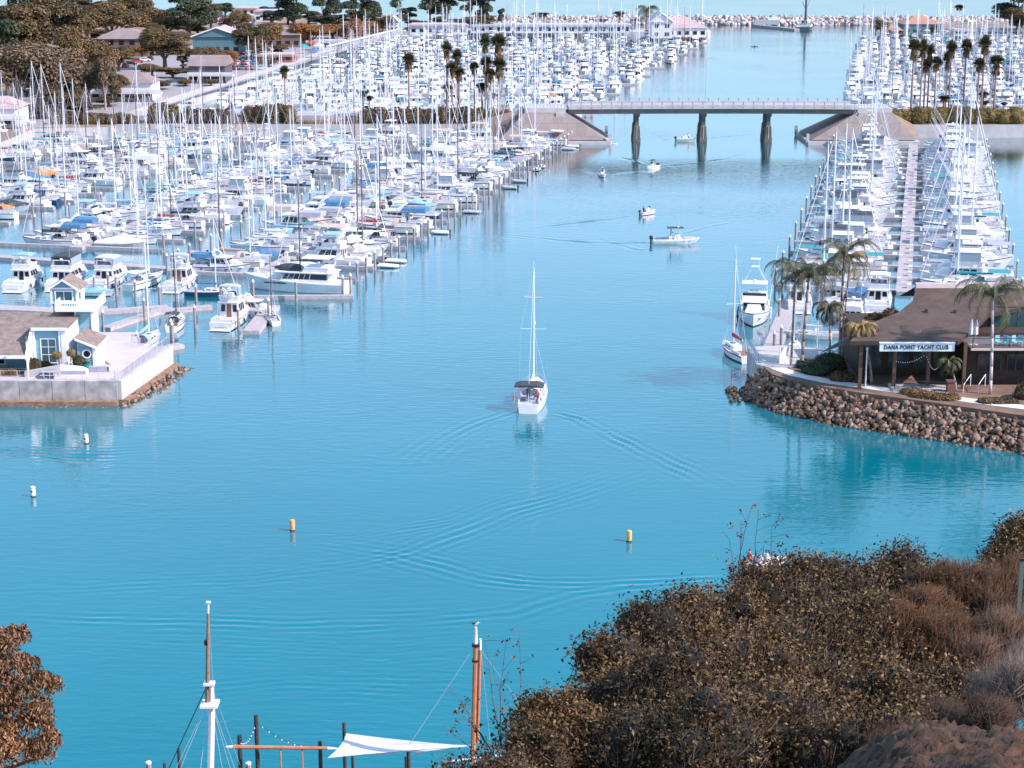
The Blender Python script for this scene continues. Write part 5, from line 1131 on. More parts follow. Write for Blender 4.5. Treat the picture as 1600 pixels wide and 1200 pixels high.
# ================================================================== DISTANT BUILDINGS
RT = {'brown': mat('roof_brown', (.26, .19, .19), .9, .15, .3), 'pink': mat('roof_pink', (.45, .31, .33), .9, .12, .3), 'grey': mat('roof_grey', (.42, .4, .45), .9, .1, .3), 'rust': mat('roof_rust', (.42, .2, .14), .9, .15, .3)}
WL = {'white': mat('stucco_white', (.66, .62, .66), .8, .08, .4), 'teal': mat('teal_wall', (.1, .2, .24), .8, .08, .4), 'brown': mat('brown_wall', (.2, .12, .1), .8, .15, .4), 'dark': mat('dark_wall', (.09, .085, .09), .8, .15, .4), 'brick': mat('brick_wall', (.28, .13, .1), .9, .2, .6)}
def bldg(c0, c1, rb, rt, dep, wall, roof, kind, label, rz=0, deck=False, y=None, cat='building', eave=.6, ridge=None, z0=3.0):
    p = W(c0, rb, z0); q = W(c1, rb, z0); y = p.y; w_ = (q.x-p.x); Pt = P((c0+c1)/2, rt, y+dep*.45); h = Pt.z-z0
    t = thing('building', label, cat, ((p.x+q.x)/2, y, z0), rz); rh = ridge if ridge is not None else h*.35; eh = max(1.5, h-rh)
    b = MB(); boxp(b, -w_/2, w_/2, 0, dep, 0, eh, WL[wall]); b.build('wall', t)
    b = MB(); x0, x1, ya, yb = -w_/2-eave, w_/2+eave, -eave, dep+eave; R_ = RT[roof]
    if kind == 'hip':
        r_ = min(w_, dep)*.42; ym = dep/2; v = [(x0, ya, eh), (x1, ya, eh), (x1, yb, eh), (x0, yb, eh), (x0+r_, ym, eh+rh), (x1-r_, ym, eh+rh)]; b.add(v, [(0, 1, 5, 4), (1, 2, 5), (2, 3, 4, 5), (3, 0, 4), (3, 2, 1, 0)], R_)
    elif kind == 'gable_front':
        v = [(x0, ya, eh), (x1, ya, eh), (x1, yb, eh), (x0, yb, eh), (0, ya, eh+rh), (0, yb, eh+rh)]; b.add(v, [(0, 4, 5, 3), (1, 2, 5, 4), (3, 2, 1, 0)], R_); b.add([(x0+.1, ya+.3, eh), (x1-.1, ya+.3, eh), (0, ya+.3, eh+rh-.1)], [(0, 1, 2)], WL[wall])
        b.line([(x0, ya-.05, eh), (0, ya-.05, eh+rh), (x1, ya-.05, eh)], .3, WL['white'])
    elif kind == 'gable_side':
        v = [(x0, ya, eh), (x1, ya, eh), (x1, yb, eh), (x0, yb, eh), (x0, dep/2, eh+rh), (x1, dep/2, eh+rh)]; b.add(v, [(0, 1, 5, 4), (2, 3, 4, 5), (3, 2, 1, 0), (0, 4, 3), (1, 2, 5)], R_)
    else: boxp(b, x0, x1, ya, yb, eh, eh+.6, R_); boxp(b, x0+1, x1-1, ya+1, yb-1, eh+.6, eh+.9, RT['grey'])
    b.build('roof', t)
    n_ = max(2, int(w_/3.2)); st = max(1, int(eh/3.1))
    for f in range(st):
        for k in range(n_):
            b = MB(); xx = -w_/2+w_*(k+.5)/n_; zz = eh/st*f+1.0; boxp(b, xx-.9, xx+.9, -.06, -.004, zz, min(zz+1.5, eh-.2), GLASS)
            wn = b.build('window', t)
            if k > 40: break
    if deck:
        b = MB(); boxp(b, -w_/2, w_/2+3, -3, -.1, eh*.45, eh*.45+.3, WL['white']); boxp(b, -w_/2, w_/2+3, -3.05, -2.95, eh*.45+.3, eh*.45+1.2, WL['white'])
        for k in range(5): xx = -w_/2+(w_+3)*k/4; boxp(b, xx-.1, xx+.1, -2.95, -2.75, 0, eh*.45, WL['white'])
        b.build('terrace', t)
    return t
bldg(-34, 26, 200, 150, 12, 'white', 'pink', 'hip', 'white pavilion with pinkish hip roof at the left edge behind the marina', deck=True)
bldg(140, 238, 158, 112, 12, 'white', 'brown', 'hip', 'low restaurant with white terrace and brown hip roof among the trees', deck=True)
bldg(296, 352, 130, 86, 15, 'dark', 'brown', 'gable_side', 'dark building with sloping brown roof beside the promenade', deck=True)
bldg(302, 377, 84, 41, 20, 'teal', 'pink', 'gable_front', 'large teal hall with white trimmed gable near the back of the trees')
bldg(340, 392, 48, 28, 15, 'white', 'pink', 'gable_side', 'white building with pale roof above the teal hall')
bldg(150, 232, 88, 44, 18, 'brown', 'brown', 'hip', 'broad brown hip roof half hidden between the trees')
bldg(100, 122, 78, 50, 12, 'white', 'brown', 'gable_side', 'small white house with brown roof left of the broad brown roof')
bldg(96, 128, 34, 10, 12, 'teal', 'grey', 'flat', 'small teal flat-roofed house high among the left trees')
bldg(402, 470, 74, 42, 18, 'brown', 'brown', 'hip', 'brown roofed shop behind the car park umbrellas')
bldg(404, 460, 98, 82, 10, 'brick', 'rust', 'flat', 'low brick building beside the parked cars')
bldg(398, 430, 34, 10, 14, 'white', 'pink', 'flat', 'white block at the back left of the brown roofed shop')
bldg(496, 516, 38, 13, 10, 'white', 'grey', 'flat', 'small white tower block between the dark trees')
bldg(366, 400, 24, 9, 14, 'white', 'rust', 'flat', 'far white block with teal panel on the skyline')
bldg(501, 540, 78, 60, 9, 'white', 'grey', 'flat', 'grey flat roofed arcade at the start of the long pergola')
bldg(607, 622, 52, 24, 12, 'white', 'pink', 'gable_front', 'small pale gabled hut at the end of the promenade')
bldg(640, 730, 54, 37, 14, 'white', 'pink', 'flat', 'long low building with pink flat roof on the harbour mole', ridge=.8)
bldg(735, 800, 52, 38, 13, 'white', 'grey', 'flat', 'long low white shed in the middle of the harbour mole', ridge=.6)
bldg(803, 985, 52, 38, 13, 'white', 'grey', 'flat', 'very long low white shed at the right of the mole', ridge=.6)
bldg(1018, 1104, 58, 26, 20, 'white', 'pink', 'hip', 'large hall with pink hip roof at the tip of the mole', ridge=4.2)
bldg(1018, 1050, 60, 19, 22, 'white', 'grey', 'gable_front', 'tall pale gabled hall joined to the left of the pink roofed hall')
bldg(1412, 1472, 54, 25, 18, 'teal', 'rust', 'hip', 'teal walled house with rusty hip roof on the east mole', ridge=3)
bldg(1388, 1410, 55, 39, 12, 'brown', 'rust', 'hip', 'small brown annex left of the rusty roofed house', ridge=2)
bldg(1490, 1600, 56, 46, 12, 'white', 'pink', 'flat', 'long pale sheds behind the masts at the right skyline', ridge=.5)
# pergola colonnade along the promenade
t = thing('pergola', 'long white pergola colonnade along the top of the promenade', 'pergola', (0, 0, 0)); b = MB(); a = W(512, 86, 3.1); c = W(628, 56, 3.1); n_ = 34
for k in range(n_+1):
    q = a.lerp(c, k/n_); b.box((q.x, q.y, 4.6), (.5, .5, 3.0), WL['white'])
b.build('column', t); b = MB(); d = (c-a).normalized(); b.prism(q4(a.xy, c.xy, 1.2), 6.1, 6.5, WL['white']); b.build('beam', t)
# market umbrellas
for k, (px, r_, m, nm) in enumerate(((476, 84, TEAL, 'green'), (488, 78, REDC, 'red'), (482, 72, REDC, 'dull red'), (498, 82, WCAN, 'white'), (492, 90, BLUEC, 'blue'))):
    p = W(px, r_, 3); t = thing('market_umbrella', '%s market umbrella near the arcade, %s' % (nm, ['front left', 'middle', 'back', 'right', 'nearest'][k]), 'umbrella', (p.x, p.y, 3), 0, 'market umbrellas'); b = MB(); b.tube((0, 0, 0), (0, 0, 3.4), .06, SHW); b.build('pole', t); b = MB(); b.lathe((0, 0, 2.4), [(2.4, 0), (2.35, .1), (.1, 1.2)], m, 8); b.build('canopy', t)
# parked cars
CARC = [('white', (.75, .72, .76)), ('silver', (.5, .5, .54)), ('black', (.03, .03, .035)), ('blue', (.08, .2, .35)), ('red', (.4, .04, .04)), ('grey', (.2, .2, .22))]
cars = []
for nm, c in CARC:
    t = thing('parked_car', nm, 'car'); m = mat('paint_'+nm, c, .25); b = MB(); ys_ = (.86, .9, .9)
    def ring(x, zt, w_): return [(x, -w_, .35), (x, -w_, zt), (x, w_, zt), (x, w_, .35)]
    b.loft([ring(-2.2, .75, .8), ring(-2.1, .95, .86), ring(-1.0, 1.0, .88), ring(.9, .95, .88), ring(1.9, .8, .84), ring(2.2, .6, .75)], m, m, m); b.hexa([(-1.75, -.8, .97), (1.1, -.8, .93), (1.1, .8, .93), (-1.75, .8, .97), (-1.2, -.62, 1.45), (.35, -.62, 1.45), (.35, .62, 1.45), (-1.2, .62, 1.45)], m); b.build('body', t)
    b = MB(); v = [(-1.75, -.81, 1.0), (1.12, -.81, .96), (1.12, .81, .96), (-1.75, .81, 1.0), (-1.22, -.65, 1.4), (.37, -.65, 1.4), (.37, .65, 1.4), (-1.22, .65, 1.4)]; F_ = lambda *i: [v[k] for k in i]
    for q in (F_(0, 1, 5, 4), F_(2, 3, 7, 6), F_(1, 2, 6, 5), F_(3, 0, 4, 7)): b.panel(q, .08, .92, .05, .95, .02, GLASS)
    b.build('window', t)
    for x in (-1.35, 1.35):
        for s in (-1, 1): b = MB(); b.tube((x, s*.72, .33), (x, s*.92, .33), .33, BLACK, n=10); b.build('wheel', t)
    cars.append(t)
lots = []
for px, r_, dx in [(196, 105, 1), (204, 102, 1), (215, 98, 1), (226, 96, 1), (235, 94, 1), (36, 147, 4), (60, 143, 4), (70, 149, 4), (95, 160, 0), (370, 108, 0)]: lots.append((px, r_, 'by the trees'))
for r_ in (88, 94, 101, 109):
    for k in range(8): lots.append((370+k*9-(r_-88)*1.2, r_, 'in the promenade car park'))
cu = set()
for k, (px, r_, wh) in enumerate(lots):
    p = W(px, r_, 3.04); ci = random.randrange(6) if k != 5 else 4; nm = CARC[ci][0]; lab = '%s car parked by the trees, %s' % (nm, ['nearest the broad brown roof', 'second in the row by the broad roof', 'middle of the row by the broad roof', 'fourth in the row by the broad roof', 'right end of the row by the broad roof', 'leftmost under the grey trees', 'second under the grey trees', 'beside the pale trunk', 'right of the pale trunk', 'left end of the promenade car park'][k]) if k < 10 else '%s car, %s from left, %s row of the promenade car park' % (nm, ordn((k-10) % 8+1), ['back', 'second', 'third', 'front'][(k-10)//8])
    args = ((p.x, p.y, 3.04), random.choice((.1, PI/2, .2)))
    if ci not in cu: cu.add(ci); o = cars[ci]; o.location = args[0]; o.rotation_euler[2] = args[1]; o['label'] = lab
    else: o = dup(cars[ci], *args, lab)
    o['group'] = 'cars parked behind the marina'
for ci in range(6):
    if ci not in cu: purge(cars[ci])
# ================================================================== VEGETATION
LOL = mat('leaves_olive', (.1, .1, .05), .7, leaf=[(.026, .024, .01), (.085, .062, .025), (.2, .135, .06)], var=.45, vs=.25)
LGR = mat('leaves_grey', (.1, .1, .05), .7, leaf=[(.05, .036, .022), (.14, .10, .06), (.26, .19, .125)], var=.4, vs=.25)
LRU = mat('leaves_rust', (.3, .1, .05), .7, leaf=[(.12, .045, .015), (.30, .12, .035), (.42, .2, .08)], var=.35, vs=.25)
LGN = mat('leaves_green', (.05, .1, .05), .7, leaf=[(.018, .03, .02), (.045, .065, .035), (.1, .11, .06)], var=.4, vs=.25)
LBR = mat('leaves_brown', (.05, .1, .05), .7, leaf=[(.05, .032, .012), (.14, .088, .033), (.28, .175, .08)], var=.4, vs=.25)
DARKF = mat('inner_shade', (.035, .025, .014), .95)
BMS = {'olive': LOL, 'grey': LGR, 'rust': LRU, 'green': LGN, 'brown': LBR}
TREES = {}
def tree_proto(key, lm, lobes, nleaf, size, trunk_r=.35, trunk_h=.5, bark=BARK, name='tree'):
    t = thing(name, '', 'tree'); p, nn = lobe_points(lobes, nleaf); V, F = leaves(p, nn, size*.74, .75)
    V2, F2 = blobs(lobes, .45, .2, I1)
    cr_ = npmesh('crown', V, F, [lm], parent=t)
    b = MB(); bl = MB(); 
    base = Vector((0, 0, -.5)); z1 = min(l[2] for l in lobes)
    b.tube(base, (0, 0, z1*trunk_h+.2), trunk_r*1.2, bark, trunk_r*.8, 7)
    for l in lobes: b.tube((0, 0, z1*trunk_h), (l[0]*.9, l[1]*.9, l[2]+l[5]*.2), trunk_r*.5, bark, trunk_r*.12, 5)
    b.build('trunk', t)
    o = npmesh('inner_fill', V2, F2, [lm], parent=cr_); KIDS.setdefault(cr_.name, [])
    TREES[key] = dict(root=t, used=False); return t
_np = npmesh
def npmesh(*a, **k):
    o = _np(*a, **k); return o
def rl(n, R_, H_, z, flat_=.6):
    return [(random.uniform(-1, 1)*R_*.6, random.uniform(-1, 1)*R_*.6, z-1.0+random.uniform(0, H_), R_*random.uniform(.35, .6), R_*random.uniform(.35, .6), R_*random.uniform(.3, .5)*flat_*1.4) for _ in range(n)]
# unit trees: about 10 m tall, 8 m wide
tree_proto('olive', LOL, rl(10, 4.2, 4.5, 4.3), 9500, .42); tree_proto('olive2', LOL, rl(8, 3.6, 5.0, 3.5), 8500, .45)
tree_proto('grey', LGR, rl(11, 4.6, 3.6, 4.8), 9800, .4, bark=PBARK); tree_proto('rust', LRU, rl(8, 4.0, 3.0, 3.8), 8500, .4)
tree_proto('green', LGN, rl(9, 3.8, 5.5, 3.6), 9000, .42); tree_proto('brown', LBR, rl(9, 4.4, 3.6, 4.0), 9000, .42); tree_proto('brown2', LBR, rl(7, 3.8, 4.4, 3.4), 8200, .42)
tree_proto('tall', LGN, [(random.uniform(-1.3, 1.3), random.uniform(-1.3, 1.3), 3.5+k*.9, 1.5+.4*math.sin(k), 1.6, .9) for k in range(8)], 4200, .38, .22, .7)
def put_tree(key, px, rb, rt, wpx, label, group='trees on the west shore', z0=3.0, grp_sc=None):
    p = W(px, rb, z0); top_ = P(px, rt, p.y); h = max(2.5, top_.z-z0); d = math.hypot(p.y*cp-(z0-H)*sp, 0); wm = wpx/FP*(p.y*cp+(H-z0)*sp)
    s = (wm/5.8, wm/5.8, h/9.0); tr = TREES[key]
    if not tr['used']: tr['used'] = True; r = tr['root']; r.location = p; r.rotation_euler[2] = random.uniform(0, 6.2); r.scale = s; r['label'] = label; r['group'] = group
    else: r = dup(tr['root'], p, random.uniform(0, 6.2), label, group, s)
    return r
DSC = {'olive': 'dark olive tree', 'olive2': 'dark olive tree', 'grey': 'grey leaved tree with pale trunk', 'rust': 'rust coloured tree', 'green': 'deep green tree', 'brown': 'golden brown tree', 'brown2': 'golden brown tree', 'tall': 'tall slender green tree'}
TL = [ # kind, px, base row, top row, width px, where
 ('grey', 28, 180, 62, 96, 'at the left edge behind the pinkish pavilion'), ('grey', 62, 178, 66, 92, 'right of the pavilion, trunk by the red car'), ('grey', 100, 170, 72, 74, 'between the pavilion and the low restaurant'),
 ('olive', 14, 120, 0, 90, 'tall against the top left corner'), ('olive2', 60, 116, -22, 86, 'second from the top left corner'), ('olive', 105, 100, -20, 70, 'left of the small teal house'), ('green', 30, 96, -40, 100, 'behind the top left corner trees'),
 ('brown', 128, 130, 28, 54, 'with palm skirts left of the broad brown roof'), ('olive2', 145, 62, -12, 60, 'behind the small white house'), ('brown', 162, 128, 52, 62, 'in front of the broad brown roof, left'), ('brown2', 186, 112, 60, 44, 'in front of the broad brown roof, middle'), ('rust', 222, 92, 62, 24, 'at the right corner of the broad brown roof'),
 ('brown', 176, 70, -6, 64, 'rising over the broad brown roof'), ('olive', 205, 60, -14, 50, 'above the broad brown roof, right'), ('brown2', 238, 78, 24, 42, 'left of the grey green crown over the car row'), ('olive', 258, 108, 42, 58, 'large and round left of the dark terrace building'), ('brown', 238, 120, 96, 36, 'low clipped bush-like crown beside the restaurant roof'), ('brown2', 286, 108, 58, 34, 'directly left of the teal hall'),
 ('brown', 262, 60, 20, 46, 'behind the large round olive tree'), ('green', 296, 62, -18, 62, 'dark and tall left of the teal hall'), ('brown', 338, 108, 68, 60, 'below the teal hall wall'), ('rust', 352, 110, 70, 34, 'beside the dark terrace building'), ('olive2', 310, 60, 28, 36, 'at the left corner of the teal hall'),
 ('grey', 140, 168, 96, 40, 'sparse in front of the restaurant'), ('olive2', 118, 176, 118, 40, 'left of the restaurant terrace'), ('brown2', 180, 160, 104, 36, 'against the restaurant terrace'), ('grey', 165, 172, 84, 30, 'slim between restaurant and marina'), ('olive', 96, 182, 136, 46, 'low beside the hedge of the marina wall'),
 ('olive', 395, 92, 34, 48, 'right of the teal hall'), ('brown', 412, 84, 28, 50, 'in front of the brown roofed shop, left'), ('brown2', 404, 96, 56, 30, 'over the left row of parked cars'), ('brown2', 438, 88, 62, 32, 'in front of the brown roofed shop, right'), ('green', 425, 40, 14, 30, 'behind the brown roofed shop'),
 ('green', 460, 48, -24, 62, 'dark crown on the skyline right of the white block'), ('rust', 486, 72, 24, 54, 'left of the small white tower block'), ('rust', 540, 70, 20, 58, 'behind the grey arcade'), ('rust', 566, 66, 16, 30, 'behind the left part of the pergola'), ('green', 508, 44, -30, 40, 'directly behind the small white tower block'), ('green', 560, 50, -28, 56, 'dark skyline crown behind the pergola'), ('olive', 598, 52, 24, 24, 'beside the small gabled hut'), ('brown2', 580, 60, 30, 30, 'over the middle of the pergola'),
 ('green', 638, 44, 8, 30, 'behind the gabled hut, low'), ('tall', 624, 44, -50, 36, 'on the skyline right of the gabled hut'), ('tall', 672, 44, -40, 46, 'on the skyline over the pink flat roof, left'), ('green', 700, 42, -24, 60, 'broad skyline crown over the pink flat roof'), ('tall', 735, 42, -30, 40, 'on the skyline between the mole sheds'), ('green', 762, 42, -16, 36, 'on the skyline over the white shed'), ('olive', 740, 50, 22, 50, 'low behind the pink flat roof'), ('green', 784, 44, 10, 12, 'thin on the skyline at the sea edge'),
 ('brown', 370, 60, 10, 30, 'behind the white building with pale roof'), ('green', 352, 26, 2, 26, 'on the skyline left of the far white block'),('olive', 330, 45, 0, 34, 'above the teal hall roof'),
 ('olive', 78, 148, 58, 64, 'behind the grey trees near the red car'), ('brown2', 12, 150, 70, 50, 'behind the pavilion at the left edge'), ('green', 2, 140, 20, 70, 'at the very left edge, mid height'), ('olive', 205, 40, -20, 46, 'at the top edge above the broad roof'), ('brown', 232, 56, 4, 40, 'at the top edge right of the broad roof'), ('rust', 330, 128, 104, 28, 'below the dark terrace building'),
 ('green', 1590, 56, -26, 64, 'dark crown in the top right corner'), ('olive', 1600, 58, 10, 44, 'lower crown under the top right corner'), ('green', 1368, 54, 27, 20, 'left of the small brown annex'), ('olive', 1462, 54, 36, 16, 'right of the rusty roofed house'), ('olive', 1376, 52, 34, 18, 'against the breakwater by the brown annex')]
SKY = [(482, 40, 14, 40), (505, 44, 22, 36), (530, 46, 20, 40), (556, 40, 8, 34), (580, 44, 20, 34), (604, 44, 26, 30), (450, 38, 12, 36), (655, 46, 26, 34), (690, 45, 24, 34), (722, 46, 26, 30), (420, 30, 8, 30), (300, 30, 2, 36), (275, 40, 16, 36)]
for j, (px, rb, rt, wp) in enumerate(SKY): TL.append((['green', 'olive', 'green', 'brown2'][j % 4], px, rb, rt, wp, 'in the %s clump of the back skyline row' % (['first', 'second', 'third', 'fourth', 'fifth', 'sixth', 'far left', 'seventh', 'eighth', 'last', 'second left', 'teal house', 'broad roof'][j])))
for k, px, rb, rt, wp, wh in TL: put_tree(k, px, rb, rt, wp, '%s %s' % (DSC[k], wh))
# hedges on the causeway
UG = [(20, 186, 160, 60), (75, 184, 166, 50), (130, 178, 158, 46), (60, 150, 128, 70), (120, 140, 112, 60), (150, 112, 92, 50), (200, 128, 108, 40), (245, 140, 124, 36), (270, 122, 100, 44), (300, 110, 90, 36), (180, 92, 70, 60), (80, 100, 70, 70), (30, 110, 80, 80), (255, 86, 66, 40), (280, 70, 48, 40), (235, 64, 44, 40), (340, 62, 50, 34), (150, 62, 40, 60), (200, 50, 28, 50), (380, 74, 56, 34), (400, 56, 40, 30), (440, 72, 58, 34), (470, 62, 44, 40), (520, 60, 42, 40), (548, 56, 38, 36), (590, 50, 36, 30), (420, 104, 94, 24), (330, 134, 120, 24), (290, 134, 122, 30), (215, 158, 146, 30), (170, 166, 150, 34), (310, 92, 78, 26), (100, 60, 30, 50), (40, 60, 20, 70), (640, 52, 40, 26), (60, 30, -10, 70), (120, 20, -10, 60)]
for j, (px, rb, rt, wp) in enumerate(UG): put_tree(random.choice(['brown', 'olive', 'olive2', 'brown2', 'grey']), px, rb, rt, wp, 'low rounded tree %s' % ['at the left edge behind the hedge', 'behind the marina wall hedge, left', 'behind the marina wall hedge, right', 'beneath the tall grey trees', 'behind the restaurant, left', 'in front of the broad brown roof', 'beside the restaurant terrace', 'between restaurant and promenade', 'left of the dark terrace building', 'behind the dark terrace building', 'right below the broad brown roof', 'under the small white house', 'under the tall left corner trees', 'left of the teal hall, low', 'left of the teal hall, higher', 'behind the round olive tree', 'at the left foot of the teal gable', 'left of the broad brown roof', 'above the broad brown roof', 'right of the teal hall, low', 'left of the brown roofed shop, high', 'right of the brown roofed shop', 'between shop and arcade', 'behind the arcade roof', 'behind the pergola start', 'behind the pergola end', 'at the corner of the car park', 'at the right foot of the dark terrace building', 'at the left foot of the dark terrace building', 'at the promenade bend', 'beside the terrace wall', 'in front of the teal hall', 'behind the small white house', 'in the far left corner', 'beside the gabled hut', 'on the far left skyline', 'on the skyline by the teal flat-roofed house'][j])
def bush(name, boxes, lm, n, size, label, group=None, cat='bush'):
    p, nn = lobe_points(boxes, n, .1); V, F = leaves(p, nn, size, .8); t = thing(name, label, cat, (0, 0, 0), 0, group)
    cr_ = npmesh('foliage', V, F, [lm], parent=t); V2, F2 = blobs(boxes, .88, .08, I2); npmesh('inner_fill', V2, F2, [lm], smooth=True, parent=cr_); return t
def hedge_lobes(c0, c1, rb, rt, y, step=3.0, dep=2.6):
    xs_ = np.arange(P(c0, rb, y).x+1, P(c1, rb, y).x-1, step); hh = P(c0, rt, y).z-3; return [(x, y+random.uniform(-.6, .6), 3.0+hh*.35, step*.95, dep*random.uniform(.9, 1.2), hh*.62*random.uniform(.85, 1.15)) for x in xs_]
for k, tr in TREES.items():
    if not tr['used']: purge(tr['root'])
def bush_(): pass
bush('hedge', hedge_lobes(570, 790, 203, 167, 459.6), LOL, 16000, .32, 'long clipped olive hedge at the left end of the bridge causeway', cat='hedge')
bush('hedge', hedge_lobes(1388, 1592, 203, 166, 458.8), mat('leaves_hedge', (.1, .1, .05), .7, leaf=[(.07, .05, .015), (.15, .11, .03), (.24, .18, .06)], var=.4, vs=.25), 15000, .32, 'long clipped golden olive hedge at the right end of the bridge causeway', cat='hedge')
bush('bush', hedge_lobes(384, 460, 204, 162, 459.5, 2.4), LOL, 6000, .34, 'rounded dark bush pair on the causeway left of the long hedge')
bush('bush', hedge_lobes(290, 366, 203, 168, 459.5, 2.4), LOL, 5600, .34, 'rounded dark bush on the causeway below the promenade corner')
bush('bush', hedge_lobes(238, 292, 200, 160, 460.5, 2.2), LOL, 4200, .34, 'dark bush on the causeway left of the promenade corner')
bush('bush', hedge_lobes(784, 808, 194, 170, 459, 2.0, 1.8), LRU, 1600, .3, 'small rust coloured bush at the foot of the bridge ramp')
bush('hedge', hedge_lobes(84, 212, 196, 176, 458.5, 2.2, 1.8), LOL, 6500, .3, 'low olive hedge on the marina wall below the restaurant', cat='hedge')
bush('bush', hedge_lobes(375, 560, 203, 190, 458.0, 5, 1.2), LBR, 1500, .25, 'low dry shrubs scattered on the causeway bank')
bush('hedge', [(x, 204.3, 2.6, 1.2, .6, .75) for x in np.arange(-64, -55.6, 1.2)], mat('leaves_orange_hedge', (.2, .1, .05), .7, leaf=[(.06, .05, .02), (.16, .1, .03), (.4, .2, .05)], var=.3, vs=1), 2600, .16, 'clipped hedge behind the picket fence left of the wharf lamp', cat='hedge')
bush('bush', [(-54.3, 204.9, 3.2, .9, .6, 1.0), (-53.2, 205.2, 3.0, .9, .6, .8), (-52.4, 205.1, 2.8, .7, .6, .6)], LOL, 2400, .2, 'leafy dark bush under the boathouse window')
bush('bush', [(-49.5, 205.8, 3.3, .9, .6, 1.0)], LGN, 1400, .2, 'dark green bush beside the green litter bin')
bush('bush', [(P(px, 612, y).x, y, 3.1, 1.3, .9, .55) for px, y in ((1440, 192.2), (1455, 191.6), (1470, 191.2), (1485, 191.0), (1425, 193.4))], LBR, 3200, .2, 'low flowering shrubs along the path below the porch railing')
bush('bush', [(P(px, 612, 189.5).x, 189.5, 3.0, 1.3, .9, .6) for px in (1545, 1560, 1575)], LOL, 2200, .2, 'low green shrubs right of the stair handrails')
bush('bush', [(62.0-7+k*1.6, 191.5+.3*k, 3.4, 1.6, 1.2, 1.3) for k in range(6)], LOL, 5200, .24, 'dark shrubbery under the right end of the club deck')
bush('bush', [(36.5, 199.2, 3.2, 1.4, 1.0, .9), (38.2, 198.6, 3.0, 1.2, .8, .6)], LOL, 2400, .2, 'dark bush at the left foot of the club')
bush('bush', [(34.2, 202.5, 3.4, 1.7, 1.6, 1.1), (36.0, 204.5, 3.5, 2.0, 1.5, 1.4), (33.5, 205.5, 3.2, 1.2, 1.2, .8)], LGN, 4200, .22, 'dark bushes between the small jetty and the club')
bush('bush', [(P(1395, 478, 207).x, 208, 7.8, 1.4, 1.2, 1.5), (P(1375, 482, 207).x, 209, 7.3, 1.5, 1.2, 1.3)], LOL, 2400, .22, 'dark tree top behind the left edge of the club roof')
# ------------------------------------------------------------------ palms
TRB = mat('palm_trunk', (.30, .2, .17), .9, .3, 6, .02, 10); TRW = mat('pale_palm_trunk', (.5, .42, .45), .8, .15, 3)
FR = mat('palm_frond', (.08, .09, .04), .6, leaf=[(.025, .035, .02), (.07, .075, .03), (.15, .13, .06)], var=.3, vs=.5)
FRG = mat('golden_frond', (.2, .15, .06), .6, leaf=[(.08, .07, .03), (.22, .15, .05), (.42, .28, .12)], var=.3, vs=.5)
FRS = mat('dry_skirt', (.2, .12, .06), .8, leaf=[(.08, .045, .02), (.22, .12, .05), (.36, .22, .11)], var=.3, vs=1)
def feather(loc, topz, lean, Lf, nf, label, m=FR, tm=TRB, tr=.17, droop=1.0, wid=.5, up=.9, group='palms round the yacht club'):
    t = thing('feather_palm', label, 'palm tree', tuple(loc), 0, group); x, y, z = 0, 0, topz-loc[2]
    b = MB(); prev = None
    K = [(lean[0]*(s**1.6), lean[1]*(s**1.6), z*s) for s in [k/7 for k in range(8)]]
    for k in range(7): b.tube(K[k], K[k+1], tr*(1.15-.4*k/7), tm, tr*(1.15-.4*(k+1)/7), 8)
    b.build('trunk', t, True); head = Vector(K[-1]); Vs = []; Fs = []; o = 0; rb = MB(); 
    for f in range(nf):
        az = f*2.4+random.uniform(-.2, .2); el = random.uniform(-.15, up+.3) if f % 3 else up+.2; L_ = Lf*random.uniform(.85, 1.1); pos = head.copy(); n_ = 16; pts_ = [pos.copy()]; e = el
        for k in range(n_):
            e -= droop*(.09+.012*k)*random.uniform(.9, 1.1); pos = pos+Vector((math.cos(az)*math.cos(e), math.sin(az)*math.cos(e), math.sin(e)))*L_/n_; pts_.append(pos.copy())
        for a, c in zip(pts_[::2], pts_[2::2]): rb.tube(a, c, .022, m, n=3)
        for k in range(1, n_*3):
            s = k/(n_*3); i_ = min(n_-1, int(s*n_)); a = pts_[i_].lerp(pts_[i_+1], s*n_-i_); d = (pts_[i_+1]-pts_[i_]).normalized(); sd_ = d.cross(Vector((0, 0, 1))).normalized(); ll = wid*math.sin(PI*min(1, s*.9+.12))**.6*random.uniform(.8, 1.15)
            for sg_ in (-1, 1):
                tip = a+(sd_*sg_*.75+d*.45+Vector((0, 0, -.55-.3*random.random())))*ll; w_ = d*.033
                Vs += [a-w_, a+w_, tip+w_*.3, tip-w_*.3]; Fs.append((o, o+1, o+2, o+3)); o += 4
    cr_ = npmesh('frond', np.array([v[:] for v in Vs]), np.array(Fs), [m], parent=t); rb.build('rachis', cr_); return t
def palm_at(px, rb, pxt, rt, **k):
    p = W(px, rb, 3); q = P(pxt, rt, p.y); return feather((p.x, p.y, 3), q.z, (q.x-p.x, 0), **k)
palm_at(1253, 574, 1264, 432, Lf=5.6, nf=24, label='tall dark feather palm, left of the two tallest by the club', droop=.85, wid=.75)
palm_at(1311, 566, 1319, 398, Lf=5.2, nf=22, label='tallest palm left of the club with some dry golden fronds', m=FR, droop=.8, wid=.65)
palm_at(1236, 572, 1243, 428, Lf=5.0, nf=13, label='slim palm leaning over the water at the far left of the club', droop=.9, wid=.75, tr=.12)
palm_at(1296, 570, 1296, 482, Lf=2.9, nf=20, label='short bushy palm between the two tallest', m=FR, droop=1.0, tr=.12)
palm_at(1362, 600, 1345, 512, Lf=3.1, nf=34, label='spreading golden palm with leaning trunk in front of the porch', m=FRG, droop=1.2, wid=.35, tr=.13, up=.8)
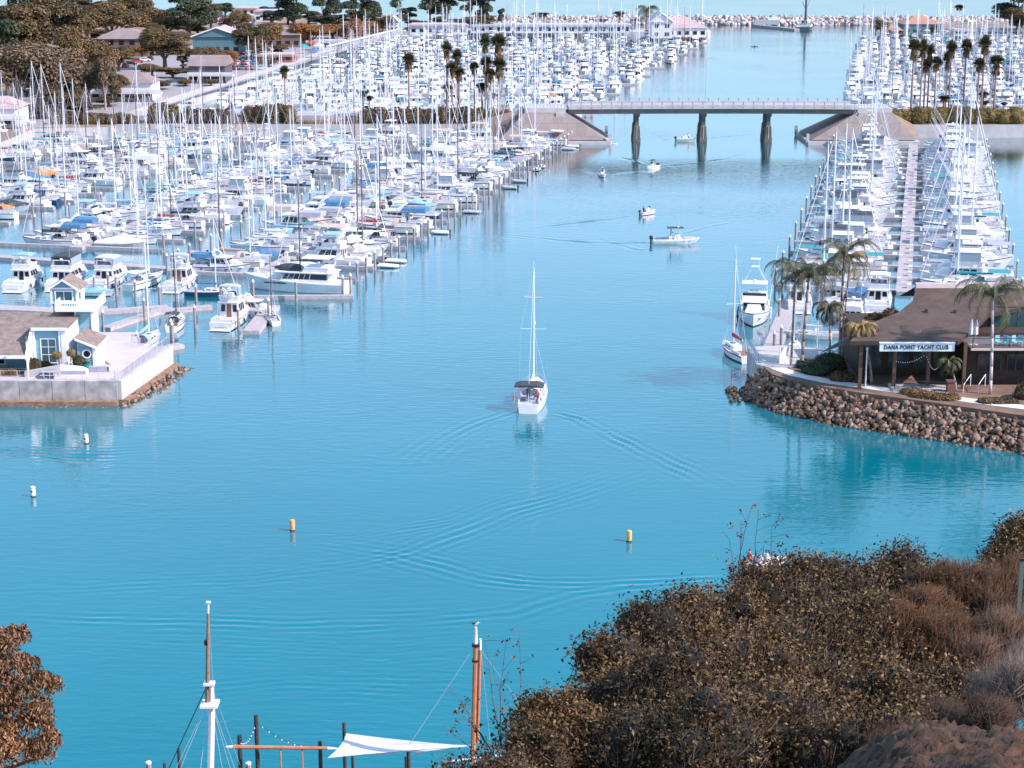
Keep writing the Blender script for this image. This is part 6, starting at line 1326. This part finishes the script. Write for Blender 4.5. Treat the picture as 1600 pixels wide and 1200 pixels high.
palm_at(1547, 616, 1551, 462, Lf=5.6, nf=26, label='large feather palm with smooth white trunk right of the name board', tm=TRW, droop=.85, wid=.75, tr=.16)
palm_at(1494, 610, 1482, 566, Lf=2.4, nf=16, label='small palm at the right end of the porch railing', tm=TRW, droop=1.2, tr=.08)
palm_at(1316, 560, 1328, 405, Lf=3.6, nf=9, label='dry golden fronded palm just right of the tallest palm', m=FRG, droop=1.15, wid=.6, tr=.1)
feather((-51.5, 204.5, 2.46), 4.9, (.0, 0), .9, 26, 'golden flowering aloe tree on the wharf terrace, left of two', FRG, TRW, .1, 1.4, .4, .6, 'aloe trees on the wharf')
feather((-50.0, 204.9, 2.46), 5.1, (.0, 0), .9, 26, 'golden flowering aloe tree on the wharf terrace, right of two', FRG, TRW, .1, 1.4, .4, .6, 'aloe trees on the wharf')
# fan palms
FP_ = {}
def fan_proto(key, skirt):
    t = thing('fan_palm', '', 'palm tree'); b = MB(); b.tube((0, 0, -.5), (0, 0, 1), .34, TRB, .26, 7); b.tube((0, 0, 1), (0, 0, 10), .26, TRB, .2, 7); b.build('trunk', t)
    p, nn = lobe_points([(0, 0, 10.1, 1.9, 1.9, 1.5)], 170, .35); d = p-np.array([0, 0, 10]); Vs = []; Fs = []; o = 0
    for q in p:
        a = Vector((0, 0, 10)); tip = Vector(q); d = (tip-a).normalized(); s_ = d.cross(Vector((random.random()-.5, random.random()-.5, 1))).normalized()
        for j in range(5):
            r2 = (d+s_*(j-2)*.28+Vector((0, 0, -.15))).normalized(); m_ = a+d*(tip-a).length*.45; e_ = m_+r2*(tip-a).length*.65; w_ = s_*.09
            Vs += [m_-w_, m_+w_, e_+w_*.3, e_-w_*.3]; Fs.append((o, o+1, o+2, o+3)); o += 4
    npmesh('crown', np.array([v[:] for v in Vs]), np.array(Fs), [FR], parent=t)
    p, nn = lobe_points([(0, 0, 9.3-skirt*.5, .85, .85, .7+skirt*.6)], 260, .2, 0); V, F = leaves(p, nn, .6, .35, 2.0); npmesh('dry_skirt', V, F, [FRS], parent=t)
    FP_[key] = dict(root=t, used=False)
fan_proto('a', .5); fan_proto('b', 1.4); fan_proto('c', 2.2)
def fan(px, rt, key, label, group, y=463, sc_=1.0, z0=4.2):
    q = P(px, rt, y); h = q.z-z0; f = FP_[key]; s = (sc_, sc_, h/11.2)
    if not f['used']: f['used'] = True; r = f['root']; r.location = (q.x, y, z0); r.scale = s; r['label'] = label; r['group'] = group; r.rotation_euler[2] = random.random()*6
    else: r = dup(f['root'], (q.x, y, z0), random.random()*6, label, group, s)
wp = [(638, 84, 'b', 1.05), (698, 66, 'a', .85), (714, 78, 'a', .8), (706, 98, 'b', 1), (717, 106, 'b', 1), (741, 98, 'a', .8), (758, 54, 'a', .85), (779, 54, 'c', 1.25), (760, 90, 'b', 1.05), (767, 108, 'b', .95), (780, 92, 'c', 1.15), (753, 130, 'b', 1.1), (699, 133, 'a', .9), (771, 146, 'a', .7), (567, 142, 'a', .95), (577, 150, 'a', .7), (444, 104, 'a', .8), (697, 156, 'a', .5)]
for k, (px, rt, ky, s_) in enumerate(wp): fan(px, rt, ky, 'fan palm with %s on the left causeway, %s from the left' % ({'a': 'trimmed crown', 'b': 'short brown skirt', 'c': 'long brown skirt'}[ky], ordn(sorted(q[0] for q in wp).index(px)+1)), 'fan palms on the left causeway', sc_=s_, y=462+(k % 3))
ep = [(1429, 62, 'b', 1.1), (1443, 63, 'a', .85), (1454, 70, 'b', .85), (1488, 65, 'a', .85), (1482, 81, 'b', .75), (1511, 63, 'a', .95), (1540, 57, 'a', 1.05), (1464, 90, 'a', .95), (1447, 94, 'a', .9), (1531, 92, 'a', .95), (1558, 87, 'c', 1.1), (1537, 144, 'a', .95), (1475, 150, 'b', 1.1), (1540, 158, 'a', .6), (1569, 160, 'a', .6)]
for k, (px, rt, ky, s_) in enumerate(ep): fan(px, rt, ky, 'fan palm with %s on the right causeway, %s from the left' % ({'a': 'trimmed crown', 'b': 'short brown skirt', 'c': 'long brown skirt'}[ky], ordn(sorted(q[0] for q in ep).index(px)+1)), 'fan palms on the right causeway', sc_=s_, y=462+(k % 3))
for px, rt, y, ky, s_, lb in ((840, 20, 850, 'b', 1.9, 'fan palm pair top over the left of the very long shed'), (850, 20, 852, 'b', 1.6, 'fan palm just right of the shed palm'), (968, 18, 848, 'c', 2.0, 'fan palm with long skirt at the end of the very long shed'), (942, 30, 848, 'b', 1.8, 'brown skirted fan palm left of the shed end'), (992, 30, 850, 'a', 1.6, 'small fan palm left of the tall gabled hall'), (1074, 38, 826, 'a', 1.4, 'small palm in front of the pink hip roofed hall'), (1499, 8, 850, 'a', 1.5, 'single fan palm standing tall against the sea at the right'), (228, 2, 820, 'a', 2.2, 'fan palm on the top edge right of the broad brown roof trees'), (118, 30, 700, 'c', 2.2, 'fan palm with hanging skirt among the left trees'), (138, 34, 705, 'c', 2.0, 'second fan palm with hanging skirt among the left trees'), (20, 12, 830, 'a', 1.5, 'fan palm in the top left corner'), (330, 14, 860, 'a', 1.8, 'fan palm above the teal hall')):
    fan(px, rt, ky, lb, 'palms far behind the bridge', y=y, sc_=s_, z0=3)
feather((P(1010, 54, 845).x, 845, 3), P(1010, 16, 845).z, (0, 0), 7.5, 24, 'big dark feather palm beside the tall gabled hall', FR, TRB, .5, .9, 2.0, .9, 'palms far behind the bridge')
# ------------------------------------------------------------------ near shrubs on the bluff
def shoots(spots, n_per, L_, leafs, jit=.5):
    """twigs with leaves: arrays of leaf centres and normals"""
LS = mat('shrub_leaf', (.1, .1, .05), .55, leaf=[(.016, .007, .001), (.040, .020, .004), (.07, .039, .010), (.10, .064, .022), (.16, .11, .045), (.27, .19, .10)], var=.55, vs=.45)  # random leaf tones; the palest are highlights put into the colour
LS.node_tree.nodes['Principled BSDF'].inputs['Specular IOR Level'].default_value = .22
TWG = mat('shrub_twig', (.16, .1, .08), .8, .2, 4); TWD = mat('dry_twig', (.22, .155, .13), .8, .2, 4); TWR = mat('red_dry_twig', (.105, .045, .018), .85, .25, 3)
def shrub(name, label, lobes, nclump, per, leaf, lm=LS, twig=TWG, clump_r=.13, asp=.5, inner=.8, inner_m=None, upb=.5, cat='shrub', front=True):
    p, nn = lobe_points(lobes, nclump, .10, upb); k = len(p); nn /= np.linalg.norm(nn, axis=1, keepdims=True)
    ax = nn+rng.normal(size=nn.shape)*.35; ax[:, 2] += .4; ax /= np.linalg.norm(ax, axis=1, keepdims=True)
    s = rng.random((k, per, 1))*2-1; off = ax[:, None, :]*s*clump_r*1.5+rng.normal(size=(k, per, 3))*clump_r*.42
    lp = (p[:, None, :]+off).reshape(-1, 3); ln = (ax[:, None, :]*.5+rng.normal(size=(k, per, 3))*.75+np.array([0, 0, .35])).reshape(-1, 3)
    V, F = leaves(lp, ln, leaf, asp); t = thing(name, label, cat, (0, 0, 0))
    cr_ = npmesh('foliage', V, F, [lm], parent=t)
    # twig under each clump: thin triangular blades
    a = p-ax*clump_r*3.2; bq = p+ax*clump_r*1.3; sd_ = np.cross(ax, rng.normal(size=ax.shape)); sd_ /= np.linalg.norm(sd_, axis=1, keepdims=True); s2 = np.cross(ax, sd_); w_ = .006*max(1, leaf/.06)
    V = np.stack([a+sd_*w_, a-sd_*w_*.5+s2*w_, a-sd_*w_*.5-s2*w_, bq], 1).reshape(-1, 3); i_ = np.arange(k)[:, None]*4; F = np.concatenate([i_+np.array([0, 1, 3]), i_+np.array([1, 2, 3]), i_+np.array([2, 0, 3])]); npmesh('twig', V, F, [twig], parent=t)
    if inner: V2, F2 = blobs(lobes, inner, .07, I3 if len(lobes) < 60 else I2); npmesh('inner_fill', V2, F2, [inner_m or DARKF], smooth=True, parent=cr_)  # dark solid core: shade inside the shrub put into the colour
    return t
def lob(px, r_, y, rad, k=(1, 1, .85)): q = P(px, r_, y); return (q.x, q.y, q.z, rad*k[0], rad*k[1], rad*k[2])
def sp_lobes(seq, extra=0, jit=.35):
    out = []
    for s in seq:
        l = lob(*s); out.append(l)
        for _ in range(extra):
            d = rng.normal(size=3); d /= np.linalg.norm(d); d[2] = abs(d[2]); r = l[3]*random.uniform(.28, .42); out.append((l[0]+d[0]*l[3]*.8, l[1]+d[1]*l[4]*.8, l[2]+d[2]*l[5]*.8, r, r, r*.9))
    return out
big = sp_lobes([(960, 1045, 26, .62), (950, 1130, 24.5, .7), (1040, 1000, 27, .75), (1060, 1110, 24, .95), (1130, 990, 28, .82), (1160, 1080, 25, 1.0), (1230, 960, 29, .95), (1250, 1060, 26, 1.1), (1330, 945, 29.5, .85), (1350, 1040, 26.5, 1.15), (1420, 935, 30, .85), (1440, 1030, 27, 1.0), (1480, 950, 29, .6), (1000, 1190, 22.5, .8), (1130, 1190, 22, .95), (1260, 1180, 22.5, 1.0), (1380, 1140, 23.5, .95), (1180, 925, 29, .5), (1250, 905, 29.5, .42), (1300, 910, 30, .5), (1400, 895, 30.5, .42), (1080, 960, 27.6, .45), (1470, 1090, 25, .6), (900, 1180, 23.5, .7), (1400, 1195, 21.3, .75), (1330, 1200, 21.3, .7), (1470, 1150, 22.5, .55)], 5)
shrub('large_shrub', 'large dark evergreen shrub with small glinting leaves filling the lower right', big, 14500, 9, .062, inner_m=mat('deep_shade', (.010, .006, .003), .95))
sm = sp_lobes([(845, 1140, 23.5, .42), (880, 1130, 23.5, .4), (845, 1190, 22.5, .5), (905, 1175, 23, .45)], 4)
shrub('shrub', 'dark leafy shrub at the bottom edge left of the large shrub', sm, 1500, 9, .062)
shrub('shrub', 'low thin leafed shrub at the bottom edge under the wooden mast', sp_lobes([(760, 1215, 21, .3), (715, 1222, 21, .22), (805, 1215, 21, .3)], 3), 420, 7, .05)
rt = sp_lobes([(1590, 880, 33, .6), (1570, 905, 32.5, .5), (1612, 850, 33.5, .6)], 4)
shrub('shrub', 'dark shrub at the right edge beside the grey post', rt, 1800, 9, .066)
# dry shrubs: masses of bare twigs
def twigs(name, label, lobes, n, L_, m, r=.006, grav=.0, inner=.7):
    p, nn = lobe_points(lobes, n, .25, .3); nn /= np.linalg.norm(nn, axis=1, keepdims=True); nn[:, 2] += .35; nn += rng.normal(size=nn.shape)*.35; nn /= np.linalg.norm(nn, axis=1, keepdims=True); k = len(p)
    t = thing(name, label, 'shrub', (0, 0, 0)); L = L_*(.6+.8*rng.random((k, 1))); a = p-nn*L*.7; c = p+nn*L*.5; mid = (a+c)/2+rng.normal(size=p.shape)*L*.08
    s1 = np.cross(nn, rng.normal(size=nn.shape)); s1 /= np.linalg.norm(s1, axis=1, keepdims=True); s2 = np.cross(nn, s1)
    V = np.stack([a+s1*r, a-s1*r*.5+s2*r, a-s1*r*.5-s2*r, mid+s1*r*.8, mid-s1*r*.4+s2*r*.8, mid-s1*r*.4-s2*r*.8, c], 1).reshape(-1, 3); i_ = np.arange(k)[:, None]*7
    T_ = [[0, 1, 4], [0, 4, 3], [1, 2, 5], [1, 5, 4], [2, 0, 3], [2, 3, 5], [3, 4, 6], [4, 5, 6], [5, 3, 6]]; F = np.concatenate([i_+np.array(q) for q in T_]); cr_ = npmesh('branches', V, F, [m], parent=t)
    if inner: V2, F2 = blobs(lobes, inner, .1, I2); npmesh('inner_shade_fill', V2, F2, [DARKF], smooth=True, parent=cr_)  # dark core painted in for the shade between the twigs
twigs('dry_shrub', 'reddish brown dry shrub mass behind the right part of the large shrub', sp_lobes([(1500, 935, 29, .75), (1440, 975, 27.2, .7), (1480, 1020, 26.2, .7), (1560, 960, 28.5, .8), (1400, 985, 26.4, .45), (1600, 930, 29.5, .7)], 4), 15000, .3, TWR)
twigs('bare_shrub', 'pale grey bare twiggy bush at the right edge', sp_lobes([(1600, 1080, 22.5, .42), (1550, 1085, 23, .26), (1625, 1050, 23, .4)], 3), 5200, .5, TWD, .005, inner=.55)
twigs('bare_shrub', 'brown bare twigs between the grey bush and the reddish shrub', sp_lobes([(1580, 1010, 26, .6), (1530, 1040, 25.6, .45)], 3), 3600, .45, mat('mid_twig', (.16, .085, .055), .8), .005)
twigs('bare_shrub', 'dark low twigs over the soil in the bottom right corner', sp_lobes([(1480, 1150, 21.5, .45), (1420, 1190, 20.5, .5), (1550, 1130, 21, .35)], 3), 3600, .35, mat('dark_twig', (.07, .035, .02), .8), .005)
# saplings
def sapling(label, base, tips, seed, lm=LS, n=7):
    random.seed(seed); t = thing('sapling', label, 'sapling', (0, 0, 0)); b = MB(); lv = []
    for tip in tips:
        a = Vector(P(*base)); c = Vector(P(*tip)); pr = a; seg_n = 9; bend = Vector((random.uniform(-.12, .12), 0, 0)); pts_ = []
        for k in range(seg_n+1): s = k/seg_n; pts_.append(a.lerp(c, s)+bend*math.sin(PI*s)*(c-a).length*.5+Vector((random.uniform(-.012, .012),)*3))
        for k in range(seg_n): b.tube(pts_[k], pts_[k+1], .011*(1-.75*k/seg_n), TWG, .011*(1-.75*(k+1)/seg_n), 4)
        for k in range(2, seg_n+1):
            if random.random() < .75:
                d = Vector((random.uniform(-1, 1), random.uniform(-.5, .5), random.uniform(.1, .9))).normalized()*random.uniform(.1, .35); e = pts_[k]+d; b.tube(pts_[k], e, .004, TWG, .002, 3); lv += [e+Vector([random.gauss(0, .025) for _ in range(3)]) for _ in range(random.choice((1, 3, n)))]
    b.build('stem', t); L_ = np.array([v[:] for v in lv]); V, F = leaves(L_, rng.normal(size=L_.shape), .05, .6); npmesh('leaf', V, F, [lm], parent=t)
sapling('thin leggy saplings rising from the top of the large shrub', (1152, 945, 28.6), [(1172, 798, 28), (1140, 842, 28.2), (1158, 812, 28.1)], 3)
sapling('second thin sapling to the right above the large shrub', (1185, 945, 28.6), [(1186, 796, 28), (1205, 825, 28.1)], 8)
sapling('tall bare saplings in front of the wooden mast', (790, 1210, 24), [(758, 1000, 24), (790, 1005, 24.1), (835, 1075, 24), (702, 1068, 24), (768, 1040, 24.2), (812, 985, 24.1)], 11)
sapling('bare forked sapling left of the wooden mast', (775, 1205, 24), [(735, 1110, 24), (696, 1135, 24.1), (720, 1090, 24)], 17)
# eucalyptus at the left
LE = mat('eucalyptus_leaf', (.2, .1, .05), .6, leaf=[(.06, .032, .012), (.2, .10, .045), (.38, .2, .11), (.5, .3, .2)], var=.35, vs=.6)
random.seed(31); t = thing('eucalyptus_tree', 'reddish brown eucalyptus crown reaching in from the lower left edge', 'tree', (0, 0, 0))
el = sp_lobes([(-8, 1012, 31, .45), (-40, 1060, 31, .7), (45, 1078, 31, .45), (20, 1095, 31, .5), (72, 1075, 31.2, .33), (10, 1170, 30.5, .5), (60, 1180, 30.5, .32), (-50, 1180, 30.5, .8), (60, 1110, 31, .3), (5, 1050, 31, .5), (50, 1128, 30.8, .42), (35, 1050, 31.2, .36), (-20, 1130, 31, .5), (72, 1160, 30.6, .3), (25, 1000, 31.2, .28)], 5)
p, nn = lobe_points(el, 62000, .6, 0); nn += rng.normal(size=nn.shape)*.6; nn[:, 2] *= .4; V, F = leaves(p, nn, .088, .3, 1.2); cr_ = npmesh('crown', V, F, [LE], parent=t)
b = MB(); base = P(-220, 1500, 31); fork = P(-60, 1240, 31); base = Vector((fork.x-1.2, 31, bluff(fork.x-1.2, 31)-.3)); b.tube(base, fork, .2, PBARK, .13, 8)
for q in ((32, 1132, 30.9), (-30, 1060, 31), (60, 1085, 31.1), (20, 1180, 30.6), (75, 1180, 30.6), (-10, 1010, 31)): m_ = fork.lerp(P(*q), .5)+Vector((0, 0, .1)); b.tube(fork, m_, .075, PBARK, .05, 6); b.tube(m_, P(*q), .05, PBARK, .015, 5)
b.build('trunk', t, True)
# ------------------------------------------------------------------ foreground masts, piles, sail, post
def shipmast():
    t = thing('tall_ship', 'tall ship mast with white lower mast, crosstrees and brown topmast', 'mast', tuple(P(328, 1330, 100)[:2])+(0,)); x0, y0 = t.location[0], t.location[1]
    g = lambda px, r_: (P(px, r_, 100).x-x0, 0, P(px, r_, 100).z)
    BRM = mat('varnished_spar', (.33, .17, .11), .5, .2, 3); OM = mat('oregon_spar', (.50, .2, .1), .5, .15, 3)
    b = MB(); b.tube((0, 0, 0), g(331, 1100), .2, SHW, .19, 10); b.tube(g(331, 1100), g(330, 1066), .15, SHW, .15, 8); b.build('lower_mast', t, False)
    b = MB(); b.tube(g(324, 1098), g(325, 958), .15, BRM, .07, 8); b.tube(g(325, 958), g(325.5, 942), .07, SHW, .05, 8); q = g(325.5, 941); b.box(q, (.25, .2, .08), SHW); b.build('topmast', t)
    b = MB(); q = g(327, 1068); b.box(q, (.62, .5, .14), SHW); q = g(328, 1100); b.box(q, (1.0, 1.1, .12), SHW); b.lathe((q[0], 0, q[2]), [(.25, -.4), (.42, .1), (.2, .14)], SHW, 8); q = g(322, 1004); b.box(q, (.2, .2, .3), BLACK); b.build('crosstree', t)
    b = MB()
    for px, py in ((278, 1210), (268, 1215), (372, 1215), (364, 1215), (350, 1215), (312, 1210)): b.tube(g(328, 1090), g(px, py), .014, WIRE, n=3)
    b.tube(g(326, 1066), g(262, 1205), .035, BLACK, n=3); b.tube(g(326, 960), g(335, 1100), .01, WIRE, n=3); b.tube(g(330, 1070), g(375, 1195), .01, WIRE, n=3); b.build('rigging', t)
    hb = hull_mb(21, 4.6, 1.6, 2.1, WHITE, NAVY); hb.v = [(v[0]-7, v[1]-1.8, v[2]) for v in hb.v]; hb.build('hull', t)
    t = thing('wooden_boat', 'two oregon brown wooden masts with white tips behind the bare saplings', 'mast', tuple(P(741, 1330, 98)[:2])+(0,)); x0 = t.location[0]; g = lambda px, r_: (P(px, r_, 98).x-x0, 0, P(px, r_, 98).z)
    b = MB(); b.tube((0, 0, 0), g(739, 1190), .2, SHW, .17, 9); b.tube(g(739, 1190), g(743, 1005), .17, OM, .13, 9); b.tube(g(743, 1005), g(743.5, 980), .12, SHW, .07, 8); b.tube(g(746, 1160), g(750, 1015), .1, OM, .09, 8); b.tube(g(750, 1015), g(750.5, 998), .09, SHW, .06, 8); b.box(g(743, 1008), (.4, .3, .14), BLACK); b.box(g(742, 1032), (.34, .3, .1), BLACK); b.build('wooden_mast', t)
    b = MB(); b.tube(g(742, 1010), g(640, 1163), .018, WIRE, n=3); b.tube(g(751, 1015), g(812, 1098), .01, WIRE, n=3); b.tube(g(751, 1010), g(770, 1200), .01, WIRE, n=3); b.build('rigging', t)
    hb = hull_mb(11, 3.4, 1.1, 1.6, WHITE, TEAK); hb.v = [(v[0], v[1]-.6, v[2]) for v in hb.v]; hb.build('hull', t)
    bq = P(743, 979, 98); t = thing('gull', 'small gull perched on the tip of the left wooden mast', 'bird', (bq.x, 98, bq.z)); b = MB(); b.loft([[(x, r_*math.cos(a), .12+zc_+r_*math.sin(a)) for a in [2*PI*j/8 for j in range(8)]] for x, r_, zc_ in ((-.24, .01, -.02), (-.12, .05, 0), (0, .075, .02), (.09, .06, .05), (.12, .045, .1), (.18, .045, .12), (.21, .02, .11))], SHW, SHW, SHW); b.box((.25, 0, .23), (.07, .02, .02), ORNG); b.build('body', t, True); b = MB(); b.box((-.08, 0, .19), (.28, .15, .03), BLACK); b.build('wing', t)
    return OM
OM = shipmast()
PD = mat('dark_piling', (.05, .04, .035), .8, .25, 3)
dp = None
for k, (px, rt_, r_, lb) in enumerate(((400, 1119, .13, 'tallest dark piling, behind the wooden boom'), (374, 1150, .13, 'dark piling at the left end of the wooden boom'), (279, 1171, .1, 'dark piling right of the tall ship stay, far left'), (500, 1160, .12, 'dark piling at the right end of the wooden boom'), (537.5, 1131, .11, 'dark piling behind the left corner of the shade sail'), (638, 1162, .12, 'dark piling under the middle of the shade sail'), (551, 1183, .09, 'short dark piling below the shade sail'), (257, 1194, .09, 'shortest dark piling at the bottom left'), (634, 1184, .08, 'short dark piling touching the one under the shade sail'))):
    p = P(px, rt_, 101+.3*k)
    t = thing('dock_piling', lb, 'piling', (p.x, p.y, 0), 0, 'dark pilings at the bottom edge'); b = MB(); b.tube((0, 0, -1), (0, 0, p.z), r_*1.1, PD, r_, 8); b.build('post', t); b = MB(); b.lathe((0, 0, p.z), [(r_*1.05, 0), (r_*1.05, .06), (.02, .1)], PD, 8); b.build('cap', t)
t = thing('wooden_boom', 'horizontal wooden boom with white ends lashed to the dark pilings', 'boom', tuple(P(445, 1168, 100.6))); x0 = t.location.copy(); g = lambda px, r_, y=100.6: tuple(P(px, r_, y)-x0)
b = MB(); b.tube(g(365, 1167), g(512, 1169), .13, OM, .1, 8); b.build('spar', t); b = MB(); b.tube(g(353, 1167), g(365, 1167), .06, SHW, .1, 7); b.tube(g(512, 1169), g(528, 1170), .09, SHW, .05, 7); b.build('tip', t)
b = MB()
for px in (438, 472): b.tube(g(px, 1170), g(px+1, 1200), .05, OM, n=5)
b.build('hanging_line', t)
for k, (pa, pb_, lb) in enumerate((((400, 1130), (374, 1160), 'left'), ((400, 1128), (500, 1166), 'right'))):
    a, c = P(*pa, 100.9), P(*pb_, 100.9); L_ = [a.lerp(c, j/10)+Vector((0, 0, -.5*math.sin(PI*j/10))) for j in range(11)]; b = MB(); b.line(L_, .012, BLACK, 3)
    for q in L_[1:-1]: b.lathe((q.x, q.y, q.z-.08), [(.02, 0), (.045, .03), (.02, .08)], SHW, 6)
    tag(b.build('light_string'), 'string of bulbs hanging from the tallest dark piling, %s side' % lb, 'string lights')
# shade sail : a curved triangle of cloth
def sail(c0, c1, c2, label, sag=.35, n=10):
    b = MB(); c0, c1, c2 = map(Vector, (c0, c1, c2)); idx = {}; vs = []; cen = (c0+c1+c2)/3
    for i in range(n+1):
        for j in range(n+1-i):
            k = n-i-j; a_, b_, g_ = i/n, j/n, k/n; p = c0*a_+c1*b_+c2*g_; e = 4*(a_*b_+b_*g_+g_*a_)*.28; edge = (1-min(a_, b_, g_)*3)
            p = p.lerp(cen, e*.28*edge)-Vector((0, 0, 27*a_*b_*g_*sag)); idx[(i, j)] = len(vs); vs.append(p)
    fs = []
    for i in range(n):
        for j in range(n-i):
            fs.append((idx[(i, j)], idx[(i+1, j)], idx[(i, j+1)]))
            if j < n-i-1: fs.append((idx[(i+1, j)], idx[(i+1, j+1)], idx[(i, j+1)]))
    th = Vector((0, 0, .02)); b.add(vs, fs, WCAN); b.add([v-th for v in vs], [f[::-1] for f in fs], WCAN); return tag(b.build('shade_sail'), label, 'shade sail')
sail(P(541, 1146, 102), P(512, 1184, 99.5), P(735, 1166, 99), 'large white triangular shade sail strung to the wooden mast')
sail(P(640, 1162, 101.5), P(648, 1178, 99.6), P(737, 1164, 99), 'smaller white shade sail overlapping the large one on the right', .15)
t = thing('white_spar', 'thin white spar at the bottom edge right of the wooden masts', 'spar', tuple(P(700, 1190, 97))); x0 = t.location.copy(); b = MB(); b.tube((0, 0, 0), P(800, 1178, 97)-x0, .06, SHW, n=6); b.build('spar_body', t)
for px, r_ in ((232, 1193), (388, 1194)):
    p = P(px, r_, 103); t = thing('dock_piling', 'white capped piling top at the bottom edge, %s of the tall ship mast' % ('left' if px < 300 else 'right'), 'piling', (p.x, 103, 0)); b = MB(); b.tube((0, 0, -1), (0, 0, p.z), .16, WOODP, n=8); b.build('post', t); b = MB(); b.lathe((0, 0, p.z), [(.18, 0), (.18, .1), (.02, .2)], SHW, 8); b.build('cap', t)
p = P(1597, 875, 26); t = thing('metal_post', 'slim grey green post at the right edge of the bluff', 'post', (p.x, 26, float(bluff(p.x, 26)))); b = MB(); zt = p.z-float(bluff(p.x, 26)); b.box((0, 0, zt/2), (.06, .04, zt), mat('post_green', (.12, .16, .15), .5)); b.box((0, 0, zt+.01), (.08, .06, .03), BLACK); b.build('post_body', t)
for k in list(PRO):
    if not PRO[k]['used'] and k not in ('under_way', 'sport', 'skiff', 'bowrider'): purge(PRO[k]['root'])
for k in FP_:
    if not FP_[k]['used']: purge(FP_[k]['root'])
print('OBJ', len(sc.objects))
